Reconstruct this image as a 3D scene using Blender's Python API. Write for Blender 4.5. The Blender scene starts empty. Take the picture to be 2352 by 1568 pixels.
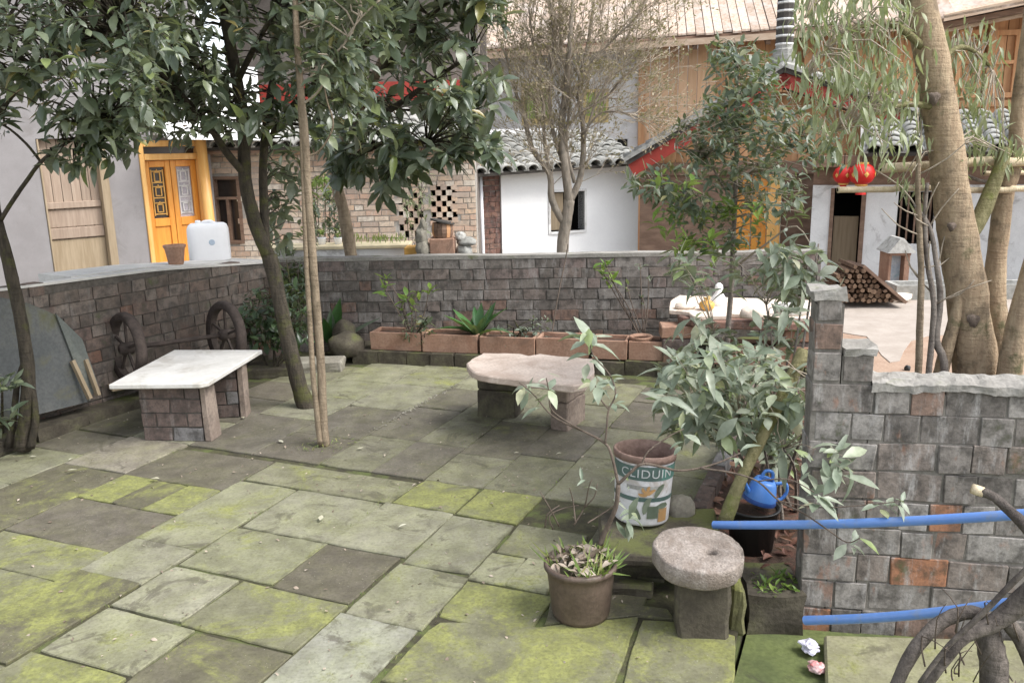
import bpy, bmesh, math, random
import numpy as np
from mathutils import Vector, Matrix, noise as mnoise

random.seed(7); np.random.seed(7)
S = bpy.context.scene
COL = S.collection
PI = math.pi

# ------------------------------------------------------------------ camera, sky, sun, exposure
CAM_H, FOC, PITCH, ROLL = 1.70, 1960.0, math.radians(13.0), math.radians(-1.2)
cam = bpy.data.cameras.new('camera'); cam_o = bpy.data.objects.new('camera', cam); COL.objects.link(cam_o)
cam.sensor_width = 36.0; cam.lens = 36.0 * FOC / 2352.0; cam.clip_end = 500; cam.clip_start = 0.05
cam_o.matrix_world = Matrix.Translation((0, 0, CAM_H)) @ Matrix.Rotation(PI / 2 - PITCH, 4, 'X') @ Matrix.Rotation(ROLL, 4, 'Z')
S.camera = cam_o

SUN_ELEV, SUN_AZ = math.radians(52), math.radians(112)      # azimuth clockwise from +Y
w = bpy.data.worlds.new('World'); S.world = w; w.use_nodes = True
nt = w.node_tree; nt.nodes.clear()
sky = nt.nodes.new('ShaderNodeTexSky'); sky.sky_type = 'NISHITA'; sky.sun_disc = False
sky.sun_elevation = SUN_ELEV; sky.sun_rotation = SUN_AZ; sky.dust_density = 2.0; sky.air_density = 1.0; sky.ozone_density = 1.0
hs = nt.nodes.new('ShaderNodeHueSaturation'); hs.inputs['Saturation'].default_value = 0.34
bg = nt.nodes.new('ShaderNodeBackground'); bg.inputs['Strength'].default_value = 0.15
wo = nt.nodes.new('ShaderNodeOutputWorld')
nt.links.new(sky.outputs[0], hs.inputs['Color']); nt.links.new(hs.outputs[0], bg.inputs['Color']); nt.links.new(bg.outputs[0], wo.inputs['Surface'])
sun = bpy.data.lights.new('sun', 'SUN'); sun.energy = 1.6; sun.angle = math.radians(30); sun.color = (1.0, 0.985, 0.965)
sun_o = bpy.data.objects.new('sun', sun); COL.objects.link(sun_o)
sd = Vector((math.sin(SUN_AZ) * math.cos(SUN_ELEV), math.cos(SUN_AZ) * math.cos(SUN_ELEV), math.sin(SUN_ELEV)))
sun_o.rotation_euler = sd.to_track_quat('Z', 'Y').to_euler()
sun_o.location = (0, 0, 20)
S.view_settings.view_transform = 'Standard'; S.view_settings.look = 'None'
S.view_settings.exposure = 1.32; S.view_settings.gamma = 1.0; S.view_settings.use_curve_mapping = False
S.render.engine = 'CYCLES'; S.cycles.use_denoising = True
S.cycles.max_bounces = 6; S.cycles.diffuse_bounces = 3; S.cycles.glossy_bounces = 2; S.cycles.transmission_bounces = 3; S.cycles.transparent_max_bounces = 6

# ------------------------------------------------------------------ surveying helpers (photo bearings -> places)
FW = Vector((0, math.cos(PITCH), -math.sin(PITCH))); UPV = Vector((0, math.sin(PITCH), math.cos(PITCH)))
EYE = Vector((0, 0, CAM_H))
def ray(x, y):
    u = (x - 1176) / FOC; v = -(y - 784) / FOC
    c, s = math.cos(ROLL), math.sin(ROLL)
    return Vector((1, 0, 0)) * (c * u - s * v) + UPV * (s * u + c * v) + FW
def G(x, y, z=0.0):
    d = ray(x, y); return EYE + d * ((z - CAM_H) / d.z)
def D(x, y, Y):
    d = ray(x, y); return EYE + d * (Y / d.y)
class Plane:
    """a vertical wall plane: u runs along it, o stands out of it towards the courtyard"""
    def __init__(s, a, b):
        s.a = Vector((a[0], a[1], 0)); v = Vector((b[0] - a[0], b[1] - a[1], 0)); s.len = v.length
        s.u = v.normalized(); s.n = Vector((s.u.y, -s.u.x, 0))
    def hit(s, x, y, o=0.0):
        d = ray(x, y); q = s.a + s.n * o
        return EYE + d * ((q - EYE).dot(s.n) / d.dot(s.n))
    def uz(s, x, y, o=0.0):
        p = s.hit(x, y, o); return (p - s.a).dot(s.u), p.z
    def pt(s, u, z, o=0.0):
        return s.a + s.u * u + s.n * o + Vector((0, 0, z))
    def rect(s, x0, y0, x1, y1, o=0.0):
        xm, ym = (x0 + x1) / 2, (y0 + y1) / 2
        return (s.uz(x0, ym, o)[0], s.uz(x1, ym, o)[0], s.uz(xm, y1, o)[1], s.uz(xm, y0, o)[1])

# ------------------------------------------------------------------ objects
WL = {}
def wl(o): return WL.get(o.name, Vector((0, 0, 0))) if o else Vector((0, 0, 0))
def tag(o, label=None, cat=None, group=None, kind=None):
    if label: o['label'] = label
    if cat: o['category'] = cat
    if group: o['group'] = group
    if kind: o['kind'] = kind
    return o
def thing(name, label, cat, loc=(0, 0, 0), group=None):
    o = bpy.data.objects.new(name, None); COL.objects.link(o); o.empty_display_size = 0.1
    o.location = loc; WL[o.name] = Vector(loc)
    return tag(o, label, cat, group)
def put(name, mesh, parent, M, color=None):
    """a piece sharing mesh data, placed with world matrix M under parent"""
    o = bpy.data.objects.new(name, mesh); COL.objects.link(o)
    M = M.copy()
    if parent:
        o.parent = parent; M.translation = M.translation - wl(parent)
    o.matrix_local = M
    WL[o.name] = wl(parent) + M.translation
    if color: o.color = color
    return o

class MB:
    def __init__(s): s.v = []; s.f = []
    def add(s, vs, fs):
        b = len(s.v); s.v += [tuple(p) for p in vs]; s.f += [tuple(b + i for i in f) for f in fs]
    def box(s, lo, hi, ux=None, j=0.0):
        x0, y0, z0 = lo; x1, y1, z1 = hi
        vs = [(x0, y0, z0), (x1, y0, z0), (x1, y1, z0), (x0, y1, z0), (x0, y0, z1), (x1, y0, z1), (x1, y1, z1), (x0, y1, z1)]
        s.hexa(vs, j)
    def hexa(s, vs, j=0.0):
        if j: vs = [tuple(c + random.uniform(-j, j) for c in p) for p in vs]
        s.add(vs, [(0, 3, 2, 1), (4, 5, 6, 7), (0, 1, 5, 4), (1, 2, 6, 5), (2, 3, 7, 6), (3, 0, 4, 7)])
    def pbox(s, P, u0, u1, z0, z1, o0, o1, j=0.0):
        s.hexa([P.pt(u0, z0, o1), P.pt(u1, z0, o1), P.pt(u1, z0, o0), P.pt(u0, z0, o0), P.pt(u0, z1, o1), P.pt(u1, z1, o1), P.pt(u1, z1, o0), P.pt(u0, z1, o0)], j)
    def prism(s, poly, z0, z1, jz=0.0):
        """poly counter-clockwise seen from above; z0/z1 numbers or lists"""
        n = len(poly)
        a = area(poly)
        if a < 0: poly = poly[::-1]
        zz0 = z0 if isinstance(z0, list) else [z0] * n; zz1 = z1 if isinstance(z1, list) else [z1] * n
        vs = [(p[0], p[1], zz0[i]) for i, p in enumerate(poly)] + [(p[0], p[1], zz1[i] + random.uniform(-jz, jz)) for i, p in enumerate(poly)]
        s.add(vs, [tuple(range(n - 1, -1, -1)), tuple(range(n, 2 * n))] + [(i, (i + 1) % n, n + (i + 1) % n, n + i) for i in range(n)])
    def bar(s, a, b, w, h, up=(0, 0, 1)):
        a = Vector(a); b = Vector(b); d = (b - a).normalized(); up = Vector(up)
        sx = d.cross(up); sx = sx.normalized() if sx.length > 1e-4 else Vector((1, 0, 0)); sy = sx.cross(d).normalized()
        sx *= w / 2; sy *= h / 2
        s.hexa([a - sx - sy, a + sx - sy, b + sx - sy, b - sx - sy, a - sx + sy, a + sx + sy, b + sx + sy, b - sx + sy])
    def tube(s, pts, r, n=8, wob=0.0, cap=True):
        pts = [Vector(p) for p in pts]; m = len(pts)
        rs = r if isinstance(r, (list, tuple)) else [r] * m
        t = (pts[1] - pts[0]).normalized(); ref = Vector((0, 0, 1)) if abs(t.z) < 0.9 else Vector((1, 0, 0))
        nx = t.cross(ref).normalized(); vs = []; fs = []
        for i in range(m):
            a = pts[max(0, i - 1)]; c = pts[min(m - 1, i + 1)]; t = (c - a).normalized()
            nx = (nx - t * nx.dot(t)).normalized(); ny = t.cross(nx)
            for k in range(n):
                q = rs[i] * (1 + (random.uniform(-wob, wob) if wob else 0)); an = 2 * PI * k / n
                vs.append(pts[i] + nx * (q * math.cos(an)) + ny * (q * math.sin(an)))
        for i in range(m - 1):
            for k in range(n):
                k2 = (k + 1) % n; fs.append((i * n + k, i * n + k2, (i + 1) * n + k2, (i + 1) * n + k))
        if cap: fs += [tuple(range(n - 1, -1, -1)), tuple((m - 1) * n + k for k in range(n))]
        s.add(vs, fs)
    def lathe(s, c, prof, n=24, M=None, capb=True, capt=False, wob=0.0):
        c = Vector(c); vs = []; fs = []
        for (r, z) in prof:
            for k in range(n):
                an = 2 * PI * k / n; q = r * (1 + (wob * math.sin(3 * an + z * 40) if wob else 0))
                p = Vector((q * math.cos(an), q * math.sin(an), z)); vs.append(c + (M @ p if M else p))
        m = len(prof)
        for i in range(m - 1):
            for k in range(n):
                k2 = (k + 1) % n; fs.append((i * n + k, i * n + k2, (i + 1) * n + k2, (i + 1) * n + k))
        if capb: fs.append(tuple(range(n - 1, -1, -1)))
        if capt: fs.append(tuple((m - 1) * n + k for k in range(n)))
        s.add(vs, fs)
    def build(s, name, mat, parent=None, smooth=False, bevel=0.0, rough=0.0):
        me = bpy.data.meshes.new(name); off = wl(parent)
        me.from_pydata([(p[0] - off.x, p[1] - off.y, p[2] - off.z) for p in s.v], [], s.f); me.update()
        if bevel or rough:
            bm = bmesh.new(); bm.from_mesh(me)
            if bevel: bmesh.ops.bevel(bm, geom=bm.edges[:], offset=bevel, segments=1, affect='EDGES')
            if rough:
                bmesh.ops.triangulate(bm, faces=[f for f in bm.faces if len(f.verts) > 4])
                bmesh.ops.subdivide_edges(bm, edges=bm.edges[:], cuts=2, use_grid_fill=True)
                for v in bm.verts:
                    q = v.co + off
                    v.co += mnoise.noise_vector(q * 14) * rough + mnoise.noise_vector(q * 37) * rough * 0.5
            bm.to_mesh(me); bm.free()
        if smooth: me.polygons.foreach_set('use_smooth', [True] * len(me.polygons))
        if mat: me.materials.append(mat)
        o = bpy.data.objects.new(name, me); COL.objects.link(o)
        if parent: o.parent = parent
        WL[o.name] = off.copy()
        return o
def area(p): return sum(p[i][0] * p[(i + 1) % len(p)][1] - p[(i + 1) % len(p)][0] * p[i][1] for i in range(len(p))) / 2
def inside(p, poly):
    r = False; n = len(poly)
    for i in range(n):
        a, b = poly[i], poly[(i + 1) % n]
        if (a[1] > p[1]) != (b[1] > p[1]) and p[0] < (b[0] - a[0]) * (p[1] - a[1]) / (b[1] - a[1]) + a[0]: r = not r
    return r
def smooth_path(pts, k=4):
    pts = [Vector(p) for p in pts]; out = []
    for i in range(len(pts) - 1):
        p0 = pts[max(0, i - 1)]; p1 = pts[i]; p2 = pts[i + 1]; p3 = pts[min(len(pts) - 1, i + 2)]
        for j in range(k):
            t = j / k
            out.append(0.5 * ((2 * p1) + (p2 - p0) * t + (2 * p0 - 5 * p1 + 4 * p2 - p3) * t * t + (3 * p1 - p0 - 3 * p2 + p3) * t ** 3))
    out.append(pts[-1]); return out
def lerp_list(a, n):
    """resample list a to n values"""
    return [float(np.interp(i / (n - 1) * (len(a) - 1), range(len(a)), a)) for i in range(n)]

# ------------------------------------------------------------------ materials
class NT:
    def __init__(s, name):
        s.m = bpy.data.materials.new(name); s.m.use_nodes = True; s.t = s.m.node_tree; s.t.nodes.clear()
        s.out = s.n('OutputMaterial')
    def n(s, k, **kw):
        x = s.t.nodes.new('ShaderNode' + k)
        for a, b in kw.items(): setattr(x, a, b)
        return x
    def l(s, a, b): s.t.links.new(a, b)
    def pos(s): return s.n('NewGeometry').outputs['Position']
    def noise(s, sc, det=4, rough=0.55, vec=None, dist=0.0):
        x = s.n('TexNoise'); x.inputs['Scale'].default_value = sc; x.inputs['Detail'].default_value = det; x.inputs['Roughness'].default_value = rough
        x.inputs['Distortion'].default_value = dist
        s.l(vec if vec is not None else s.pos(), x.inputs['Vector']); return x.outputs[0]
    def stretch(s, sx, sy, sz):
        x = s.n('VectorMath', operation='MULTIPLY'); s.l(s.pos(), x.inputs[0]); x.inputs[1].default_value = (sx, sy, sz); return x.outputs[0]
    def ramp(s, fac, stops, interp='LINEAR'):
        x = s.n('ValToRGB'); x.color_ramp.interpolation = interp; e = x.color_ramp.elements
        while len(e) < len(stops): e.new(0.5)
        for i, (p, c) in enumerate(stops):
            e[i].position = p; e[i].color = (c, c, c, 1) if isinstance(c, (int, float)) else (*c, 1)
        s.l(fac, x.inputs[0]); return x.outputs[0]
    def mix(s, fac, a, b, mode='MIX'):
        x = s.n('Mix', data_type='RGBA', blend_type=mode)
        for v, i in ((fac, 0), (a, 6), (b, 7)):
            if hasattr(v, 'links'): s.l(v, x.inputs[i])
            else: x.inputs[i].default_value = v if i == 0 else (*v, 1)
        return x.outputs[2]
    def math(s, op, a, b=None, c=None):
        x = s.n('Math', operation=op)
        for i, v in enumerate((a, b, c)):
            if v is None: continue
            if hasattr(v, 'links'): s.l(v, x.inputs[i])
            else: x.inputs[i].default_value = v
        return x.outputs[0]
    def remap(s, v, a, b, c=0.0, d=1.0):
        x = s.n('MapRange'); x.interpolation_type = 'SMOOTHSTEP'
        for i, q in enumerate((v, a, b, c, d)):
            if hasattr(q, 'links'): s.l(q, x.inputs[i])
            else: x.inputs[i].default_value = q
        return x.outputs[0]
    def rnd(s):
        """per piece random number: object and mesh island together"""
        a = s.n('ObjectInfo').outputs['Random']; b = s.n('NewGeometry').outputs['Random Per Island']
        return s.math('FRACT', s.math('ADD', s.math('MULTIPLY', a, 7.31), s.math('MULTIPLY', b, 5.17)))
    def bsdf(s, col, rough=0.85, bump=None, bs=0.3, spec=0.3, metal=0.0, bd=0.01):
        b = s.n('BsdfPrincipled')
        if hasattr(col, 'links'): s.l(col, b.inputs['Base Color'])
        else: b.inputs['Base Color'].default_value = (*col, 1)
        if hasattr(rough, 'links'): s.l(rough, b.inputs['Roughness'])
        else: b.inputs['Roughness'].default_value = rough
        b.inputs['Specular IOR Level'].default_value = spec; b.inputs['Metallic'].default_value = metal
        if bump is not None:
            u = s.n('Bump'); u.inputs['Strength'].default_value = bs; u.inputs['Distance'].default_value = bd; s.l(bump, u.inputs['Height']); s.l(u.outputs[0], b.inputs['Normal'])
        s.l(b.outputs[0], s.out.inputs['Surface']); return s.m

def stone(name, c1, c2, sc=6, rough=0.9, bump=0.5, moss=None, mossamt=0.4, stain=None, spec=0.25, bd=0.01, fine=60, fa=0.35, up=False):
    t = NT(name)
    n1 = t.noise(sc, 6, 0.65); col = t.mix(t.remap(n1, 0.3, 0.7), c1, c2)
    n2 = t.noise(fine, 4, 0.6); col = t.mix(t.remap(n2, 0.35, 0.7, 0.0, fa), col, tuple(x * 0.45 for x in c1))
    if stain: col = t.mix(t.remap(t.noise(sc * 0.7, 5, 0.7, dist=0.6), 0.52, 0.66, 0.0, 0.8), col, stain)
    if moss:
        mk = t.remap(t.noise(sc * 0.5, 6, 0.7), 0.62 - mossamt * 0.3, 0.78 - mossamt * 0.3, 0.0, 0.9)
        if up:
            sp = t.n('SeparateXYZ'); t.l(t.n('NewGeometry').outputs['Normal'], sp.inputs[0]); mk = t.math('MULTIPLY', mk, t.remap(sp.outputs[2], 0.1, 0.75, 0.25, 1.0))
        col = t.mix(mk, col, moss)
    h = t.math('ADD', t.math('MULTIPLY', n1, 0.6), t.math('MULTIPLY', n2, 0.5))
    return t.bsdf(col, rough, h, bump, spec, bd=bd)
def brickm(name, stops, dirt=(0.05, 0.045, 0.04), pale=(0.42, 0.4, 0.38), palamt=0.5, mossamt=0.0, patchc=None):
    t = NT(name)
    col = t.ramp(t.rnd(), stops, 'CONSTANT')
    n1 = t.noise(16, 6, 0.65); n2 = t.noise(90, 4, 0.6)
    col = t.mix(t.remap(n1, 0.38, 0.68, 0.0, 0.75), col, dirt)
    if patchc: col = t.mix(t.remap(t.noise(1.0, 5, 0.6, vec=t.stretch(13, 13, 7)), 0.58, 0.68, 0.0, 0.5), col, patchc)
    st = t.noise(1.0, 6, 0.7, vec=t.stretch(22, 22, 5))
    col = t.mix(t.remap(st, 0.50, 0.72, 0.0, palamt), col, pale)
    col = t.mix(t.remap(n2, 0.4, 0.7, 0.0, 0.3), col, dirt)
    if mossamt: col = t.mix(t.remap(t.noise(4, 6, 0.7), 0.62 - 0.3 * mossamt, 0.8 - 0.3 * mossamt, 0, 0.8), col, (0.10, 0.12, 0.045))
    h = t.math('ADD', t.math('MULTIPLY', n1, 0.7), t.math('MULTIPLY', n2, 0.4))
    return t.bsdf(col, 0.92, h, 0.6, 0.2, bd=0.008)
def wood(name, c1, c2, rough=0.7, axis=(30, 30, 2.5), vary=0.35, spec=0.3, grey=None):
    t = NT(name)
    r = t.rnd()
    off = t.n('VectorMath', operation='ADD'); t.l(t.stretch(*axis), off.inputs[0])
    cb = t.n('CombineXYZ'); t.l(t.math('MULTIPLY', r, 31.0), cb.inputs[0]); t.l(t.math('MULTIPLY', r, 17.0), cb.inputs[2]); t.l(cb.outputs[0], off.inputs[1])
    n1 = t.noise(1.0, 6, 0.65, vec=off.outputs[0])
    col = t.mix(t.remap(n1, 0.3, 0.7), c1, c2)
    k = t.math('ADD', t.math('MULTIPLY', r, vary), 1 - vary * 0.5)
    cc = t.n('CombineXYZ'); [t.l(k, cc.inputs[i]) for i in range(3)]
    col = t.mix(1.0, col, cc.outputs[0], 'MULTIPLY')
    if grey: col = t.mix(t.remap(t.noise(3, 5, 0.6), 0.45, 0.65, 0, 0.7), col, grey)
    return t.bsdf(col, rough, n1, 0.35, spec, bd=0.006)
def plain(name, c, rough=0.6, spec=0.4, var=0.25, sc=8, metal=0.0, bump=0.15):
    t = NT(name); n1 = t.noise(sc, 5, 0.6)
    col = t.mix(t.remap(n1, 0.3, 0.7), c, tuple(x * (1 - var) for x in c))
    return t.bsdf(col, rough, t.noise(sc * 6, 3), bump, spec, metal, bd=0.004)
def leafm(name, stops, rough=0.38, trans=0.3, back=(0.16, 0.2, 0.10), spec=0.5):
    t = NT(name)
    col = t.ramp(t.rnd(), stops)
    bf = t.n('NewGeometry').outputs['Backfacing']
    col = t.mix(t.math('MULTIPLY', bf, 0.75), col, back)
    v = t.noise(40, 3, 0.5); col = t.mix(t.remap(v, 0.35, 0.7, 0, 0.25), col, (0.03, 0.04, 0.015))
    b = t.n('BsdfPrincipled'); t.l(col, b.inputs['Base Color']); b.inputs['Roughness'].default_value = rough; b.inputs['Specular IOR Level'].default_value = spec
    tr = t.n('BsdfTranslucent'); t.l(t.mix(0.5, col, (0.28, 0.36, 0.05)), tr.inputs['Color'])
    mx = t.n('MixShader'); mx.inputs[0].default_value = trans
    t.l(b.outputs[0], mx.inputs[1]); t.l(tr.outputs[0], mx.inputs[2]); t.l(mx.outputs[0], t.out.inputs['Surface'])
    return t.m
def barkm(name, c1, c2, moss=None, mossamt=0.3, patch=None, ring=True):
    t = NT(name)
    n1 = t.noise(1.0, 6, 0.65, vec=t.stretch(40, 40, 9)); n2 = t.noise(9, 5, 0.65)
    col = t.mix(t.remap(n1, 0.3, 0.7), c1, c2)
    if patch: col = t.mix(t.remap(n2, 0.5, 0.66, 0, 0.85), col, patch)
    if moss: col = t.mix(t.remap(t.noise(6, 6, 0.7), 0.62 - 0.3 * mossamt, 0.78 - 0.3 * mossamt, 0, 0.9), col, moss)
    h = n1
    if ring:
        n3 = t.noise(1.0, 4, 0.6, vec=t.stretch(6, 6, 60)); h = t.math('ADD', n1, t.math('MULTIPLY', n3, 0.7))
        col = t.mix(t.remap(n3, 0.58, 0.70, 0, 0.3), col, tuple(x * 0.35 for x in c1))
    h = t.math('ADD', h, t.math('MULTIPLY', t.noise(70, 5, 0.7), 0.5))
    return t.bsdf(col, 0.92, h, 0.9, 0.2, bd=0.012)

def slab_material():
    t = NT('mossy_paving'); oi = t.n('ObjectInfo'); col = oi.outputs['Color']; amt = t.math('ADD', t.math('MULTIPLY', oi.outputs['Alpha'], 0.86), 0.05)
    n1 = t.noise(7, 7, 0.68); n2 = t.noise(70, 5, 0.65); n3 = t.noise(3.1, 9, 0.78, dist=0.5)
    base = t.mix(t.remap(n1, 0.28, 0.72, 0.0, 1.0), t.mix(1.0, col, (0.70, 0.69, 0.64), 'MULTIPLY'), t.mix(1.0, col, (1.18, 1.18, 1.13), 'MULTIPLY'))
    base = t.mix(t.remap(n2, 0.42, 0.72, 0.0, 0.45), base, t.mix(1.0, col, (0.42, 0.4, 0.38), 'MULTIPLY'))
    base = t.mix(t.remap(t.noise(4.2, 6, 0.7, dist=1.2), 0.54, 0.64, 0.0, 0.7), base, (0.088, 0.078, 0.060))     # damp dark stains
    base = t.mix(t.remap(t.noise(130, 2, 0.5), 0.70, 0.76, 0.0, 0.6), base, (0.5, 0.48, 0.42))                     # grit
    m = t.math('ADD', t.math('MULTIPLY', n3, 0.72), t.math('ADD', t.math('MULTIPLY', n1, 0.18), t.math('MULTIPLY', n2, 0.10)))
    th = t.math('SUBTRACT', 0.66, t.math('MULTIPLY', amt, 0.29))
    mask = t.remap(m, t.math('SUBTRACT', th, 0.03), t.math('ADD', th, 0.08), 0.0, 0.85)
    gr = t.mix(t.remap(t.noise(11, 6, 0.7), 0.3, 0.7), (0.16, 0.158, 0.07), (0.30, 0.30, 0.105))
    gr = t.mix(t.remap(n2, 0.42, 0.66, 0, 0.6), gr, (0.11, 0.11, 0.05)); gr = t.mix(t.remap(t.noise(26, 6, 0.7), 0.5, 0.66, 0, 0.55), gr, (0.17, 0.165, 0.11))
    full = t.mix(mask, base, gr)
    ed = t.n('Attribute', attribute_name='edge').outputs['Fac']
    em = t.math('MULTIPLY', t.remap(t.math('ADD', ed, t.math('MULTIPLY', t.math('SUBTRACT', t.noise(9, 6, 0.7), 0.5), 1.9)), 0.82, 1.45), 0.75)
    full = t.mix(em, full, t.mix(t.remap(t.noise(5, 5, 0.7), 0.45, 0.6), (0.062, 0.056, 0.040), (0.105, 0.11, 0.045)))
    thin = t.remap(m, t.math('SUBTRACT', th, 0.20), th, 0.0, 0.42)
    full = t.mix(thin, full, t.mix(1.0, full, (0.92, 1.0, 0.62), 'MULTIPLY'))
    h = t.math('ADD', t.math('MULTIPLY', n1, 0.5), t.math('ADD', t.math('MULTIPLY', n2, 0.35), t.math('MULTIPLY', mask, 0.1)))
    return t.bsdf(full, t.remap(n3, 0.3, 0.7, 0.62, 0.9), h, 0.55, 0.3, bd=0.01)

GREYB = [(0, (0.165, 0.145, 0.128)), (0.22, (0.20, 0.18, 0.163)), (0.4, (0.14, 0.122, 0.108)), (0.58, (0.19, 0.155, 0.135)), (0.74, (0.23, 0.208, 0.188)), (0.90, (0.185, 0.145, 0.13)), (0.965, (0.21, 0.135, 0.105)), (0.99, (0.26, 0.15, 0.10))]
M = {}
M['slab'] = slab_material()
M['soil'] = stone('dark_soil', (0.05, 0.045, 0.03), (0.09, 0.085, 0.045), 9, 0.95, 0.8, moss=(0.10, 0.12, 0.04), mossamt=0.5)
M['bedsoil'] = stone('bed_soil', (0.06, 0.04, 0.03), (0.11, 0.07, 0.05), 14, 0.95, 1.0, stain=(0.16, 0.07, 0.05))
M['yard'] = stone('yard_earth', (0.24, 0.22, 0.19), (0.32, 0.3, 0.26), 1.2, 0.95, 0.4)
M['drain'] = stone('drain_moss', (0.10, 0.12, 0.05), (0.17, 0.2, 0.07), 5, 0.9, 0.5, moss=(0.045, 0.06, 0.02), mossamt=0.3, stain=(0.05, 0.045, 0.035))
M['mortar'] = stone('old_mortar', (0.10, 0.09, 0.078), (0.165, 0.15, 0.132), 12, 0.95, 0.6)
M['mortar_dark'] = stone('dark_mortar', (0.075, 0.066, 0.057), (0.13, 0.116, 0.10), 12, 0.95, 0.6)
M['mortar_wall'] = stone('grey_lime_mortar', (0.14, 0.127, 0.11), (0.24, 0.222, 0.195), 12, 0.95, 0.6)
M['pale_ledge'] = stone('pale_ledge_mortar', (0.52, 0.50, 0.47), (0.64, 0.62, 0.58), 8, 0.95, 0.4, fa=0.15)
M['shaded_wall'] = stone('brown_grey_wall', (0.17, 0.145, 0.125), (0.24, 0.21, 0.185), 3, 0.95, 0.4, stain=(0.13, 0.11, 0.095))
M['mortar_light'] = stone('pale_mortar', (0.36, 0.33, 0.29), (0.46, 0.43, 0.38), 10, 0.95, 0.4)
M['coping'] = stone('cement_coping', (0.25, 0.235, 0.21), (0.36, 0.34, 0.31), 8, 0.95, 0.7, moss=(0.12, 0.13, 0.06), mossamt=0.35)
M['brick_shade'] = brickm('brown_grey_brick', GREYB, palamt=0.4, patchc=(0.165, 0.12, 0.105))  # brown-grey brick tones for the back wall
M['brick_shaded'] = brickm('shade_darkened_brick', [(p_, tuple(x * y_ for x, y_ in zip(c_, (.86, .78, .73)))) for p_, c_ in GREYB], palamt=0.3, pale=(0.26, 0.245, 0.23), patchc=(0.13, 0.085, 0.07), mossamt=0.15)  # darker copy of the back wall brick, tree shade put into the colour
M['brick_grey'] = brickm('weathered_brick', [(0, (0.235, 0.21, 0.188)), (0.24, (0.29, 0.265, 0.24)), (0.44, (0.20, 0.178, 0.16)), (0.6, (0.265, 0.222, 0.193)), (0.76, (0.33, 0.305, 0.28)), (0.93, (0.27, 0.185, 0.145)), (0.982, (0.36, 0.175, 0.10))], palamt=0.8, mossamt=0.15, patchc=(0.30, 0.15, 0.095))
M['brick_dark'] = brickm('pier_brick', [(0, (0.15, 0.11, 0.095)), (0.35, (0.19, 0.14, 0.12)), (0.6, (0.13, 0.10, 0.09)), (0.8, (0.22, 0.13, 0.08)), (0.92, (0.2, 0.19, 0.185))], palamt=0.3)
M['brick_tan'] = brickm('tan_brick', [(0, (0.60, 0.46, 0.35)), (0.2, (0.68, 0.55, 0.42)), (0.38, (0.52, 0.37, 0.27)), (0.54, (0.72, 0.64, 0.53)), (0.7, (0.60, 0.40, 0.29)), (0.84, (0.45, 0.35, 0.28)), (0.94, (0.70, 0.50, 0.34))], dirt=(0.38, 0.31, 0.25), palamt=0.4, pale=(0.66, 0.6, 0.52))
M['brick_red'] = brickm('brown_brick', [(0, (0.24, 0.13, 0.10)), (0.4, (0.28, 0.16, 0.12)), (0.7, (0.2, 0.11, 0.09))], palamt=0.3)
M['terracotta'] = stone('terracotta', (0.30, 0.17, 0.115), (0.385, 0.245, 0.175), 7, 0.85, 0.35, stain=(0.20, 0.125, 0.09))
M['plaster'] = stone('grey_plaster', (0.225, 0.21, 0.207), (0.265, 0.25, 0.247), 2.2, 0.95, 0.15, fa=0.06, stain=(0.195, 0.18, 0.172))
M['whitewash'] = stone('whitewash', (0.84, 0.83, 0.82), (0.88, 0.875, 0.86), 2.0, 0.9, 0.15, fine=25, fa=0.05)
M['dirty_white'] = stone('stained_whitewash', (0.66, 0.65, 0.63), (0.78, 0.77, 0.75), 3.0, 0.9, 0.2, stain=(0.36, 0.34, 0.32), fa=0.12)
M['greywall'] = stone('grey_block_wall', (0.62, 0.60, 0.58), (0.74, 0.72, 0.70), 1.6, 0.9, 0.3, stain=(0.5, 0.48, 0.46), fa=0.12)
M['tile'] = brickm('grey_roof_tile', [(0, (0.36, 0.355, 0.33)), (0.3, (0.43, 0.425, 0.395)), (0.6, (0.31, 0.305, 0.28)), (0.8, (0.47, 0.46, 0.425))], dirt=(0.2, 0.195, 0.175), palamt=0.4, pale=(0.46, 0.45, 0.42))
M['tile_dark'] = stone('roof_underside', (0.05, 0.045, 0.04), (0.09, 0.08, 0.07), 6)
M['roofwood'] = wood('weathered_roof_board', (0.37, 0.265, 0.195), (0.56, 0.45, 0.365), 0.85, (18, 18, 1.0), 0.45, 0.15, grey=(0.47, 0.42, 0.38))
M['wallwood'] = wood('warm_wall_board', (0.52, 0.27, 0.135), (0.66, 0.39, 0.21), 0.8, (14, 14, 1.2), 0.4, 0.2)
M['tanwood'] = wood('tan_wall_board', (0.62, 0.38, 0.22), (0.74, 0.51, 0.33), 0.8, (14, 14, 1.2), 0.25, 0.2)
M['beam'] = wood('dark_beam', (0.16, 0.10, 0.07), (0.26, 0.17, 0.12), 0.8, (3, 14, 14), 0.3)
M['edgewood'] = wood('pale_eave_board', (0.40, 0.28, 0.19), (0.55, 0.42, 0.31), 0.8, (3, 14, 14), 0.3)
M['doorwood'] = wood('bare_door_wood', (0.27, 0.20, 0.15), (0.36, 0.28, 0.215), 0.8, (26, 26, 2), 0.25)
M['doorwood2'] = wood('worn_door_wood', (0.25, 0.19, 0.12), (0.33, 0.26, 0.175), 0.8, (26, 26, 2), 0.2)
M['orange'] = wood('varnished_orange_wood', (0.66, 0.25, 0.035), (0.78, 0.35, 0.06), 0.4, (22, 22, 2), 0.15, 0.5)
M['orange2'] = wood('varnished_yellow_wood', (0.74, 0.38, 0.10), (0.84, 0.50, 0.18), 0.4, (22, 22, 2), 0.15, 0.5)
M['glassdark'] = plain('dark_glass', (0.05, 0.04, 0.035), 0.2, 0.6, bump=0.0)
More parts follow.
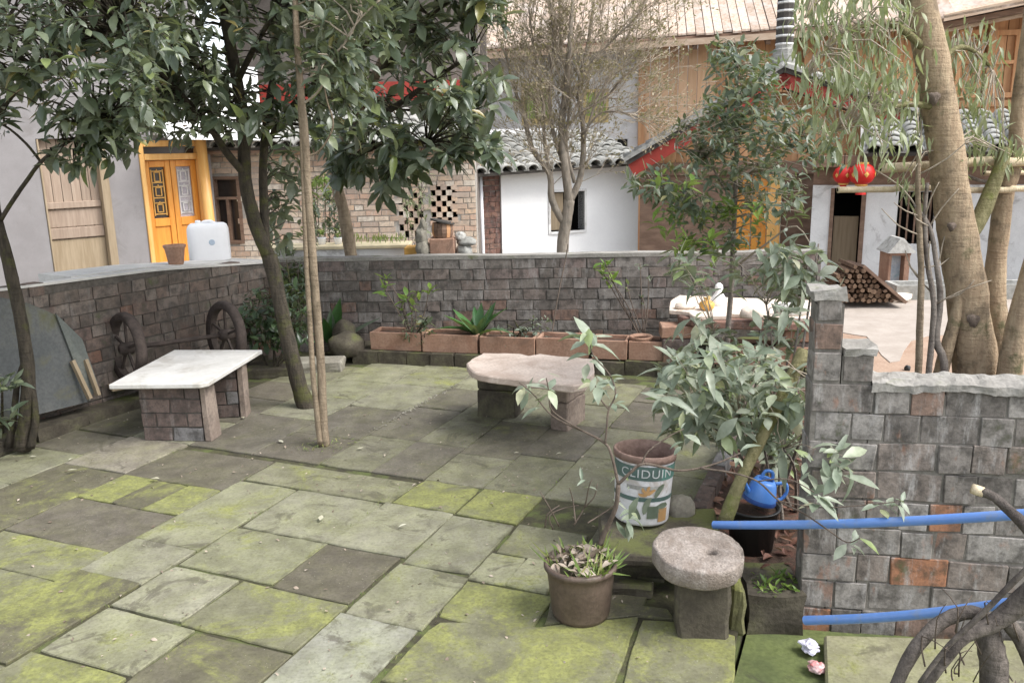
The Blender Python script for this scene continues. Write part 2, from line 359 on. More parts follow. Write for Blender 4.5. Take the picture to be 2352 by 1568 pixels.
M['paleglass'] = stone('frosted_glass', (0.40, 0.38, 0.42), (0.62, 0.56, 0.58), 5, 0.25, 0.05)
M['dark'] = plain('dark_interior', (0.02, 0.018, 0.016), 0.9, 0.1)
M['red'] = plain('red_paint', (0.36, 0.045, 0.03), 0.55, 0.4)
M['redlantern'] = plain('red_lantern_cloth', (0.62, 0.02, 0.015), 0.5, 0.4)
M['gold'] = plain('gold_paper', (0.72, 0.40, 0.10), 0.5, 0.4)
M['black'] = plain('black_plastic', (0.025, 0.025, 0.024), 0.5, 0.4)
M['window_green'] = stone('green_pane', (0.30, 0.42, 0.08), (0.46, 0.56, 0.20), 5, 0.3, 0.05)
M['yellow'] = plain('yellow_paint', (0.66, 0.50, 0.22), 0.6); M['cream'] = plain('cream_paint', (0.68, 0.58, 0.38), 0.7)
M['marble'] = stone('pale_slab', (0.54, 0.52, 0.48), (0.66, 0.64, 0.60), 5, 0.7, 0.3, stain=(0.42, 0.39, 0.34), fine=40, fa=0.2)
M['pinkstone'] = stone('pink_sandstone', (0.50, 0.40, 0.33), (0.64, 0.54, 0.46), 6, 0.85, 0.45, stain=(0.40, 0.31, 0.25))
M['pinkwhite'] = stone('pale_sandstone', (0.66, 0.54, 0.44), (0.78, 0.68, 0.58), 8, 0.85, 0.4)
M['pierstone'] = stone('pier_stone', (0.20, 0.155, 0.125), (0.30, 0.24, 0.195), 8, 0.9, 0.5, stain=(0.12, 0.095, 0.08))
M['darkstone'] = stone('dark_mossy_stone', (0.065, 0.055, 0.042), (0.12, 0.105, 0.075), 8, 0.9, 0.8, moss=(0.12, 0.13, 0.045), mossamt=0.55, up=True)
M['mossstone'] = stone('bright_mossy_stone', (0.14, 0.13, 0.07), (0.2, 0.19, 0.10), 9, 0.9, 0.8, moss=(0.20, 0.21, 0.06), mossamt=0.75, up=True)
M['rock'] = stone('field_rock', (0.22, 0.2, 0.16), (0.32, 0.30, 0.25), 9, 0.9, 0.7, moss=(0.13, 0.14, 0.06), mossamt=0.3)
M['millstone'] = stone('worn_millstone', (0.27, 0.225, 0.19), (0.40, 0.35, 0.31), 14, 0.95, 1.0, stain=(0.21, 0.17, 0.14), fine=120, fa=0.55, bd=0.014)
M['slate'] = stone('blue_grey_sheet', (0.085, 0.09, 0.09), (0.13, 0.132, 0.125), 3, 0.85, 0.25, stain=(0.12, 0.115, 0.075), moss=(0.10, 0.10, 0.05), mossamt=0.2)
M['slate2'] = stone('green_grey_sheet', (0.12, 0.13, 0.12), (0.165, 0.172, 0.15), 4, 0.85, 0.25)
M['rust'] = stone('rusty_iron', (0.045, 0.035, 0.03), (0.085, 0.065, 0.055), 12, 0.85, 0.6)
M['potclay'] = stone('brown_pot', (0.085, 0.06, 0.046), (0.145, 0.105, 0.08), 7, 0.55, 0.35, stain=(0.09, 0.075, 0.05), spec=0.4)
M['clay'] = stone('clay_path', (0.34, 0.23, 0.165), (0.42, 0.30, 0.22), 5, 0.95, 0.5, stain=(0.29, 0.185, 0.125))
M['cement'] = stone('pale_cement', (0.34, 0.29, 0.245), (0.42, 0.365, 0.315), 4, 0.95, 0.35, fa=0.12)
M['blue'] = stone('blue_pipe', (0.15, 0.285, 0.62), (0.12, 0.25, 0.60), 14, 0.35, 0.05, spec=0.6, stain=(0.20, 0.27, 0.42), fa=0.1)
M['bluecan'] = plain('blue_plastic', (0.09, 0.25, 0.66), 0.4, 0.5, 0.12)
M['jug'] = plain('white_plastic', (0.84, 0.84, 0.86), 0.45, 0.4, 0.04)
M['white'] = stone('grubby_white_print', (0.58, 0.57, 0.58), (0.70, 0.69, 0.70), 9, 0.5, 0.1, stain=(0.38, 0.34, 0.30), fa=0.2); M['lettering'] = plain('pale_lettering', (0.46, 0.48, 0.47), 0.5)
M['green_print'] = plain('green_print', (0.09, 0.19, 0.16), 0.5, 0.4, 0.3)
M['dkgreen_print'] = plain('dark_green_print', (0.085, 0.135, 0.12), 0.5, 0.4, 0.3)
M['orange_print'] = plain('orange_print', (0.42, 0.25, 0.11), 0.5, 0.4)
M['rimrust'] = stone('rusty_rim', (0.17, 0.11, 0.088), (0.27, 0.185, 0.15), 14, 0.75, 0.4)
M['bamboo'] = barkm('bamboo_pole', (0.56, 0.45, 0.29), (0.68, 0.57, 0.40), ring=False, patch=(0.46, 0.37, 0.26)); M['bark_twiggy'] = barkm('grey_brown_bark', (0.22, 0.185, 0.145), (0.31, 0.27, 0.22), patch=(0.16, 0.14, 0.115), ring=False)
M['log'] = barkm('split_log', (0.11, 0.07, 0.048), (0.22, 0.145, 0.095), ring=False)
M['bark_main'] = barkm('mossy_bark', (0.036, 0.031, 0.024), (0.075, 0.062, 0.046), moss=(0.075, 0.075, 0.028), mossamt=0.42)
M['bark_slim'] = barkm('slim_bark', (0.19, 0.145, 0.10), (0.29, 0.23, 0.16), patch=(0.16, 0.125, 0.085))
M['bark_pale'] = barkm('pale_bark', (0.29, 0.21, 0.135), (0.40, 0.31, 0.205), patch=(0.17, 0.13, 0.088), moss=(0.12, 0.115, 0.06), mossamt=0.3)
M['bark_olive'] = barkm('olive_bark', (0.13, 0.12, 0.055), (0.21, 0.19, 0.10), moss=(0.15, 0.16, 0.05), mossamt=0.4)
M['bark_vine'] = barkm('dark_vine_bark', (0.085, 0.072, 0.062), (0.17, 0.145, 0.125), patch=(0.06, 0.05, 0.045))
M['bark_grey'] = barkm('grey_bark', (0.17, 0.145, 0.125), (0.27, 0.235, 0.20), patch=(0.12, 0.10, 0.085))
M['twig'] = barkm('twig_bark', (0.33, 0.275, 0.21), (0.43, 0.37, 0.29), ring=False)
M['twig_dark'] = barkm('dark_twig_bark', (0.09, 0.07, 0.055), (0.16, 0.125, 0.10), ring=False)
M['leaf_dark'] = leafm('glossy_leaf', [(0, (0.055, 0.076, 0.05)), (0.4, (0.098, 0.126, 0.082)), (0.72, (0.155, 0.18, 0.125)), (0.92, (0.20, 0.23, 0.13)), (0.97, (0.19, 0.24, 0.07)), (1.0, (0.26, 0.20, 0.07))], 0.30, 0.22, (0.19, 0.21, 0.165))
M['leaf_small'] = leafm('small_leaf', [(0, (0.06, 0.085, 0.055)), (0.5, (0.11, 0.14, 0.09)), (0.85, (0.16, 0.19, 0.115)), (1.0, (0.2, 0.17, 0.05))], 0.38, 0.25, (0.15, 0.18, 0.12))
M['leaf_deep'] = leafm('deep_green_leaf', [(0, (0.018, 0.034, 0.018)), (0.6, (0.035, 0.06, 0.03)), (1.0, (0.06, 0.10, 0.04))], 0.36, 0.2, (0.07, 0.09, 0.055))  # dark green leaves of the court shrubs
M['leaf_bright'] = leafm('bright_leaf', [(0, (0.09, 0.17, 0.03)), (0.5, (0.16, 0.27, 0.045)), (1.0, (0.27, 0.36, 0.07))], 0.4, 0.35, (0.2, 0.27, 0.09))
M['leaf_pale'] = leafm('pale_leaf', [(0, (0.19, 0.235, 0.165)), (0.4, (0.28, 0.32, 0.24)), (0.8, (0.38, 0.41, 0.31)), (0.95, (0.26, 0.33, 0.12)), (1.0, (0.45, 0.43, 0.30))], 0.42, 0.22, (0.34, 0.37, 0.27))
M['leaf_willow'] = leafm('narrow_leaf', [(0, (0.20, 0.235, 0.125)), (0.5, (0.29, 0.32, 0.18)), (1.0, (0.42, 0.43, 0.26))], 0.45, 0.32, (0.33, 0.36, 0.22))
M['leaf_agave'] = leafm('strap_leaf', [(0, (0.03, 0.09, 0.03)), (0.6, (0.06, 0.16, 0.04)), (1.0, (0.13, 0.17, 0.12))], 0.35, 0.2, (0.1, 0.15, 0.07))
M['leaf_grey'] = leafm('grey_green_leaf', [(0, (0.10, 0.13, 0.095)), (1.0, (0.2, 0.23, 0.17))], 0.5, 0.2)
M['bud'] = leafm('twig_buds', [(0, (0.27, 0.22, 0.15)), (1.0, (0.36, 0.30, 0.21))], 0.6, 0.3, (0.35, 0.28, 0.17))
M['grass'] = leafm('pot_grass', [(0, (0.12, 0.19, 0.04)), (0.6, (0.2, 0.28, 0.06)), (1.0, (0.36, 0.33, 0.12))], 0.5, 0.35)
M['deadleaf'] = leafm('dead_leaf', [(0, (0.14, 0.10, 0.075)), (0.5, (0.30, 0.235, 0.18)), (1.0, (0.44, 0.37, 0.30))], 0.7, 0.1, (0.3, 0.23, 0.17))
M['litterleaf'] = leafm('red_leaf_litter', [(0, (0.12, 0.05, 0.035)), (0.6, (0.22, 0.10, 0.07)), (1.0, (0.34, 0.2, 0.13))], 0.7, 0.1, (0.2, 0.1, 0.07))
M['paleleaf'] = leafm('fallen_petal', [(0, (0.5, 0.47, 0.34)), (1.0, (0.62, 0.6, 0.48))], 0.6, 0.1, (0.5, 0.47, 0.34))
M['poster'] = stone('printed_poster', (0.42, 0.52, 0.60), (0.62, 0.66, 0.68), 9, 0.6, 0.05, stain=(0.16, 0.38, 0.42))

# ------------------------------------------------------------------ shared small meshes
def unit_block(name, mat, bev=0.02, jit=0.028):
    bm = bmesh.new(); bmesh.ops.create_cube(bm, size=1.0)
    for v in bm.verts: v.co += Vector([random.uniform(-jit, jit) for _ in range(3)])
    bmesh.ops.bevel(bm, geom=bm.edges[:], offset=bev, segments=1, affect='EDGES')
    me = bpy.data.meshes.new(name); bm.to_mesh(me); bm.free(); me.materials.append(mat); return me
BLK = {}
def blocks(mkey, bev=0.02, jit=0.028):
    if mkey not in BLK: BLK[mkey] = [unit_block('brick_' + mkey, M[mkey], bev, jit) for _ in range(7)]
    return BLK[mkey]
def frame_mat(c, X, Y_, Z, sx, sy, sz):
    m = Matrix.Identity(4)
    for i, (a, s_) in enumerate(((X, sx), (Y_, sy), (Z, sz))):
        for r in range(3): m[r][i] = a[r] * s_
    m.translation = c; return m
def wall_cells(mb, P, u0, u1, z0, z1, o0, o1, holes=()):
    us = sorted({u0, u1} | {min(max(h[i], u0), u1) for h in holes for i in (0, 1)})
    zs = sorted({z0, z1} | {min(max(h[i], z0), z1) for h in holes for i in (2, 3)})
    for a, b in zip(us, us[1:]):
        run = None
        for c, d in zip(zs, zs[1:]):
            um, zm = (a + b) / 2, (c + d) / 2
            if any(h[0] < um < h[1] and h[2] < zm < h[3] for h in holes):
                if run: mb.pbox(P, a, b, run[0], run[1], o0, o1); run = None
            else: run = (run[0], d) if run else (c, d)
        if run: mb.pbox(P, a, b, run[0], run[1], o0, o1)
def recess(parent, P, h, depth, mat, name='recess'):
    mb = MB(); u0, u1, z0, z1 = h
    a = [P.pt(u0, z0, -0.02), P.pt(u1, z0, -0.02), P.pt(u1, z1, -0.02), P.pt(u0, z1, -0.02)]; b = [p - P.n * depth for p in a]
    mb.add(a + b, [(4, 5, 6, 7), (0, 1, 5, 4), (1, 2, 6, 5), (2, 3, 7, 6), (3, 0, 4, 7)])
    return mb.build(name, mat, parent)
def lay_bricks(parent, P, u0, u1, z0, z1, course, blen, depth, mkey, off=0.0, gap=0.005, skip=None, limit=300, half=0.35, proud=0.004, keep=None):
    """courses of single bricks, each a child of parent; o: the brick's face plane"""
    ms = blocks(mkey); spots = []
    nr = max(1, round((z1 - z0) / course)); ch = (z1 - z0) / nr
    for r in range(nr):
        u = u0 - (blen * 0.5 if r % 2 else 0) * random.uniform(0.7, 1.1)
        while u < u1 - 0.02:
            L = blen * random.uniform(0.9, 1.1) * (0.52 if random.random() < half else 1.0)
            a, b = max(u, u0), min(u + L, u1); u += L
            if b - a < 0.03: continue
            zc = z0 + (r + 0.5) * ch; uc = (a + b) / 2
            if skip and skip(uc, zc, b - a, ch): continue
            if keep and not keep(uc, zc): continue
            spots.append((a, b, zc, ch))
    spots.sort(key=lambda q: (P.pt((q[0] + q[1]) / 2, q[2]) - EYE).length)
    rest = MB()
    for i, (a, b, zc, ch) in enumerate(spots):
        pr = random.uniform(0, proud * 2)
        if i < limit:
            c = P.pt((a + b) / 2, zc + random.uniform(-0.002, 0.002) + .012 * mnoise.noise(Vector((a * 1.3, zc * 4, 3))), off - depth / 2 + pr)
            m = frame_mat(c, P.u, P.n, Vector((0, 0, 1)), b - a - gap - random.uniform(0, .004), depth, ch - gap - random.uniform(-.002, .006))
            m = m @ Matrix.Rotation(random.uniform(-0.022, 0.022), 4, 'Y')
            put('brick', random.choice(ms), parent, m)
        else:
            rest.pbox(P, a + gap / 2, b - gap / 2, zc - ch / 2 + gap / 2, zc + ch / 2 - gap / 2, off - depth, off + pr, 0.002)
    if rest.v:
        o = rest.build('brickwork', M[mkey], parent); o['kind'] = 'stuff'

# ------------------------------------------------------------------ leaves
def leaf_mesh(name, mat, w=0.42, fold=0.25, bend=0.25, prof=(0.0, 0.62, 1.0, 0.72, 0.0), tip=1.0):
    """a unit-length leaf along +Y, folded on its midrib and bent down"""
    n = len(prof); vs = []; fs = []
    for i, q in enumerate(prof):
        t = i / (n - 1); hw = w * 0.5 * q; z = -bend * t * t + 0.02
        vs += [(-hw, t, z + abs(hw) * fold), (0, t, z), (hw, t, z + abs(hw) * fold)]
    for i in range(n - 1):
        a = 3 * i; fs += [(a, a + 1, a + 4, a + 3), (a + 1, a + 2, a + 5, a + 4)]
    me = bpy.data.meshes.new(name); me.from_pydata(vs, [], fs); me.update()
    bm = bmesh.new(); bm.from_mesh(me); bmesh.ops.remove_doubles(bm, verts=bm.verts, dist=1e-5); bmesh.ops.dissolve_degenerate(bm, edges=bm.edges, dist=1e-6)
    bm.to_mesh(me); bm.free()
    me.polygons.foreach_set('use_smooth', [True] * len(me.polygons)); me.materials.append(mat); return me
LEAVES = {}
def leafset(key, mat, **kw):
    if key not in LEAVES:
        LEAVES[key] = [leaf_mesh('leaf_' + key, M[mat], w=kw.get('w', 0.42) * f, fold=kw.get('fold', 0.25) * g, bend=kw.get('bend', 0.25) * h) for f, g, h in ((1, 1, 1), (0.82, 1.7, 0.4), (1.12, 0.5, 1.9), (0.92, 1.3, -0.6), (0.72, 2.2, 2.6), (1.05, -0.5, 1.2), (0.6, 2.6, 0.8))]
    return LEAVES[key]
def leaf_matrix(p, d, up, L):
    d = d.normalized(); x = d.cross(up)
    if x.length < 1e-4: x = Vector((1, 0, 0))
    x.normalize(); z = x.cross(d)
    return frame_mat(p, x, d, z, L, L, L)
def rosette(out, p, axis, n, L, spread=(0.7, 1.5), droop=0.25, scatter=0.03):
    axis = axis.normalized(); ref = Vector((0, 0, 1)) if abs(axis.z) < 0.9 else Vector((1, 0, 0))
    a = axis.cross(ref).normalized(); b = axis.cross(a); th = random.uniform(0, 6.28)
    for i in range(n):
        th += 2.4 + random.uniform(-0.4, 0.4); al = random.uniform(*spread)
        rad = a * math.cos(th) + b * math.sin(th)
        d = axis * math.cos(al) + rad * math.sin(al) + Vector((0, 0, -droop)) * random.uniform(0.2, 1.6)
        up = axis * 0.6 + Vector((random.uniform(-.45, .45), random.uniform(-.45, .45), 0.9))
        q = p - axis * random.uniform(0, scatter * 2.5) + Vector([random.uniform(-1, 1) for _ in range(3)]) * scatter * 0.4
        out.append(leaf_matrix(q, d, up, L * random.uniform(0.45, 1.2)))
def grow_leaves(parent, mats, meshes, limit=300, name='leaf', mass='foliage'):
    """nearest leaves one by one, the rest as one mass"""
    mats = sorted(mats, key=lambda m: (m.translation - EYE).length)
    inf = []; outf = []
    for m in mats:
        p = m.translation - EYE; dz = p.dot(FW)
        ok = dz > 0.1 and abs(p.x / dz) < 0.63 and abs(p.dot(UPV) / dz) < 0.43
        (inf if ok else outf).append(m)
    for m in inf[:limit]: put(name, random.choice(meshes), parent, m)
    rest = inf[limit:] + outf
    if not rest: return
    vs = []; fs = []; base = 0; off = np.array(wl(parent))
    data = []
    for me in meshes:
        co = np.empty(len(me.vertices) * 3); me.vertices.foreach_get('co', co); data.append((co.reshape(-1, 3), [tuple(p.vertices) for p in me.polygons]))
    for m in rest:
        co, pf = random.choice(data); A = np.array(m)
        vs.append(co @ A[:3, :3].T + A[:3, 3] - off); fs += [tuple(i + base for i in f) for f in pf]; base += len(co)
    me = bpy.data.meshes.new(mass); me.from_pydata(np.concatenate(vs).tolist(), [], fs); me.update()
    me.polygons.foreach_set('use_smooth', [True] * len(me.polygons)); me.materials.append(meshes[0].materials[0])
    o = bpy.data.objects.new(mass, me); COL.objects.link(o); o.parent = parent; o['kind'] = 'stuff'; WL[o.name] = wl(parent)
    return o
def branch(parent, pts, r, mat, n=7, name='branch', k=4, wob=0.06):
    p = smooth_path(pts, k); rs = lerp_list(r, len(p)); mb = MB(); mb.tube(p, rs, n, wob); return mb.build(name, mat, parent, smooth=True)
def sample_poly(poly, n):
    xs = [p[0] for p in poly]; ys = [p[1] for p in poly]; out = []
    while len(out) < n:
        q = (random.uniform(min(xs), max(xs)), random.uniform(min(ys), max(ys)))
        if inside(q, poly): out.append(q)
    return out
def rv(s=1.0): return Vector([random.uniform(-s, s) for _ in range(3)])
# ================================================================== GROUND
Z1 = Vector((0, 0, 1))
mb = MB(); mb.add([(-150, -60, -1.15), (150, -60, -1.15), (150, 240, -1.15), (-150, 240, -1.15)], [(0, 1, 2, 3)])
tag(mb.build('ground', M['yard']), kind='structure')

sd1 = Vector((0.39, 0.92, 0)).normalized(); sd2 = Vector((sd1.y, -sd1.x, 0))
def ST(s, t): p = sd1 * s + sd2 * t; return (p.x, p.y)
def toST(p): p = Vector((p[0], p[1], 0)); return p.dot(sd1), p.dot(sd2)
TE = -0.33                                                   # the paving's edge above the drain
base_poly = [(-4.6, -1.6), ST(-1.2, TE + 0.0), ST(3.12, TE - 0.015), (1.04, 2.99), (2.95, 2.72), (2.95, 7.16), (-4.6, 7.3)]
patio = tag(bpy.data.objects.new('courtyard_paving', None), kind='structure'); COL.objects.link(patio)
mb = MB(); mb.prism(base_poly, -1.14, -0.011); mb.build('bedding', M['soil'], patio)
mb = MB(); mb.prism([ST(-1.2, TE), ST(3.1, TE), (1.05, 2.98), (2.6, 2.7), (2.6, -1.6), (-0.9, -1.6)], -1.14, -0.105)
drain = tag(mb.build('drain_channel', M['drain']), kind='structure')

L_, M_, D_, P_ = (0.235, 0.226, 0.172), (0.188, 0.178, 0.134), (0.125, 0.112, 0.088), (0.138, 0.122, 0.10)
WT = (0.262, 0.256, 0.226)
# s0, s1, t0, t1, colour, moss
SL = [(2.2, 2.47, -3.64, -2.98, M_, .62), (2.47, 2.87, -3.65, -2.98, P_, .08), (2.87, 3.19, -3.65, -3.41, M_, 1.0), (2.87, 3.19, -3.41, -3.2, D_, .45), (2.87, 3.19, -3.2, -2.99, M_, .85),
      (3.19, 3.62, -3.66, -2.99, D_, .12), (1.75, 2.2, -3.64, -2.98, M_, .6), (2.45, 3.2, -4.12, -3.65, D_, .5), (1.7, 2.45, -4.12, -3.65, M_, .5),
      (2.62, 3.34, -2.98, -2.62, L_, .5), (2.31, 2.62, -2.98, -2.63, L_, .22), (1.72, 2.31, -2.98, -2.64, D_, .7), (1.2, 1.72, -2.98, -2.62, M_, .55),
      (3.35, 3.62, -2.98, -2.09, M_, .38), (2.88, 3.35, -2.62, -2.12, L_, .25), (2.49, 2.88, -2.62, -2.12, L_, .45), (2.14, 2.48, -2.61, -2.27, L_, .2), (1.82, 2.13, -2.61, -2.18, L_, .28), (1.3, 1.81, -2.62, -2.18, M_, .75),
      (2.13, 2.47, -2.26, -1.75, M_, .72), (1.78, 2.12, -2.17, -1.75, D_, .55), (1.3, 1.77, -2.17, -1.75, M_, .5),
      (3.36, 3.68, -2.08, -1.74, M_, .85), (2.88, 3.35, -2.12, -1.73, L_, .2), (2.48, 2.88, -2.12, -1.75, (0.13, 0.115, 0.09), .12),
      (3.34, 3.68, -1.73, -1.41, M_, .9), (2.84, 3.34, -1.73, -1.42, L_, .22), (2.41, 2.83, -1.74, -1.41, L_, .2), (1.9, 2.41, -1.74, -1.41, WT, .3), (1.4, 1.9, -1.74, -1.41, L_, .35),
      (3.06, 3.36, -1.4, -1.06, M_, .4), (2.81, 3.06, -1.41, -1.25, L_, .5), (2.81, 3.06, -1.245, -1.06, L_, .4), (2.52, 2.80, -1.40, -1.03, M_, .85),
      (3.06, 3.66, -1.05, -0.66, D_, .35), (2.80, 3.05, -1.05, -0.70, D_, .3)]
SK = [([(1002, 1425), (1240, 1437), (1466, 1416), (1417, 1566), (1330, 1640), (870, 1560)], M_, .72),
      ([(1474, 1418), (1560, 1425), (1690, 1455), (1688, 1570), (1668, 1740), (1400, 1660), (1424, 1568)], M_, .72),
      ([(1266, 1372), (1420, 1382), (1535, 1398), (1550, 1420), (1470, 1412), (1250, 1432)], D_, .45),
      ([(870, 1566), (1328, 1646), (1240, 1900), (700, 1800)], M_, .6)]
def make_slab(poly, col, moss):
    a = area(poly)
    if a < 0: poly = poly[::-1]
    c = Vector((sum(p[0] for p in poly) / len(poly), sum(p[1] for p in poly) / len(poly), 0))
    out = []
    for i, p in enumerate(poly):                              # broken, uneven edges
        a_ = Vector((*p, 0)); b_ = Vector((*poly[(i + 1) % len(poly)], 0))
        NK = max(4, min(11, int((b_ - a_).length / .06)))
        for k in range(NK):
            q = a_.lerp(b_, k / NK); dn = (c - q).normalized()
            j = 0.0005 + random.uniform(-0.0015, 0.002) + .009 * max(0, mnoise.noise(q * 11)) + (0.012 * random.random() ** 2 if k == 0 else 0)
            out.append(q + dn * j)
    n = len(out); z = random.uniform(-0.003, 0.003); tx, ty = random.uniform(-.006, .006), random.uniform(-.006, .006)
    def zt(q): return z + (q.x - c.x) * tx + (q.y - c.y) * ty
    vs = [Vector((q.x, q.y, -0.04)) for q in out] + [Vector((q.x, q.y, zt(q) - 0.004)) for q in out]
    inn = [q + (c - q).normalized() * 0.004 for q in out]
    vs += [Vector((q.x, q.y, zt(q))) for q in inn]
    dmin = min((q - c).length for q in inn); fr = min(.6, .045 / max(dmin, .1))
    vs += [Vector(((q.lerp(c, fr)).x, (q.lerp(c, fr)).y, zt(q.lerp(c, fr)) + .0012 * mnoise.noise(q * 6))) for q in inn]
    vs += [Vector((c.x, c.y, zt(c)))]
    m = MB(); m.add(vs, [(r * n + i, r * n + (i + 1) % n, (r + 1) * n + (i + 1) % n, (r + 1) * n + i) for r in range(3) for i in range(n)] + [(3 * n + i, 3 * n + (i + 1) % n, 4 * n) for i in range(n)])
    o = m.build('paving_slab', M['slab'], patio)
    at = o.data.attributes.new('edge', 'FLOAT', 'POINT'); at.data.foreach_set('value', [1.0] * (3 * n) + [0.0] * (n + 1)); k = random.uniform(0.92, 1.08)
    o.color = (col[0] * k, col[1] * k, col[2] * k, max(0, min(1, moss + random.uniform(-.05, .05)))); return o
for s0, s1, t0, t1, c_, m_ in SL:
    jj = lambda: random.uniform(-.008, .008)
    make_slab([ST(s0 + jj(), t0 + jj()), ST(s1 + jj(), t0 + jj()), ST(s1 + jj(), t1 + jj()), ST(s0 + jj(), t1 + jj())], c_, m_)
for px, c_, m_ in SK: make_slab([tuple(G(*p).xy) for p in px], c_, m_)
# the rest of the court: rows running away from the house
LW0, LW1 = Vector((-3.55, 4.08, 0)), Vector((-1.95, 7.05, 0))     # line of the wall on the left
def on_patio(p):
    x, y = p
    if y < 0.2 or y > 6.75 - 0.262 * (x + 1.25): return False
    if (LW1 - LW0).cross(Vector((x, y, 0)) - LW0).z > -0.10 * 3.3: return False
    s, t = toST(p)
    if t > (TE if s < 3.0 else -0.66 + 0.0 * s): return False
    return True
LIGHT = [(3.42, -3.85, (.25, .225, .19), .12), (4.45, -3.32, L_, .12), (5.37, -3.38, L_, .35), (5.48, -2.95, L_, .45), (5.09, -3.29, L_, .3), (4.51, -2.25, (.22, .225, .175), .3), (4.25, -2.3, M_, .2), (4.79, -2.86, L_, .2), (3.49, -3.37, D_, .1), (3.91, -1.6, M_, .25), (4.1, -1.3, M_, .3), (4.0, -2.6, M_, .2), (5.0, -2.3, M_, .2)]
def fill(rows, s_from, s_to):
    for t0, t1 in rows:
        s = s_from
        while s < s_to:
            L = random.uniform(0.36, 0.66); e = min(s + L, s_to)
            if s_to - e < 0.15: e = s_to
            quad = [ST(s, t0), ST(e, t0), ST(e, t1), ST(s, t1)]
            if sum(on_patio(q) for q in quad) >= 3 and on_patio(ST((s + e) / 2, (t0 + t1) / 2)):
                r = random.random()
                if s < 3.9 and (t0 + t1) / 2 < -3.0: r = .5 if r < .6 else r
                far = s > 3.6
                col, mo = (M_, random.uniform(.08, .35)) if r < .42 else (((.14, .126, .105), random.uniform(.05, .3)) if r < .66 else ((L_, random.uniform(.1, .35)) if r < .9 else (P_, .1)))
                mid = ((s + e) / 2, (t0 + t1) / 2)
                for ls, lt, lc, lm in LIGHT:
                    if s <= ls < e and t0 <= lt < t1: col, mo = lc, lm
                make_slab(quad, col, mo)
            s = e
fill([(-5.5, -5.0), (-5.0, -4.55), (-4.55, -4.12)], 0.9, 3.65)
fill([(-4.12, -3.65), (-3.64, -2.98), (-2.98, -2.62), (-2.62, -2.18)], 0.55, 1.2)
fill([(-2.17, -1.75)], 0.6, 1.3); fill([(-1.74, -1.41)], 0.6, 1.4)
fill([(-4.12, -3.65)], 0.9, 1.7)
fill([(-5.6, -5.1), (-5.1, -4.6), (-4.6, -4.12), (-4.12, -3.66), (-3.66, -3.2), (-3.2, -2.74), (-2.74, -2.4), (-2.4, -2.08), (-2.08, -1.74), (-1.74, -1.41), (-1.41, -1.04), (-1.04, -0.66)], 3.68, 8.0)
fill([(-4.12, -3.66)], 3.2, 3.68)
# slab in the side passage beyond the drain
mb = MB(); q = [G(1893, 1456, -0.06), G(2420, 1470, -0.06), G(2420, 1800, -0.06), G(1905, 1800, -0.06)]
mb.prism([tuple(p.xy) for p in q], -0.13, -0.06); o = mb.build('paving_slab', M['slab'], drain, bevel=0.008); o.color = (0.26, 0.245, 0.18, 0.45)

# planting bed, raised a little, with its edging
bed_poly = [ST(3.22, -0.62), ST(5.9, -0.64), (2.9, 5.5), (2.9, 3.0), (1.05, 2.99), (0.93, 2.93)]
mb = MB(); mb.prism(bed_poly, -0.2, 0.035)
bed = tag(mb.build('planting_bed', M['bedsoil'], rough=0.02), kind='structure')
for k in range(9):                                            # bricks set on edge along the paving
    s = 3.3 + k * 0.27
    c = Vector((*ST(s + .12, -0.63), 0.04)); put('brick', random.choice(blocks('brick_dark')), bed, frame_mat(c, sd1, -sd2, Z1, 0.25, 0.07, 0.15))
mb = MB(); a, b = G(1716, 1452, -0.1), G(1843, 1456, -0.1)
mb.prism([(a.x, a.y), (b.x, b.y - 0.0), (b.x + 0.02, b.y + 0.26), (a.x + .03, a.y + 0.26)], -0.105, 0.055)
mb.build('kerb_stone', M['darkstone'], bed, rough=0.014)
# litter of leaves on the bed
lv = []
for _ in range(420):
    x, y = random.uniform(.8, 1.7), random.uniform(3.05, 4.9)
    if inside((x, y), bed_poly): lv.append(leaf_matrix(Vector((x, y, 0.045 + random.uniform(0, .03))), Vector((random.uniform(-1, 1), random.uniform(-1, 1), random.uniform(-.2, .4))), Z1 + rv(.5), random.uniform(.04, .09)))
me_l = leafset('litter', 'litterleaf', w=.5)
def merge_leaves(name, mats, meshes, parent=None, kind='stuff'):
    d = bpy.data.objects.new('tmp', None)
    vs = []; fs = []; base = 0; off = np.array(wl(parent))
    data = []
    for me in meshes:
        co = np.empty(len(me.vertices) * 3); me.vertices.foreach_get('co', co); data.append((co.reshape(-1, 3), [tuple(p.vertices) for p in me.polygons]))
    for m in mats:
        co, pf = random.choice(data); A = np.array(m); vs.append(co @ A[:3, :3].T + A[:3, 3] - off); fs += [tuple(i + base for i in f) for f in pf]; base += len(co)
    me = bpy.data.meshes.new(name); me.from_pydata(np.concatenate(vs).tolist(), [], fs); me.update(); me.materials.append(meshes[0].materials[0])
    o = bpy.data.objects.new(name, me); COL.objects.link(o); bpy.data.objects.remove(d)
    if parent: o.parent = parent
    WL[o.name] = wl(parent)
    if kind: o['kind'] = kind
    return o
merge_leaves('leaf_litter', lv, me_l)

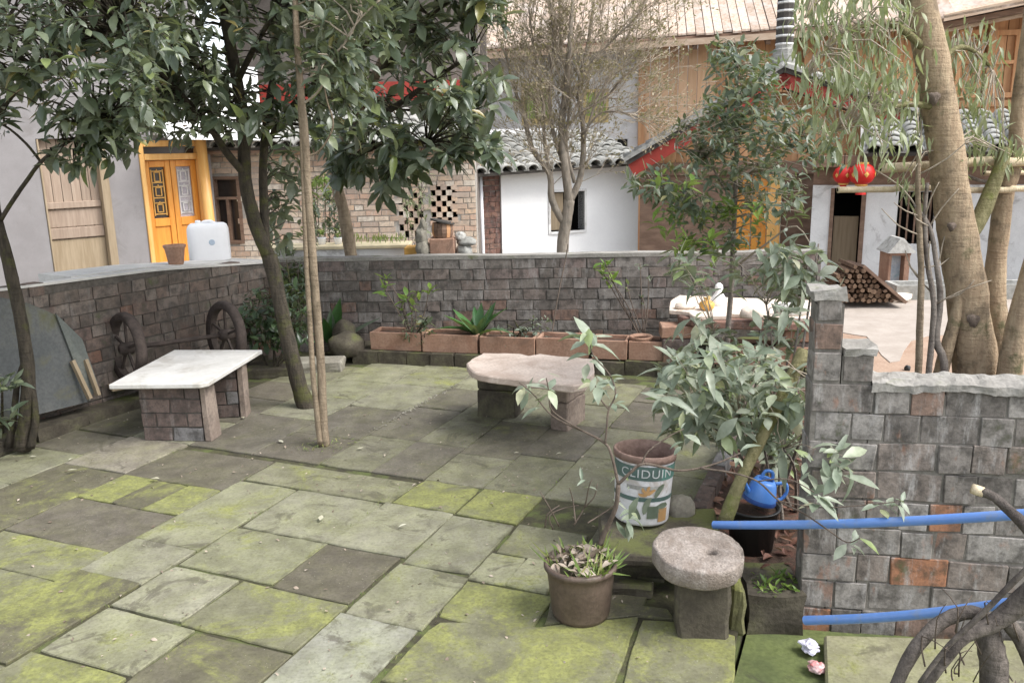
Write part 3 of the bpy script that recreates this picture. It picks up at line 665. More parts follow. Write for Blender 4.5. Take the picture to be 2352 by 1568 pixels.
# ================================================================== COURT WALLS
# long wall at the back
BW = Plane((-2.06, 7.18), (2.56, 6.98))
bwall = thing('brick_wall', 'long grey brick wall at the back of the court behind the terracotta planters', 'wall', (0, 7.1, 0))
mb = MB(); mb.pbox(BW, -0.03, BW.len, -0.06, 0.775, -0.11, -0.003); mb.build('wall_core', M['mortar'], bwall)
lay_bricks(bwall, BW, 0, BW.len, -0.02, 0.775, 0.092, 0.215, 0.12, 'brick_shade', half=0.3, limit=300)
mb = MB(); n = 22
top = [(BW.len * i / n, 0.80 + random.uniform(-.006, .008)) for i in range(n + 1)]
for (u0, z0), (u1, z1) in zip(top, top[1:]):
    mb.hexa([BW.pt(u0, .772, .008), BW.pt(u1, .772, .008), BW.pt(u1, .772, -.125), BW.pt(u0, .772, -.125), BW.pt(u0, z0, .012), BW.pt(u1, z1, .012), BW.pt(u1, z1, -.125), BW.pt(u0, z0, -.125)])
mb.build('coping', M['coping'], bwall)
# wall on the left, with a broad mortared top
LWp = Plane(LW0.xy, LW1.xy)
lwall = thing('brick_wall', 'dark brick wall with pale mortared top behind the white slab table', 'wall', (-2.7, 5.5, 0))
def lw_top(u): return float(np.interp(u, [0, 1.0, 2.2, LWp.len], [.965, .93, .895, .80]))
mb = MB(); nseg = 8
for i in range(nseg):
    u0, u1 = LWp.len * i / nseg, LWp.len * (i + 1) / nseg
    za, zb = lw_top(u0) - .016, lw_top(u1) - .016
    mb.hexa([LWp.pt(u0, -.06, -.005), LWp.pt(u1, -.06, -.005), LWp.pt(u1, -.06, -.1), LWp.pt(u0, -.06, -.1), LWp.pt(u0, za, -.005), LWp.pt(u1, zb, -.005), LWp.pt(u1, zb, -.1), LWp.pt(u0, za, -.1)])
mb.build('wall_core', M['mortar_dark'], lwall)
lay_bricks(lwall, LWp, 0.02, LWp.len - .02, 0.0, 0.93, 0.082, 0.2, 0.1, 'brick_shaded', half=0.45, limit=300, skip=lambda u, z, L, h: z + h / 2 > lw_top(u) + .012)
mb = MB()
for i in range(16):
    u0, u1 = LWp.len * i / 16, LWp.len * (i + 1) / 16
    mb.hexa([LWp.pt(u0, lw_top(u0) - .016, .01), LWp.pt(u1, lw_top(u1) - .016, .01), LWp.pt(u1, lw_top(u1) - .016, -.10), LWp.pt(u0, lw_top(u0) - .016, -.10),
             LWp.pt(u0, lw_top(u0), .012), LWp.pt(u1, lw_top(u1), .012), LWp.pt(u1, lw_top(u1) - .004, -.10), LWp.pt(u0, lw_top(u0) - .004, -.10)])
mb.build('coping', M['pale_ledge'], lwall)
mb = MB()
for i in range(6):
    u0 = 1.62 + (LWp.len - 1.62) * i / 6; u1 = 1.62 + (LWp.len - 1.62) * (i + 1) / 6; e0, e1 = lw_top(u0) + .003, lw_top(u1) + .003
    mb.hexa([LWp.pt(u0, .74, -.113), LWp.pt(u1, .74, -.113), LWp.pt(u1, .74, -.46), LWp.pt(u0, .74, -.46), LWp.pt(u0, e0, -.113), LWp.pt(u1, e1, -.113), LWp.pt(u1, e1, -.46), LWp.pt(u0, e0, -.46)])
mb.build('ledge_slab', M['pale_ledge'], lwall)
mb = MB(); mb.pbox(LWp, 0, LWp.len, -1.1, .70, -.42, -.113); mb.build('backing', M['mortar'], lwall)
# stone gutter along its foot
gut = thing('stone_kerb', 'low dark stone kerb along the foot of the wall by the wheels', 'kerb', LWp.pt(1.7, 0, .1))
u = 0.3
while u < LWp.len - .5:
    L = random.uniform(.3, .5); mb = MB(); mb.pbox(LWp, u, u + L - .01, -.04, .07 + random.uniform(-.01, .01), .02, .17 + random.uniform(-.015, .015), .006); mb.build('kerb_stone', M['darkstone'], gut, rough=.005); u += L
# wall on the near side of the bed: stepped end, large bricks on edge
RW = Plane((1.055, 2.90), (2.5, 2.645))
rwall = thing('brick_wall', 'stepped grey brick wall behind the blue pipes with a raised end pier', 'wall', (1.6, 2.8, 0))
def rw_top(u): return 1.155 if u < .095 else (.975 if u < .20 else .842)
mb = MB()
for u0, u1, zt in ((0.0, .095, 1.15), (.095, .20, .97), (.20, RW.len, .838)): mb.pbox(RW, u0 + .004, u1, -.13, zt - .012, -.125, -.003)
mb.build('wall_core', M['mortar_wall'], rwall)
lay_bricks(rwall, RW, 0.0, RW.len, -.12, .862, 0.1085, 0.215, .14, 'brick_grey', half=0.62, gap=.006, skip=lambda u, z, L, h: u > .2 and z > rw_top(u) - .02, limit=200)
ms = blocks('brick_grey')
for u0, u1, z0, z1 in ((0, .097, .862, .97), (.1, .205, .862, .965), (0, .094, .975, 1.075), (.003, .09, 1.08, 1.16)):
    put('brick', random.choice(ms), rwall, frame_mat(RW.pt((u0 + u1) / 2, (z0 + z1) / 2, -.066), RW.u, RW.n, Z1, u1 - u0 - .008, .14, z1 - z0 - .008))
mb = MB()
for i in range(3):
    u0 = .2 + (RW.len - .2) * i / 3; u1 = .2 + (RW.len - .2) * (i + 1) / 3
    a_ = [RW.pt(u0, z_, o_) for z_, o_ in ((.836, .014), (.862, .014), (.874, -.01), (.874, -.12), (.836, -.145))]; b_ = [RW.pt(u1, z_, o_) for z_, o_ in ((.836, .014), (.862, .014), (.874, -.01), (.874, -.12), (.836, -.145))]
    n_ = 5
    for k in range(12):
        p_ = [x.lerp(y, k / 12) for x, y in zip(a_, b_)]; q_ = [x.lerp(y, (k + 1) / 12) for x, y in zip(a_, b_)]
        mb.add(p_ + q_, [(j, (j + 1) % n_, n_ + (j + 1) % n_, n_ + j) for j in range(n_)])
mb.pbox(RW, -.006, .1, 1.158, 1.19, -.14, .01, .006); mb.pbox(RW, .1, .212, .963, .985, -.14, .012, .005)
mb.build('coping', M['coping'], rwall, rough=.011)

# ================================================================== LEDGE AND PLANTERS
LG = Plane((-1.30, 6.735), (2.32, 5.81))
ledge = thing('planter_ledge', 'low dark stone ledge carrying the terracotta planters along the back wall', 'ledge', (0, 6.6, 0))
mb = MB(); mb.prism([tuple(LG.pt(0, 0, -.02).xy), tuple(LG.pt(LG.len, 0, -.02).xy), (2.45, 6.98), (-1.3, 7.14)], -.05, .082); mb.build('fill', M['darkstone'], ledge)
u = 0.0
while u < LG.len - .1:
    L = random.uniform(.17, .26); mb = MB(); mb.pbox(LG, u + .004, u + L - .004, -.03, .095 + random.uniform(-.005, .008), -.14, random.uniform(-.006, .008), .004); mb.build('kerb_stone', M['darkstone'], ledge, rough=.004); u += L
def trough(name, label, x0, x1, ytop, depth=.22, h=.145, off=-.05, mat='terracotta', z=.1, rot=0.0):
    u0, _ = LG.uz(x0, ytop + 42, off); u1, _ = LG.uz(x1, ytop + 42, off)
    t = thing('planter_trough', label, 'planter', LG.pt((u0 + u1) / 2, z, off - depth / 2), 'terracotta planter troughs on the ledge')
    th = .022; mb = MB()
    mb.pbox(LG, u0, u1, z, z + h, off - th, off, .003); mb.pbox(LG, u0, u1, z, z + h, off - depth, off - depth + th, .003)
    mb.pbox(LG, u0, u0 + th, z, z + h, off - depth + th, off - th); mb.pbox(LG, u1 - th, u1, z, z + h, off - depth + th, off - th)
    mb.pbox(LG, u0 + th, u1 - th, z, z + .02, off - depth + th, off - th)
    mb.build('trough', M[mat], t, bevel=.004)
    mb = MB(); mb.pbox(LG, u0 + th, u1 - th, z + .02, z + h - .025, off - depth + th, off - th); mb.build('soil', M['bedsoil'], t)
    return t
tl = ['first terracotta planter trough beside the round rock', 'terracotta planter trough below the bright leafy sprig', 'terracotta planter trough in front of the spiky green plant', 'terracotta planter trough just behind the pink stone bench', 'brownish planter trough behind the right end of the pink bench', 'brown planter trough below the small round clay pot']
for (x0, x1, yt), l in zip([(852, 967, 769), (970, 1096, 773), (1102, 1228, 778), (1232, 1352, 783), (1358, 1440, 788), (1444, 1530, 793)], tl):
    trough('planter_trough', l, x0, x1, yt, off=-.05 + random.uniform(-.012, .012))
trough('planter_trough', 'reddish planter trough in front of the thick-topped stone table', 1640, 1745, 803, off=-.03)
trough('planter_trough', 'reddish planter trough nearest the stepped wall pier', 1750, 1862, 806, off=-.03)

# ================================================================== BUILDINGS BEYOND
# --- plastered house with the two doors (left)
LB = Plane((-5.6 - .75 * 4, 12.3 - .66 * 4), (-5.6 + .75 * 1.6, 12.3 + .66 * 1.6))
lh = thing('plaster_house', 'grey plastered house with a bare wooden door and a varnished orange double door', 'house', LB.pt(2, -1.1))
d1 = LB.rect(108, 330, 262, 690); d1 = (d1[0], d1[1], -1.1, LB.uz(180, 318)[1]); d2 = LB.rect(332, 318, 484, 640); d2 = (d2[0], d2[1] , -1.1, LB.uz(400, 322)[1])
ue = LB.uz(492, 450)[0]
mb = MB(); wall_cells(mb, LB, -4, ue, -1.1, 4.6, -.25, 0, [d1, d2]); mb.build('wall', M['plaster'], lh)
mb = MB(); mb.pbox(LB, -4, ue, -1.1, 4.6, -4, -3.8); mb.pbox(LB, ue - .2, ue, -1.1, 4.6, -3.8, -.25); mb.build('rear_wall', M['plaster'], lh)
mb = MB(); mb.pbox(LB, -4.3, ue + .3, 4.6, 4.75, -4.3, .6); mb.build('roof', M['tile_dark'], lh)
# bare door
dr = MB(); nb = 6
door = None
for i in range(nb):
    a = d1[0] + .03 + (d1[1] - d1[0] - .14) * i / nb; b = d1[0] + .03 + (d1[1] - d1[0] - .14) * (i + 1) / nb
    mb = MB(); mb.pbox(LB, a + .004, b - .004, -1.1, d1[3], -.16, -.12 + random.uniform(0, .006))
    zsp = LB.uz(180, 468)[1]
    o = mb.build('plank', M['doorwood'], lh)
for y0, y1 in ((463, 478), (523, 547)):
    z0, z1 = LB.uz(180, y1)[1], LB.uz(180, y0)[1]; mb = MB(); mb.pbox(LB, d1[0] + .02, d1[1] - .12, z0, z1, -.118, -.075); mb.build('batten', M['doorwood'], lh, bevel=.006)
mb = MB(); mb.pbox(LB, d1[0] + .02, d1[1] - .12, -1.0, LB.uz(180, 550)[1], -.117, -.10); mb.build('kick_board', M['doorwood2'], lh)
mb = MB(); mb.pbox(LB, d1[0] + .02, d1[1] - .12, LB.uz(180, 520)[1], LB.uz(180, 481)[1], -.117, -.108); mb.build('door_panel', M['doorwood'], lh)
mb = MB(); mb.pbox(LB, d1[1] - .115, d1[1] - .005, -1.1, d1[3] - .01, -.15, .03); mb.pbox(LB, d1[0] + .005, d1[0] + .028, -1.1, d1[3] - .01, -.15, .02); mb.build('door_frame', M['doorwood2'], lh, bevel=.006)
# orange double door
u0, u1, _, z1 = d2; w_ = u1 - u0
zt = LB.uz(400, 367)[1]; zb = LB.uz(400, 500)[1]
mb = MB()
mb.pbox(LB, u0 + .003, u0 + .07, -1.1, z1 - .003, -.2, .03); mb.pbox(LB, u1 - .14, u1 - .02, -1.1, z1 - .003, -.2, .05)
mb.pbox(LB, u0 + .07, u1 - .14, zt, zt + .09, -.2, .028); mb.pbox(LB, u0 + .07, u1 - .14, z1 - .09, z1 - .003, -.2, .028)
mb.build('door_frame', M['orange2'], lh, bevel=.008)
mb = MB(); mb.pbox(LB, u0 + .07, u1 - .14, zt + .09, z1 - .09, -.15, -.1); mb.build('transom_pane', M['glassdark'], lh)
lw_ = (w_ - .21) / 2
for k in range(2):
    a = u0 + .07 + k * lw_ + .004; b = a + lw_ - .008; st = lw_ * .2
    mb = MB(); mb.pbox(LB, a, a + st, -1.1, zt - .006, -.13, -.06); mb.pbox(LB, b - st, b, -1.1, zt - .006, -.13, -.06)
    mb.pbox(LB, a + st, b - st, zt - .1, zt - .006, -.13, -.06); mb.pbox(LB, a + st, b - st, zb - .12, zb, -.13, -.06); mb.pbox(LB, a + st, b - st, -1.1, -.95, -.13, -.06)
    mb.pbox(LB, a + st, b - st, -.95, zb - .12, -.12, -.085)
    dl = mb.build('door', M['orange'], lh, bevel=.006)
    mb = MB(); mb.pbox(LB, a + st, b - st, zb, zt - .1, -.12, -.11); mb.build('pane', M['glassdark' if k == 0 else 'paleglass'], dl)
    mb = MB(); g0, g1, h0, h1 = a + st, b - st, zb, zt - .1
    gw, gh = g1 - g0, h1 - h0
    def bar_(ua, za, ub, zb_): mb.bar(LB.pt(g0 + ua * gw, h0 + za * gh, -.1), LB.pt(g0 + ub * gw, h0 + zb_ * gh, -.1), .016, .016, LB.n)
    for q in (.12, .88):
        bar_(q, .05, q, .95)
    for z in (.08, .30, .40, .62, .70, .92): bar_(.12, z, .88, z)
    for z0_, z1_ in ((.12, .27), (.44, .6), (.72, .9)): bar_(.32, z0_, .32, z1_); bar_(.68, z0_, .68, z1_); bar_(.32, z0_, .68, z0_); bar_(.32, z1_, .68, z1_); bar_(.5, z1_, .5, z1_ + .06)
    mb.build('lattice', M['gold'] if k == 0 else M['dirty_white'], dl)
# white upper panel and its eave above the orange door
a = LB.rect(335, 190, 560, 318)
mb = MB(); mb.pbox(LB, a[0], a[1] + .25, a[2] + .05, a[3] + .25, .003, .05); mb.build('white_panel', M['whitewash'], lh)
mb = MB(); mb.hexa([LB.pt(a[0], a[2] + .03, .05), LB.pt(a[1] + .3, a[2] + .03, .05), LB.pt(a[1] + .3, a[2] + .03, 0), LB.pt(a[0], a[2] + .03, 0)] + [LB.pt(a[0], a[2] + .03, .0), LB.pt(a[0], a[2], .0), LB.pt(a[0], a[2], .0), LB.pt(a[0], a[2], .0)]) if False else mb.hexa([LB.pt(a[0], a[2] - .02, .75), LB.pt(a[1] + .3, a[2] - .06, .75), LB.pt(a[1] + .3, a[2] + .12, .05), LB.pt(a[0], a[2] + .12, .05), LB.pt(a[0], a[2] + .03, .75), LB.pt(a[1] + .3, a[2] - .01, .75), LB.pt(a[1] + .3, a[2] + .2, .05), LB.pt(a[0], a[2] + .2, .05)])
mb.build('awning', M['whitewash'], lh)
pp = LB.uz(470, 430, .1); mb = MB(); mb.tube([LB.pt(pp[0], -1.1, .12), LB.pt(pp[0] + .02, .3, .12), LB.pt(pp[0], a[2] + .02, .12)], [.085, .08, .075], 10, .03); mb.build('porch_post', M['orange2'], lh, smooth=True)

# --- tan brick house with the pierced wall (middle)
BH = Plane((-6.2, 13.6), (-.35, 13.3))
bh = thing('brick_house', 'tan brick house with pierced checker openings under a grey tiled eave', 'house', BH.pt(3, -1.1))
x0 = BH.uz(478, 450)[0]; x1 = BH.uz(1094, 480)[0]; zt = BH.uz(800, 338)[1]
win = BH.rect(492, 405, 556, 560); win = (win[0], win[1], win[2], win[3])
lat = [BH.rect(916, 440, 972, 545), BH.rect(990, 424, 1050, 512)]
mb = MB(); wall_cells(mb, BH, x0, x1, -1.1, zt, -.2, -.012, [win] + lat); mb.build('wall', M['mortar_light'], bh)
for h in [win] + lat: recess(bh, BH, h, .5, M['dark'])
ch, bl = .0855, .26
def skipb(u, z, L, h):
    if win[0] - .03 < u < win[1] + .03 and win[2] < z < win[3]: return True
    return any(q[0] < u < q[1] and q[2] < z < q[3] for q in lat)
lay_bricks(bh, BH, x0, x1, -.55, zt - .02, ch, bl, .12, 'brick_tan', half=.25, gap=.012, skip=skipb, limit=285)
for q in lat:                                                 # checker of half bricks and holes
    nz = 7; nu = 5; du = (q[1] - q[0]) / nu; dz = (q[3] - q[2]) / nz
    for i in range(nu):
        for j in range(nz):
            if (i + j) % 2 == 0: put('brick', random.choice(blocks('brick_tan')), bh, frame_mat(BH.pt(q[0] + (i + .5) * du, q[2] + (j + .5) * dz, -.055), BH.u, BH.n, Z1, du * 1.12, .12, dz * .98))
mb = MB(); b = .05; mb.pbox(BH, win[0], win[0] + b, win[2], win[3], -.15, .02); mb.pbox(BH, win[1] - b, win[1], win[2], win[3], -.15, .02); mb.pbox(BH, win[0] + b, win[1] - b, win[3] - b, win[3], -.15, .018); mb.pbox(BH, win[0] + b, win[1] - b, win[2], win[2] + b, -.15, .018)
zm = win[2] + (win[3] - win[2]) * .66; um = (win[0] + win[1]) / 2; mb.pbox(BH, win[0] + b, win[1] - b, zm, zm + .04, -.14, .01); mb.pbox(BH, um - .02, um + .02, win[2] + b, zm, -.14, .01)
wf = mb.build('window_frame', M['beam'], bh)
mb = MB(); mb.pbox(BH, win[0] + b, win[1] - b, win[2] + b, win[3] - b, -.12, -.11); mb.build('pane', M['glassdark'], wf)
mb = MB(); mb.pbox(BH, x0, x1, -1.1, 4.4, -3.2, -3); mb.pbox(BH, x0, x0 + .2, -1.1, zt, -3, -.2); mb.pbox(BH, x1 - .2, x1, -1.1, zt, -3, -.2)
uz_ = BH.uz(800, 262, -1.1)[1]
mb.pbox(BH, x0, x1, uz_ - .1, 4.6, -1.5, -1.3); mb.build('upper_wall', M['shaded_wall'], bh)
mb = MB(); zr = BH.uz(900, 232, -1.3)[1]; mb.pbox(BH, x0, x1, zr, zr + .3, -1.3, -1.22); mb.build('red_beam', M['red'], bh)
mb = MB(); mb.pbox(BH, x0 - .2, x1 + .2, 4.6, 4.75, -3.6, -.7); mb.build('upper_roof', M['tile_dark'], bh)
mb = MB(); mb.pbox(BH, x0, x1, zt - .06, zt + .02, -.1, .3); mb.build('eave_beam', M['beam'], bh)

TILE_CACHE = {}
def tile_mesh(w_, l_):
    k = (round(w_, 3), round(l_, 3))
    if k in TILE_CACHE: return TILE_CACHE[k]
    vs = []; fs = []; n = 6
    for j, (y, sc, dz) in enumerate(((0, 1.06, .018), (l_ * 1.25, .92, 0))):
        for i in range(n + 1):
            an = PI * i / n; vs.append((-math.cos(an) * w_ * .5 * sc, y, math.sin(an) * w_ * .42 * sc + dz))
    for i in range(n): fs.append((i, i + 1, n + 2 + i, n + 1 + i))
    b = len(vs)
    for j, (y, sc, dz) in enumerate(((0, .93, .006), (l_ * 1.25, .8, -.012))):
        for i in range(n + 1):
            an = PI * i / n; vs.append((-math.cos(an) * w_ * .5 * sc, y, math.sin(an) * w_ * .42 * sc + dz))
    for i in range(n): fs.append((b + i, b + n + 1 + i, b + n + 2 + i, b + i + 1)); fs.append((i, b + i, b + i + 1, i + 1))
    me = bpy.data.meshes.new('roof_tile'); me.from_pydata(vs, [], fs); me.update(); me.polygons.foreach_set('use_smooth', [True] * len(me.polygons)); me.materials.append(M['tile']); TILE_CACHE[k] = me; return me
def tiled_roof(parent, A, B, W, cols, rows, under='tile_dark', thick=.05):
    """grey barrel tiles on a sloping bed; A-B is the eave, W runs up the slope"""
    A, B, W = Vector(A), Vector(B), Vector(W); X = (B - A).normalized(); Yv = W.normalized(); N = X.cross(Yv).normalized()
    cw = (B - A).length / cols; rl = W.length / rows; me = tile_mesh(cw * .9, rl)
    mb = MB(); mb.hexa([A - N * thick, B - N * thick, B + W - N * thick, A + W - N * thick, A, B, B + W, A + W]); rf = mb.build('roof_bed', M[under], parent)
    cnt = 0; rest = []
    for i in range(cols):
        for j in range(rows):
            p = A + X * (cw * (i + .5)) + Yv * (rl * j - .03) + N * (.005 + random.uniform(0, .012))
            m = frame_mat(p, X, Yv, N, 1, 1, 1) @ Matrix.Rotation(random.uniform(-.05, .05), 4, 'Z') @ Matrix.Rotation(-.04, 4, 'X')
            cnt += 1; put('roof_tile', me, parent, m)
    mb = MB(); r = (B - A).length                       # concave gutters between, joined
    for i in range(cols + 1):
        p = A + X * (cw * i); mb.hexa([p - X * cw * .2 - N * .001 - Yv * .02, p + X * cw * .2 - N * .001 - Yv * .02, p + X * cw * .2 + W - N * .001, p - X * cw * .2 + W - N * .001, p - X * cw * .2 + N * .02 - Yv * .02, p + X * cw * .2 + N * .02 - Yv * .02, p + X * cw * .2 + W + N * .02, p - X * cw * .2 + W + N * .02])
    mb.build('gutter_tiles', M['tile'], parent)
eA = BH.pt(x0 - .2, BH.uz(600, 336, .35)[1], .35); eB = BH.pt(x1 - .05, BH.uz(1000, 334, .35)[1], .35)
tiled_roof(bh, eA, eB, -BH.n * 1.6 + Z1 * (uz_ - eA.z + .05), 20, 5)

# --- whitewashed house with the dark window
WH = Plane(D(1076, 450, 14.0).xy, D(1466, 450, 15.3).xy)
wh = thing('whitewashed_house', 'white walled house with one dark window under a mossy grey tile roof', 'house', WH.pt(1.5, -1.1))
R = WH.rect
u0 = WH.uz(1074, 480)[0]; ub = WH.uz(1152, 480)[0]; u1 = WH.uz(1466, 480)[0]; zt = WH.uz(1290, 372)[1]
win = R(1264, 440, 1342, 530); 
mb = MB(); wall_cells(mb, WH, ub, u1, -1.1, zt, -.22, 0, [win]); mb.build('wall', M['whitewash'], wh)
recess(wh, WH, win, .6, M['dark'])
mb = MB(); mb.pbox(WH, win[0] + .02, win[0] + (win[1] - win[0]) * .42, win[2] + .02, win[3] - .02, -.1, -.06); mb.build('shutter', M['doorwood2'], wh)
mb = MB(); b = .04; mb.pbox(WH, win[0] - b, win[0], win[2] - b, win[3] + b, -.05, .02); mb.pbox(WH, win[1], win[1] + b, win[2] - b, win[3] + b, -.05, .02); mb.pbox(WH, win[0], win[1], win[3], win[3] + b, -.05, .018); mb.pbox(WH, win[0], win[1], win[2] - b, win[2], -.05, .03); mb.build('window_frame', M['dirty_white'], wh)
mb = MB(); mb.pbox(WH, u0, ub, -1.1, zt, -.3, -.06); mb.build('side_wall', M['mortar_light'], wh)
lay_bricks(wh, WH, WH.uz(1112, 480)[0], ub - .005, -.6, zt, .085, .2, .12, 'brick_red', off=-.04, half=.3, limit=120)
lay_bricks(wh, WH, u0, WH.uz(1098, 480)[0], -.6, zt, .085, .2, .12, 'brick_red', off=-.05, half=.3, limit=80)
mb = MB(); p = WH.uz(1104, 480)[0]; mb.tube([WH.pt(p, -1.1, .05), WH.pt(p, .2, .05), WH.pt(p - .01, zt, .05)], .032, 8); mb.build('drain_pipe', M['jug'], wh, smooth=True)
mb = MB(); mb.pbox(WH, u0, u1, -1.1, zt + .6, -3, -2.8); mb.pbox(WH, u0, u0 + .15, -1.1, zt, -2.8, -.3); mb.pbox(WH, u1 - .2, u1, -1.1, zt, -2.8, -.22); mb.build('rear_wall', M['whitewash'], wh)
ev = WH.uz(1080, 399, .35)[1]; ew = WH.uz(1420, 377, .35)[1]
A = WH.pt(u0 - .25, ev - .02, .35); B = WH.pt(u1 - .05, ew + .02, .35)
tz = WH.uz(1290, 322, -1.6)[1]
tiled_roof(wh, A, B, -WH.n * 1.95 + Z1 * (tz - A.z + .03), 15, 7)
mb = MB(); mb.pbox(WH, u0 - .15, u1, zt - .08, zt, .003, .1); mb.build('eave_beam', M['edgewood'], wh)

# --- gatehouse with red gable
GHp = Plane(D(1438, 400, 14.6).xy, D(2100, 400, 13.6).xy)
gh = thing('gatehouse', 'gatehouse with red painted gable boards and banded chimney above orange doors', 'house', GHp.pt(1.5, -1.1))
pL, pK, pR = GHp.uz(1440, 374, .5), GHp.uz(1800, 160, .5), GHp.uz(2046, 244, .5)
pR2 = (pR[0] + (pR[0] - pK[0]) * .5, pR[1] + (pR[1] - pK[1]) * .5)
def rake(p, q, side):
    d = Vector((q[0] - p[0], q[1] - p[1])); nrm = Vector((-d.y, d.x)).normalized() * (1 if d.x > 0 else -1)
    def P2(t, h, o): return GHp.pt(p[0] + d.x * t + nrm.x * h, p[1] + d.y * t + nrm.y * h, o)
    mb = MB(); mb.hexa([P2(0, -.24, .5), P2(1, -.24, .5), P2(1, -.24, .46), P2(0, -.24, .46), P2(0, -.04, .5), P2(1, -.04, .5), P2(1, -.04, .46), P2(0, -.04, .46)]); mb.build('gable_board', M['red'], gh)
    mb = MB(); mb.hexa([P2(0, -.04, .56), P2(1, -.04, .56), P2(1, -.04, -2.6), P2(0, -.04, -2.6), P2(0, .03, .56), P2(1, .03, .56), P2(1, .03, -2.6), P2(0, .03, -2.6)]); mb.build('roof_bed', M['tile_dark'], gh)
    mb = MB(); mb.hexa([P2(0, .03, .6), P2(1, .03, .6), P2(1, .03, .4), P2(0, .03, .4), P2(0, .09, .6), P2(1, .09, .6), P2(1, .09, .4), P2(0, .09, .4)]); mb.build('verge', M['tile'], gh)
    L = d.length; n = int(L / .2)
    for i in range(n):
        for j in range(6):
            m = frame_mat(P2((i + (0.0)) / n, .035, .45 - j * .38), -GHp.n, (GHp.u * d.x + Z1 * d.y).normalized() if True else None, (GHp.u * nrm.x + Z1 * nrm.y).normalized(), 1, 1, 1)
            put('roof_tile', tile_mesh(.22, L / n), gh, m)
rake(pL, pK, 1); rake(pR2, pK, -1)
mb = MB(); nb = 16                                             # boarded gable wall
ul, ur = GHp.uz(1470, 420)[0], GHp.uz(1900, 420)[0]
def gz(u): return np.interp(u, [pL[0], pK[0], pR2[0]], [pL[1], pK[1], pR2[1]]) - .26
for i in range(22):
    a = ul + (pR2[0] - .3 - ul) * i / 22; b = ul + (pR2[0] - .3 - ul) * (i + 1) / 22
    mb = MB(); z0 = GHp.uz(1700, 372)[1]
    za, zb = max(gz(a), z0 + .02), max(gz(b), z0 + .02)
    mb.hexa([GHp.pt(a + .005, z0, 0), GHp.pt(b - .005, z0, 0), GHp.pt(b - .005, z0, -.06), GHp.pt(a + .005, z0, -.06), GHp.pt(a + .005, za, 0), GHp.pt(b - .005, zb, 0), GHp.pt(b - .005, zb, -.06), GHp.pt(a + .005, za, -.06)]); mb.build('plank', M['wallwood'], gh)
mb = MB(); mb.pbox(GHp, ul, pR2[0] - .3, z0 - .2, z0 - .003, -.08, .05); mb.build('lintel', M['beam'], gh)
dd = GHp.rect(1690, 380, 1760, 640); 
mb = MB(); zz = z0 - .2
mb.pbox(GHp, ul, dd[0] - .05, -1.1, zz, -.1, -.03); mb.pbox(GHp, GHp.uz(1798, 450)[0], ur, -1.1, zz, -.1, -.03); mb.build('wall', M['beam'], gh)
for a, b in ((dd[0] - .05, (dd[0] + dd[1]) / 2 - .01), ((dd[0] + dd[1]) / 2 + .01, dd[1])):
    mb = MB(); mb.pbox(GHp, a, b, -1.1, zz - .01, -.08, -.03)
    for z in (-.9, -.35, -.25, .2, .3): mb.pbox(GHp, a + .03, b - .03, z, z + .03, -.031, -.012)
    mb.build('door', M['orange'], gh)
mb = MB(); mb.pbox(GHp, dd[1] + .01, GHp.uz(1794, 450)[0], -1.1, zz - .01, -.1, .06); mb.build('door_post', M['orange2'], gh)
mb = MB(); mb.pbox(GHp, ul, pR2[0] - .3, -1.1, z0, -2.5, -2.4); mb.pbox(GHp, ul, ul + .1, -1.1, z0, -2.4, -.1); mb.build('rear_wall', M['whitewash'], gh)
# banded chimney on the ridge
cu, cz = GHp.uz(1799, 158, .3); c = GHp.pt(cu, 0, .3)
ch_ = MB(); 
def zc(y): return GHp.uz(1799, y, .3)[1]
r0 = abs(GHp.uz(1818, 60, .3)[0] - GHp.uz(1768, 60, .3)[0]) / 2 * .82
chim = MB(); chim.lathe(c, [(r0 * 1.75, zc(160)), (r0 * 1.8, zc(150)), (r0 * 1.5, zc(149)), (r0 * 1.62, zc(140)), (r0 * 1.45, zc(139)), (r0 * 1.5, zc(128)), (r0 * 1.3, zc(127)), (r0 * 1.3, zc(115)), (r0, zc(112)), (r0 * .96, zc(-140)), (r0 * .7, zc(-142))], 12, capt=True)
co = chim.build('chimney', M['tile'], gh)
for k, y in enumerate(range(100, -140, -19)):
    m2 = MB(); m2.lathe(c, [(r0 * 1.0, zc(y + 5)), (r0 * 1.07, zc(y + 4)), (r0 * 1.07, zc(y + 1)), (r0, zc(y))], 12, capb=False); m2.build('chimney_band', M['dirty_white'], co)
    m2 = MB(); m2.lathe(c, [(r0 * .985, zc(y)), (r0 * 1.03, zc(y - 1)), (r0 * 1.03, zc(y - 12)), (r0 * .985, zc(y - 13))], 12, capb=False); m2.build('chimney_course', M['tile_dark'], co)

# --- low farmhouse with lanterns (right)
RB = Plane(D(1868, 420, 12.6).xy, D(2480, 420, 11.4).xy)
rh = thing('farmhouse', 'low farmhouse with dark doorway and stained white wall under a grey tile roof', 'house', RB.pt(1, -1.1))
ea = RB.uz(1990, 352, .5); zt = RB.uz(2100, 372)[1]
door = RB.rect(1903, 430, 1984, 640); door = (door[0], door[1], -1.1, RB.uz(1944, 432)[1]); win = RB.rect(2060, 440, 2145, 560)
u0, u1 = 0, RB.len + 4.5
mb = MB(); wall_cells(mb, RB, u0, u1, -1.1, RB.uz(2100, 425)[1], -.2, 0, [door, win]); mb.build('wall', M['dirty_white'], rh)
zz = RB.uz(2100, 425)[1]; mb = MB(); mb.pbox(RB, u0, u1, zz + .002, zt + .1, -.2, -.02); mb.build('upper_wall', M['beam'], rh)
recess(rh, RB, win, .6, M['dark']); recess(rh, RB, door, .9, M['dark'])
mb = MB(); mb.pbox(RB, door[0] + .06, door[1] - .08, -1.1, RB.uz(1944, 500)[1], -.3, -.25); mb.build('door', M['doorwood2'], rh)
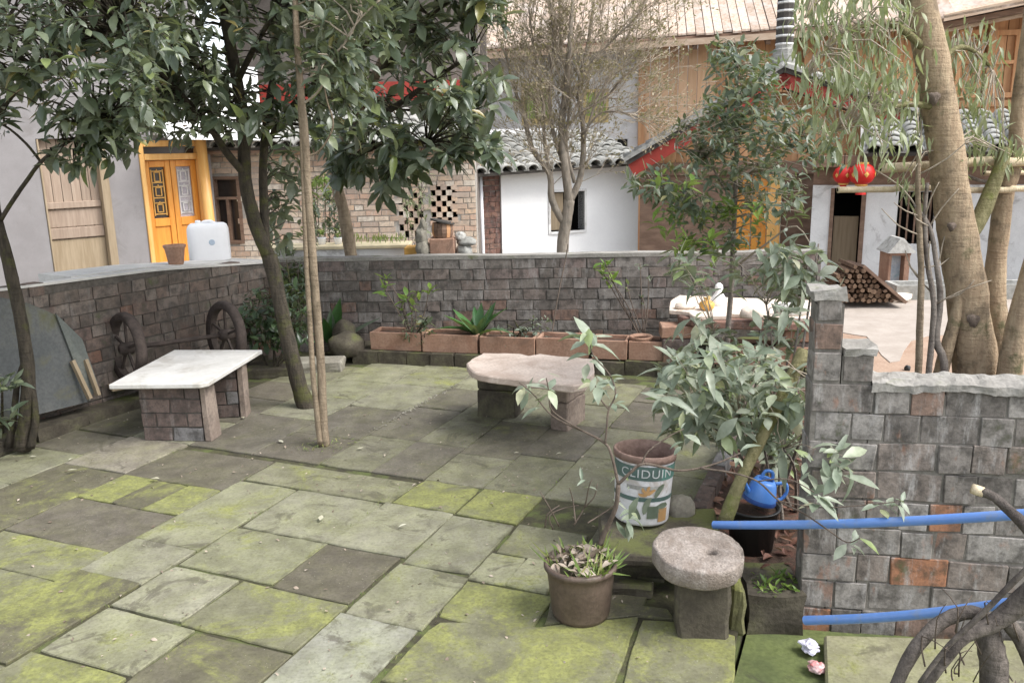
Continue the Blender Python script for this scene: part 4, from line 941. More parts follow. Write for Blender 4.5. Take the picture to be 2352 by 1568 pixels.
mb = MB(); mb.pbox(RB, door[0], door[0] + .05, -1.1, door[3] - .002, -.2, .02); mb.pbox(RB, door[1] - .06, door[1], -1.1, door[3] - .002, -.2, .02); mb.build('door_frame', M['beam'], rh)
mb = MB()
for k in range(5):
    x = win[0] + (win[1] - win[0]) * (k + .5) / 5; mb.pbox(RB, x - .012, x + .012, win[2], win[3], -.1, -.07)
mb.build('window_bars', M['beam'], rh)
mb = MB(); mb.pbox(RB, u0, u1, -1.1, 1.6, -3, -2.8); mb.build('rear_wall', M['dirty_white'], rh)
A = RB.pt(RB.uz(1985, 352, .5)[0], ea[1], .5); B = RB.pt(u1 + .3, ea[1] + .02, .5); tz = RB.uz(2100, 268, -1.2)[1]
tiled_roof(rh, A, B, -RB.n * 1.9 + Z1 * (tz - A.z), 30, 7)
A2 = RB.pt(RB.uz(1870, 352, .5)[0], ea[1] - .06, .3)
mb = MB(); mb.pbox(RB, u0, RB.uz(1985, 352, .5)[0], zt - .05, zt + .1, -.3, .3); mb.build('porch_beam', M['beam'], rh)

# --- large timber house with the boarded roof, behind everything
TH = Plane(D(560, 150, 19.8).xy, D(2480, 100, 17.4).xy)
th = thing('timber_house', 'large timber house behind the others with a pale weathered board roof', 'house', TH.pt(4, -1.1))
def TU(x, y=100, o=0.0): return TH.uz(x, y, o)[0]
ul, ur = TU(900), TU(2470) + 7
ug = TU(1472, 200)
zeave = TH.uz(1560, 93, .9)[1]
w1, w2 = TH.rect(1198, 190, 1268, 288), TH.rect(1340, 205, 1398, 282)
mb = MB(); wall_cells(mb, TH, ul, ug, -1.1, zeave + .4, -.2, 0, [w1, w2]); mb.build('wall', M['greywall'], th)
for hh in (w1, w2):
    mb = MB(); b = .06; mb.pbox(TH, hh[0], hh[0] + b, hh[2], hh[3], -.12, .02); mb.pbox(TH, hh[1] - b, hh[1], hh[2], hh[3], -.12, .02); mb.pbox(TH, hh[0] + b, hh[1] - b, hh[3] - b, hh[3], -.12, .02); mb.pbox(TH, hh[0] + b, hh[1] - b, hh[2], hh[2] + .14, -.12, .02)
    f = mb.build('window_frame', M['yellow'], th)
    mb = MB(); mb.pbox(TH, hh[0] + b, hh[1] - b, hh[2] + .14, hh[3] - b, -.09, -.07); mb.build('pane', M['window_green'], f)
    mb = MB(); um = (hh[0] + hh[1]) / 2; mb.pbox(TH, um - .02, um + .02, hh[2] + .14, hh[3] - b, -.068, -.03); mb.build('mullion', M['yellow'], f)
mb = MB(); q = TH.rect(1096, 262, 1114, 345); mb.pbox(TH, q[0], q[1], -1.1, q[3] + .1, .003, .12); mb.build('white_pillar', M['whitewash'], th)
q = TH.rect(1416, 322, 1440, 336); q = TH.rect(1418, 320, 1441, 337); mb = MB(); mb.pbox(TH, q[0], q[1], q[2], q[3], .002, .03); mb.build('vent', M['dark'], th)
nb = 80
for i in range(nb):                                            # boarded wall on the right half
    a = ug + (ur - ug) * i / nb; b = ug + (ur - ug) * (i + 1) / nb; mid = (a + b) / 2
    mb = MB(); mb.pbox(TH, a + .006, b - .006, -1.1, zeave + .4, -.12, random.uniform(-.015, .01)); mb.build('plank', M['tanwood' if mid < TU(1640) else 'wallwood'], th)
for x in (1474, 1850, 2020, 2265, 2345):
    mb = MB(); u = TU(x, 200); mb.pbox(TH, u - .07, u + .07, -1.1, zeave + .4, .012, .12); mb.build('post', M['wallwood'], th)
for y in (238, 250): 
    pass
for x0, x1, y0, y1 in ((2190, 2345, 232, 246), (1860, 2345, 270, 284)):
    q = TH.rect(x0, y0, x1, y1); mb = MB(); mb.pbox(TH, q[0], q[1], q[2], q[3], .013, .1); mb.build('rail', M['wallwood'], th)
for x0, x1 in ((2195, 2255), (2275, 2335)):                    # panelled shutters
    q = TH.rect(x0, 70, x1, 225); mb = MB(); mb.pbox(TH, q[0], q[0] + .08, q[2], q[3], .012, .07); mb.pbox(TH, q[1] - .08, q[1], q[2], q[3], .012, .07); mb.pbox(TH, q[0] + .08, q[1] - .08, q[3] - .1, q[3], .012, .068); mb.pbox(TH, q[0] + .08, q[1] - .08, q[2], q[2] + .1, .012, .068); zc_ = (q[2] + q[3]) / 2; mb.pbox(TH, q[0] + .08, q[1] - .08, zc_, zc_ + .07, .012, .068); mb.build('shutter', M['orange'], th) if False else mb.build('shutter', M['wallwood'], th)
mb = MB(); mb.pbox(TH, ul, ur, -1.1, zeave + .4, -5, -4.8); mb.pbox(TH, ul, ul + .2, -1.1, zeave, -4.8, -.2); mb.pbox(TH, ur - .2, ur, -1.1, zeave, -4.8, -.2); mb.build('rear_wall', M['greywall'], th)
# roof of long boards
zl = TH.uz(1130, 113, .9)[1]; zr = TH.uz(1800, 66, .9)[1]
ua, ub = TU(1130, 113, .9), TU(1800, 66, .9)
def ze(u): return zl + (zr - zl) * (u - ua) / (ub - ua)
ustart, uend = TU(850, 120, .9), TU(2160, 50, .9); nb = 64
rr = 3.4; rise = 1.9
mb = MB(); mb.hexa([TH.pt(ustart, ze(ustart) - .1, .88), TH.pt(uend, ze(uend) - .1, .88), TH.pt(uend, ze(uend) + rise - .1, .88 - rr), TH.pt(ustart, ze(ustart) + rise - .1, .88 - rr), TH.pt(ustart, ze(ustart) - .02, .88), TH.pt(uend, ze(uend) - .02, .88), TH.pt(uend, ze(uend) + rise - .02, .88 - rr), TH.pt(ustart, ze(ustart) + rise - .02, .88 - rr)]); mb.build('roof_bed', M['beam'], th)
for i in range(nb):
    a = ustart + (uend - ustart) * i / nb; b = ustart + (uend - ustart) * (i + 1) / nb
    dz = random.uniform(0, .03); ov = random.uniform(-.05, .06); mb = MB(); g = .008
    mb.hexa([TH.pt(a + g, ze(a) - ov * .5, .9 + ov), TH.pt(b - g, ze(b) - ov * .5, .9 + ov), TH.pt(b - g, ze(b) + rise, .9 - rr), TH.pt(a + g, ze(a) + rise, .9 - rr), TH.pt(a + g, ze(a) - ov * .5 + .03 + dz, .9 + ov), TH.pt(b - g, ze(b) - ov * .5 + .03 + dz, .9 + ov), TH.pt(b - g, ze(b) + rise + .03 + dz, .9 - rr), TH.pt(a + g, ze(a) + rise + .03 + dz, .9 - rr)])
    mb.build('roof_board', M['roofwood'], th)
mb = MB(); mb.hexa([TH.pt(ustart, ze(ustart) - .19, .95), TH.pt(uend, ze(uend) - .19, .95), TH.pt(uend, ze(uend) - .19, .89), TH.pt(ustart, ze(ustart) - .19, .89), TH.pt(ustart, ze(ustart) - .07, .95), TH.pt(uend, ze(uend) - .07, .95), TH.pt(uend, ze(uend) - .07, .89), TH.pt(ustart, ze(ustart) - .07, .89)]); mb.build('eave_board', M['edgewood'], th)
for i in range(16):
    u = ustart + (uend - ustart) * (i + .5) / 16; mb = MB(); mb.bar(TH.pt(u, ze(u) - .22, .86), TH.pt(u, ze(u) + .12, -.1), .09, .1); mb.build('rafter', M['beam'], th)
# nearer roof corner at the right
def hz(x, y, o): u, z = TH.uz(x, y, o); return TH.pt(u, z, o)
for (ya, yb, h, o, mk) in ((50, 6, 14, 1.6, 'edgewood'), (66, 24, 12, 1.3, 'beam'), (76, 34, 8, 1.1, 'edgewood')):
    mb = MB(); p, q = hz(2168, ya, o), hz(2420, yb - 8, o); q = p + (q - p) * 3.2; d = Z1 * (h * .0085); mb.hexa([p, q, q - TH.n * 1.2 + Z1 * .3, p - TH.n * 1.2 + Z1 * .3, p + d, q + d, q - TH.n * 1.2 + d + Z1 * .3, p - TH.n * 1.2 + d + Z1 * .3]); mb.build('side_eave', M[mk], th)
for i in range(38):
    p, q = hz(2150, 46, 1.6), hz(2440, -8, 1.6); q = p + (q - p) * 3.1; a = p.lerp(q, i / 38); b = p.lerp(q, (i + 1) / 38); up = -TH.n * 2.4 + Z1 * 1.5
    mb = MB(); mb.hexa([a, b, b + up, a + up, a + Z1 * .04, b + Z1 * .04, b + up + Z1 * .04, a + up + Z1 * .04]); mb.build('roof_board', M['roofwood'], th)
# ================================================================== STONE FURNITURE
# --- white slab table
zt = .385
q = [G(249, 883, zt), G(470, 880, zt), G(603, 803, zt), G(400, 803, zt)]
t1 = thing('stone_table', 'low table of a white slab on two brick piers near the cart wheels', 'table', ((q[0] + q[2]) / 2).xy[:] + (0,))
mb = MB(); pq = [p.xy for p in q]
mb.prism([tuple(pq[0]), tuple(pq[1] - Vector((.03, .004))), tuple(pq[1] + Vector((.012, .03))), tuple(pq[2] + Vector((-.01, -.02))), tuple(pq[2]), tuple(pq[3])], zt - .03, zt); mb.build('table_top', M['marble'], t1, bevel=.005)
def pier(parent, a, b, depth, z1, mkey, rows=4, per=2):
    P = Plane(a, b); L = P.len; pr = tag(bpy.data.objects.new('pier', None)); COL.objects.link(pr); pr.parent = parent; WL[pr.name] = wl(parent).copy()
    mb = MB(); mb.pbox(P, .008, L - .008, -.02, z1 - .002, -depth + .008, -.008); mb.build('mortar', M['mortar_dark'], pr)
    h = z1 / rows
    for r in range(rows):
        k = per if r % 2 == 0 else per + 1; u = 0
        for i in range(k):
            w_ = L / per if per == k else (L / per if 0 < i < k - 1 else L / per / 2)
            c = P.pt(u + w_ / 2, h * (r + .5), -depth / 2); put('brick', random.choice(blocks(mkey)), pr, frame_mat(c, P.u, P.n, Z1, w_ - .01, depth, h - .009)); u += w_
    return P, pr
a, b = G(330, 1012), G(470, 1014); P, pr = pier(t1, a.xy, b.xy, .11, zt - .032, 'brick_dark', 4, 2)
mb = MB(); mb.hexa([P.pt(P.len + .003, 0, .004), P.pt(P.len + .05, 0, .004), P.pt(P.len + .05, 0, -.13), P.pt(P.len + .003, 0, -.13), P.pt(P.len + .003, zt - .034, .004), P.pt(P.len + .035, zt - .034, .004), P.pt(P.len + .035, zt - .034, -.13), P.pt(P.len + .003, zt - .034, -.13)]); mb.build('end_stone', M['pierstone'], t1, bevel=.006, rough=.004)
a, b = G(440, 963), G(552, 958); P, pr = pier(t1, a.xy, b.xy, .11, zt - .032, 'brick_dark', 4, 2)
mb = MB(); mb.pbox(P, P.len + .003, P.len + .045, -.01, zt - .034, -.12, .004); mb.build('end_stone', M['pierstone'], t1, bevel=.006, rough=.004)
# --- pink bench
zt = .40
t2 = thing('stone_bench', 'bench of a notched pink stone slab on two dark stone piers', 'bench', (.1, 5.0, 0))
o_ = [(1071, 833), (1078, 846), (1090, 856), (1120, 863), (1190, 871), (1262, 879), (1315, 886), (1345, 880), (1352, 868), (1366, 852), (1362, 824), (1300, 818), (1240, 812), (1215, 816), (1190, 811), (1110, 810), (1088, 822)]
mb = MB(); mb.prism([tuple(G(x, y, zt).xy) for x, y in o_], zt - .045, zt); mb.build('bench_slab', M['pinkstone'], t2, bevel=.007, rough=.004)
def stone_pier(parent, x0, y0, x1, y1, depth, rows, z1, mat='pierstone'):
    P = Plane(G(x0, y0).xy, G(x1, y1).xy); h = z1 / rows; pr = bpy.data.objects.new('pier', None); COL.objects.link(pr); pr.parent = parent; WL[pr.name] = wl(parent).copy()
    for r in range(rows):
        mb = MB(); e = random.uniform(-.008, .008); mb.pbox(P, e, P.len + e * .5, h * r + (.002 if r else -.01), h * (r + 1) - .003, -depth + e, e * .5); mb.build('block', M[mat], pr, bevel=.007, rough=.005)
stone_pier(t2, 1097, 955, 1184, 962, .19, 2, zt - .047, 'darkstone')
stone_pier(t2, 1264, 985, 1304, 992, .05, 2, zt - .047)
stone_pier(t2, 1306, 990, 1345, 962, .10, 2, zt - .047)
# --- thick table at the back right, with things lying on it
zt = .46
t3 = thing('stone_table', 'pale topped stone slab table by the stepped wall pier and back wall', 'table', (1.7, 6.0, 0))
def prismG(px, z0, z1, name, mat, parent, bevel=.008, rough=.004):
    mb = MB(); mb.prism([tuple(G(x, y, z1).xy) for x, y in px], z0, z1); return mb.build(name, M[mat], parent, bevel=bevel, rough=rough)
prismG([(1556, 712), (1558, 726), (1600, 736), (1760, 742), (1868, 744), (1880, 694), (1700, 688), (1570, 690)], zt - .085, zt - .03, 'table_slab', 'brick_red', t3)
prismG([(1536, 712), (1582, 716), (1592, 726), (1670, 726), (1680, 720), (1866, 732), (1872, 690), (1560, 678), (1540, 690)], zt - .03, zt, 'table_top', 'pinkwhite', t3, .005)
for (x0, x1, yy) in ((1520, 1600, 835), (1800, 1862, 845)):
    P = Plane(G(x0, yy, .09).xy, G(x1, yy, .09).xy)
    for r in range(3):
        mb = MB(); e = random.uniform(-.01, .01); mb.pbox(P, e, P.len + e, .09 + r * .094, .09 + (r + 1) * .094 - .004, -.2, e); mb.build('block', M['brick_dark' if r < 2 else 'terracotta'], t3, bevel=.008, rough=.004)
def lump(name, label, cat, x, y, z, w_, d_, h_, mat, group=None, seed=0, parent=None, rough=.18):
    c = G(x, y, z); bm = bmesh.new(); bmesh.ops.create_icosphere(bm, subdivisions=3, radius=1)
    for v in bm.verts:
        v.co *= 1 + rough * mnoise.noise(v.co * 1.6 + Vector((seed, seed * 2, 0))) + rough * .4 * mnoise.noise(v.co * 4 + Vector((seed, 0, 0)))
        v.co = Vector((v.co.x * w_ / 2, v.co.y * d_ / 2, max(v.co.z, -.55) * h_ / 1.5 + h_ * .36))
    me = bpy.data.meshes.new(name); bm.to_mesh(me); bm.free(); me.polygons.foreach_set('use_smooth', [True] * len(me.polygons)); me.materials.append(M[mat])
    o = bpy.data.objects.new(name, me); COL.objects.link(o); o.location = c; WL[o.name] = c.copy(); return tag(o, label, cat, group)
lump('white_stone', 'rounded white stone on the back table right of the thin tree stem', 'stone', 1729, 729, zt, .19, .13, .085, 'pinkwhite', seed=3)
lump('white_stone', 'larger white stone at the pier end of the back table', 'stone', 1822, 722, zt, .25, .16, .10, 'marble', seed=8)
lump('white_stone', 'flat white stone on the outer end of the back table', 'stone', 1573, 708, zt, .16, .14, .05, 'pinkwhite', seed=12)
c = G(1623, 712, zt)
pot = thing('flower_pot', 'small orange pot with yellow bloom on the back stone table', 'pot', c)
mb = MB(); mb.lathe(c, [(.035, 0), (.055, .02), (.06, .045), (.045, .065), (.03, .07)], 16, capt=True); mb.build('pot', M['gold'], pot, smooth=True)
mats = []; rosette(mats, c + Z1 * .08, Z1, 12, .05, (.2, 1.0), .1); merge_leaves('bloom', mats, leafset('yel', 'yellow', w=.5), pot, None)
c = G(1650, 700, zt)
vase = thing('figurine', 'small white ceramic figurine standing behind the yellow bloom on the table', 'figurine', c)
mb = MB(); mb.lathe(c, [(.06, 0), (.065, .03), (.045, .07), (.025, .10), (.032, .13), (.028, .155), (.01, .17)], 14, capt=True); mb.build('body', M['whitewash'], vase, smooth=True)
c = G(1472, 792, .20)
tp = thing('clay_pot', 'small round terracotta pot on the ledge under the thin leaning stems', 'pot', c)
mb = MB(); mb.lathe(c + Z1 * -.04, [(.055, 0), (.075, .03), (.085, .09), (.09, .1), (.088, .112), (.075, .11), (.07, .09)], 18); mb.build('pot', M['terracotta'], tp, smooth=True)
lump('round_rock', 'round mossy rock on the ground beside the first planter', 'rock', 797, 815, .05, .30, .24, .19, 'darkstone', seed=21)
lump('grey_rock', 'smaller grey rock leaning on the round mossy rock', 'rock', 792, 792, .09, .2, .2, .22, 'darkstone', seed=25)
# stone edging of the shrub bed by the slender tree
ed = thing('stone_edging', 'pale stone edging block behind the slim twin stemmed tree', 'kerb', G(700, 850))
for (x0, x1, yb, z1, mk) in ((668, 786, 858, .085, 'rock'), (560, 664, 868, .07, 'darkstone')):
    P = Plane(G(x0, yb).xy, G(x1, yb - 4).xy); mb = MB(); mb.pbox(P, 0, P.len, -.02, z1, -.2, 0); mb.build('kerb_stone', M[mk], ed, bevel=.012, rough=.012)
mb = MB(); P = Plane(G(540, 862).xy, G(800, 845).xy); 
# --- cart wheels on an axle
ax = Plane(LWp.a.xy, (LWp.a + LWp.u).xy)
h1 = LWp.hit(292, 800, .17); h2 = LWp.hit(519, 768, .36)
cart = thing('cart_wheels', 'pair of old dark cart wheels on an iron axle leaning by the wall', 'cart axle', (h1 + h2) / 2 * 1.0)
axd = (h2 - h1).normalized()
rw = .245
for hc in (h1, h2):
    Rm = axd.to_track_quat('Z', 'Y').to_matrix()
    wh_ = bpy.data.objects.new('wheel', None); COL.objects.link(wh_); wh_.parent = cart; WL[wh_.name] = wl(cart).copy()
    mb = MB(); prof = [(rw - .055, -.024), (rw - .014, -.036), (rw, -.014), (rw, .014), (rw - .014, .036), (rw - .055, .024), (rw - .055, -.024)]
    mb.lathe(hc, prof, 40, Rm.to_4x4(), capb=False); mb.build('tyre', M['rust'], wh_, smooth=True)
    mb = MB(); mb.lathe(hc, [(.03, -.05), (.042, -.03), (.042, .03), (.03, .05)], 14, Rm.to_4x4(), capt=True); mb.build('hub', M['rust'], wh_, smooth=True)
    ex = Rm @ Vector((1, 0, 0)); ey = Rm @ Vector((0, 1, 0))
    for k in range(5):
        an = 2 * PI * k / 5 + .3; d = ex * math.cos(an) + ey * math.sin(an); mb = MB(); mb.bar(hc + d * .035, hc + d * (rw - .043), .016, .014, axd); mb.build('spoke', M['rust'], wh_)
mb = MB(); mb.tube([h1 - axd * .05, h1.lerp(h2, .5), h2 + axd * .05], .016, 10); mb.build('axle', M['rust'], cart, smooth=True)
# --- sheets leaning on the wall, with battens
def lean_quad(px, base_off, top_off, zt_list):
    out = []
    for (x, y), k in zip(px, zt_list): out.append(LWp.hit(x, y, base_off if k == 0 else top_off))
    return out
def sheet(name, label, px, flags, offs, thick, mat, cat='sheet'):
    ps = [LWp.hit(x, y, offs[k]) for (x, y), k in zip(px, flags)]
    mb = MB(); n = len(ps); d = LWp.n * thick
    mb.add([p + d for p in ps] + ps, [tuple(range(n)), tuple(range(2 * n - 1, n - 1, -1))] + [(i, n + i, n + (i + 1) % n, (i + 1) % n) for i in range(n)])
    o = mb.build(name, M[mat], None); return tag(o, label, cat)
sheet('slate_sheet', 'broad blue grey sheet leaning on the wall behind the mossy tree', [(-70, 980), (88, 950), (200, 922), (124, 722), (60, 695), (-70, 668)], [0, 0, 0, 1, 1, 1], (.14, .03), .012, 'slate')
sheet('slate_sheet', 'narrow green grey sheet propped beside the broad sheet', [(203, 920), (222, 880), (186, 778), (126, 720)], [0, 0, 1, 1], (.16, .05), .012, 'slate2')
for (xa, ya, xb, yb, lb) in ((166, 828, 207, 916, 'thin wooden batten standing against the narrow sheet'), (196, 826, 226, 908, 'wooden batten nearer the white table leaning on the narrow sheet')):
    mb = MB(); mb.bar(LWp.hit(xa, ya, .13), LWp.hit(xb, yb, .22), .022, .03, LWp.n); tag(mb.build('wooden_batten', M['doorwood2']), lb, 'batten')
mb = MB(); p, r_ = G(252, 890, .16), G(350, 872, .16); mb.bar(p, r_, .12, .03); tag(mb.build('wooden_plank', M['doorwood2']), 'rough plank lying low behind the white slab table', 'plank')
# --- things on the broad wall top
def on_lw(x, y): 
    zq = .87
    for _ in range(4):
        p = G(x, y, zq); zq = lw_top(max(0, min(LWp.len, (p - LWp.a).dot(LWp.u))))
    return G(x, y, zq)
c = on_lw(484, 597) ; 
jug = thing('water_jug', 'big white plastic jerrycan standing on the wall top', 'jerrycan', c)
wj, hj, dj = .325, .305, .19; fx = (LWp.u * .9 - LWp.n * .1).normalized(); fx = Vector((.93, .25, 0)).normalized(); fy = Vector((-fx.y, fx.x, 0))
mb = MB(); prof = [(0.47, 0), (.5, .03), (.5, .68), (.495, .84), (.46, .94), (.40, .985), (.2, 1.0)]
def rrect(s_, n=28, e=4.0):
    out = []
    for k in range(n):
        an = 2 * PI * k / n; cx, sx = math.cos(an), math.sin(an); r_ = (abs(cx) ** e + abs(sx) ** e) ** (-1 / e); out.append((cx * r_ * s_, sx * r_ * s_))
    return out
vs = []; n = 28
for s_, z in prof:
    for (a_, b_) in rrect(s_, n): vs.append(c + fx * (a_ * wj) + fy * (b_ * dj) + Z1 * (z * hj))
fs = [(i * n + k, i * n + (k + 1) % n, (i + 1) * n + (k + 1) % n, (i + 1) * n + k) for i in range(len(prof) - 1) for k in range(n)] + [tuple(range(n - 1, -1, -1)), tuple((len(prof) - 1) * n + k for k in range(n))]
mb.add(vs, fs); mb.build('jug_body', M['jug'], jug, smooth=True)
mb = MB(); mb.tube(smooth_path([c + Z1 * hj * .97 + fx * -.05, c + Z1 * (hj * 1.03) + fx * -.02, c + Z1 * (hj * 1.03) + fx * .03, c + Z1 * (hj * .95) + fx * .07], 4), .012, 8); mb.build('handle', M['jug'], jug, smooth=True)
mb = MB(); mb.lathe(c - fx * .07 + Z1 * hj * .97, [(.022, 0), (.022, .025), (.018, .03)], 14, capt=True); mb.build('cap', M['jug'], jug, smooth=True)
mb = MB(); mb.lathe(c + fx * .03 - fy * (dj * .5 + .001) + Z1 * hj * .5, [(.024, -.002), (.024, .002), (.017, .003), (.0, .003)], 16, (-fy).to_track_quat('Z', 'Y').to_matrix().to_4x4(), capb=False); mb.build('badge', plain('faded_blue_badge', (.42, .50, .60), .5), jug) 
c = on_lw(405, 608)
fp = thing('flower_pot', 'small brown tapering flower pot on the wall top beside the white jerrycan', 'pot', c)
mb = MB(); mb.lathe(c, [(.05, 0), (.055, .01), (.072, .12), (.082, .135), (.082, .15), (.07, .15), (.065, .13)], 20); mb.build('pot', M['terracotta'], fp, smooth=True)
mb = MB(); mb.lathe(c, [(.066, .128), (.0, .13)], 16, capb=False); mb.build('soil', M['soil'], fp)

# ================================================================== BEYOND THE BACK WALL
YB = 8.6
p0, p1 = D(600, 572, YB), D(935, 572, YB)
wl2 = thing('garden_ledge', 'low white garden ledge with a yellow painted top beyond the back wall', 'ledge', ((p0 + p1) / 2).xy[:] + (-1.1,))
mb = MB(); zz = D(800, 572, YB).z; mb.box((p0.x, YB, -1.15), (p1.x, YB + .3, zz)); mb.build('ledge_wall', M['dirty_white'], wl2)
mb = MB(); mb.box((p0.x - .02, YB - .03, zz + .001), (p1.x + .02, YB + .33, zz + .035)); mb.build('ledge_top', M['cream'], wl2, bevel=.005)
c0 = zz + .036
for x, lb in ((707, 'white flower pot on the yellow topped ledge behind the slim stems'), (740, 'middle white flower pot on the yellow topped ledge'), (777, 'white flower pot on the yellow ledge beside the slanting trunk')):
    c = Vector((D(x, 560, YB + .15).x, YB + .15, c0)); t = thing('flower_pot', lb, 'pot', c, 'white pots on the yellow ledge')
    mb = MB(); mb.lathe(c, [(.035, 0), (.042, .06), (.048, .07), (.04, .07)], 14); mb.build('pot', M['jug'], t, smooth=True)
    mm = []; 
    for _ in range(3): rosette(mm, c + Z1 * random.uniform(.08, .2) + rv(.03), Z1, 7, .06, (.3, 1.2), .1)
    merge_leaves('leaves', mm, leafset('br', 'leaf_bright'), t, None)
lv = []
for _ in range(130):
    x = random.uniform(800, 930); p = Vector((D(x, 560, YB + .15).x, YB + .15 + random.uniform(-.12, .12), c0 + random.uniform(0, .05))); lv.append(leaf_matrix(p, Vector((random.uniform(-.5, .5), random.uniform(-.5, .5), 1)), Vector((0, -1, 0)) + rv(.5), random.uniform(.03, .08)))
merge_leaves('grass', lv, leafset('gr', 'grass', w=.16))
# orange blocks carrying the jar
def xbox(name, label, cat, x0, y0, x1, y1, Y, dep, mat, z0=None, bev=.008):
    a, b = D(x0, y1, Y), D(x1, y0, Y); mb = MB(); mb.box((a.x, Y, a.z if z0 is None else z0), (b.x, Y + dep, b.z)); return tag(mb.build(name, M[mat], bevel=bev), label, cat)
xbox('clay_block', 'tall orange clay block carrying the brown barrel', 'block', 988, 548, 1043, 600, 8.2, .26, 'terracotta', -1.1)
xbox('clay_block', 'small orange clay block at the end of the yellow ledge', 'block', 929, 568, 962, 600, 8.3, .22, 'gold', -1.1)
a, b = D(994, 546, 8.33), D(1041, 546, 8.33); zc0 = D(1015, 548, 8.2).z + .002; r_ = .105
c = Vector(((a.x + b.x) / 2, 8.33, zc0)); jar = thing('wooden_barrel', 'brown staved barrel under a slanting lid on the orange block', 'barrel', c)
for k in range(14):
    an = 2 * PI * k / 14; mb = MB(); prof = [(.092, 0), (.104, .045), (.106, .08), (.098, .14)]
    for (ra, za), (rb, zb_) in zip(prof, prof[1:]):
        def q_(r, a_, z): return c + Vector((r * math.cos(a_), r * math.sin(a_), z))
        e = PI / 14 * .92
        mb.hexa([q_(ra, an - e, za), q_(ra, an + e, za), q_(ra - .015, an + e, za), q_(ra - .015, an - e, za), q_(rb, an - e, zb_), q_(rb, an + e, zb_), q_(rb - .015, an + e, zb_), q_(rb - .015, an - e, zb_)])
    mb.build('stave', M['beam'] if k % 4 else M['wallwood'], jar)
mb = MB(); mb.lathe(c + Z1 * .145, [(0, -.004), (.12, 0), (.12, .012), (0, .02)], 20, Matrix.Rotation(.22, 4, 'Y') @ Matrix.Identity(4), capb=False); mb.build('lid', M['tile_dark'], jar)
def blobstack(name, label, cat, x, ybase, Y, spec, mat):
    p = D(x, ybase, Y); t = thing(name, label, cat, p)
    for (dx, z, w_, h_) in spec:
        bm = bmesh.new(); bmesh.ops.create_icosphere(bm, subdivisions=3, radius=1)
        for v in bm.verts:
            v.co *= 1 + .3 * mnoise.noise(v.co * 1.8 + Vector((x, z * 9, 0))); v.co = Vector((v.co.x * w_ + dx, v.co.y * w_, v.co.z * h_ + z))
        me = bpy.data.meshes.new('rock_piece'); bm.to_mesh(me); bm.free(); me.materials.append(M[mat]); me.polygons.foreach_set('use_smooth', [True] * len(me.polygons)); o = bpy.data.objects.new('rock_piece', me); COL.objects.link(o); o.parent = t
    return t
blobstack('scholar_rock', 'craggy upright grey rock just left of the brown barrel', 'rock', 972, 590, 8.25, [(0, .06, .07, .12), (-.015, .2, .055, .1), (.01, .3, .035, .07)], 'rock')
blobstack('scholar_rock', 'pale grey jutting rock between the barrel and white drain pipe', 'rock', 1066, 590, 8.3, [(0, .05, .08, .10), (.03, .15, .09, .05), (-.03, .2, .05, .05)], 'tile')

# --- clay walled platform, firewood, shrine and trough at the right
CP = Plane(D(1925, 700, 8.75).xy, D(2420, 700, 8.6).xy)
zc1 = 0.0
path_poly = [(2.35, 5.75), (2.96, 5.5), (2.96, 2.70), (7.5, 1.9), (8.5, 9.75), (2.9, 9.75), (2.62, 7.15)]
mb = MB(); mb.prism(path_poly, -1.14, 0.0)
path = tag(mb.build('dirt_path', M['clay']), kind='structure')
px = [(1900, 748), (1930, 762), (1960, 768), (1992, 772), (2008, 790), (2022, 815), (2042, 829), (2062, 826), (2078, 806), (2090, 782), (2130, 772), (2190, 768), (2300, 776), (2420, 790), (2500, 700), (2420, 672), (2060, 672), (1900, 668)]
mb = MB(); mb.prism([tuple((lambda p: (p.x + .02 * mnoise.noise(p * 5), p.y + .05 * mnoise.noise(p * 4 + Vector((3, 0, 0)))))(G(x, y, .006))) for x, y in px], -.01, .006); mb.build('cement_patch', M['cement'], path)
lump('hole_lump', 'small black lump standing for a dark hole in the dirt path beside the saplings', 'stone', 2084, 850, 0, .045, .045, .04, 'black', seed=4)  # black lump put where a dark hole is
# firewood: split billets, ends towards the court
FP = Plane(CP.pt(-.3, 0, 0).xy, CP.pt(CP.len, 0, 0).xy)
fx0, fy0 = 1905, 682
tri = [(1895, 684), (1900, 622), (1935, 606), (1965, 604), (2036, 684)]
ub_, zb_ = FP.uz(1900, 684); row = 0; hh = .036
me_cache = []
for k in range(5):
    m = MB(); n = random.choice([4, 5, 6]); r0 = [random.uniform(.75, 1.1) for _ in range(n)]
    a_ = [(math.cos(2 * PI * i / n) * r0[i], math.sin(2 * PI * i / n) * r0[i]) for i in range(n)]
    m.add([(x, -.5, z) for x, z in a_] + [(x, .5, z) for x, z in a_], [tuple(range(n)), tuple(range(2 * n - 1, n - 1, -1))] + [(i, n + i, n + (i + 1) % n, (i + 1) % n) for i in range(n)])
    o = m.build('firewood_log', M['log']); me_cache.append(o.data); bpy.data.objects.remove(o)
cnt = 0
for r in range(12):
    for i in range(12):
        x = 1902 + i * 12.5 + (6 if r % 2 else 0) + random.uniform(-2, 2); y = 681 - r * 11 + random.uniform(-1.5, 1.5)
        if not inside((x, y), tri): continue
        p = FP.hit(x, y, random.uniform(-.05, .03)); rr_ = random.uniform(.022, .031)
        o = put('firewood_log', random.choice(me_cache), None, frame_mat(p - FP.n * .0, FP.u, FP.n, Z1, rr_, .5, rr_) @ Matrix.Rotation(random.uniform(0, 6), 4, 'Y'))
        tag(o, 'split billet showing its brown end in the heap of firewood by the path', 'firewood', 'billets in the firewood heap'); cnt += 1
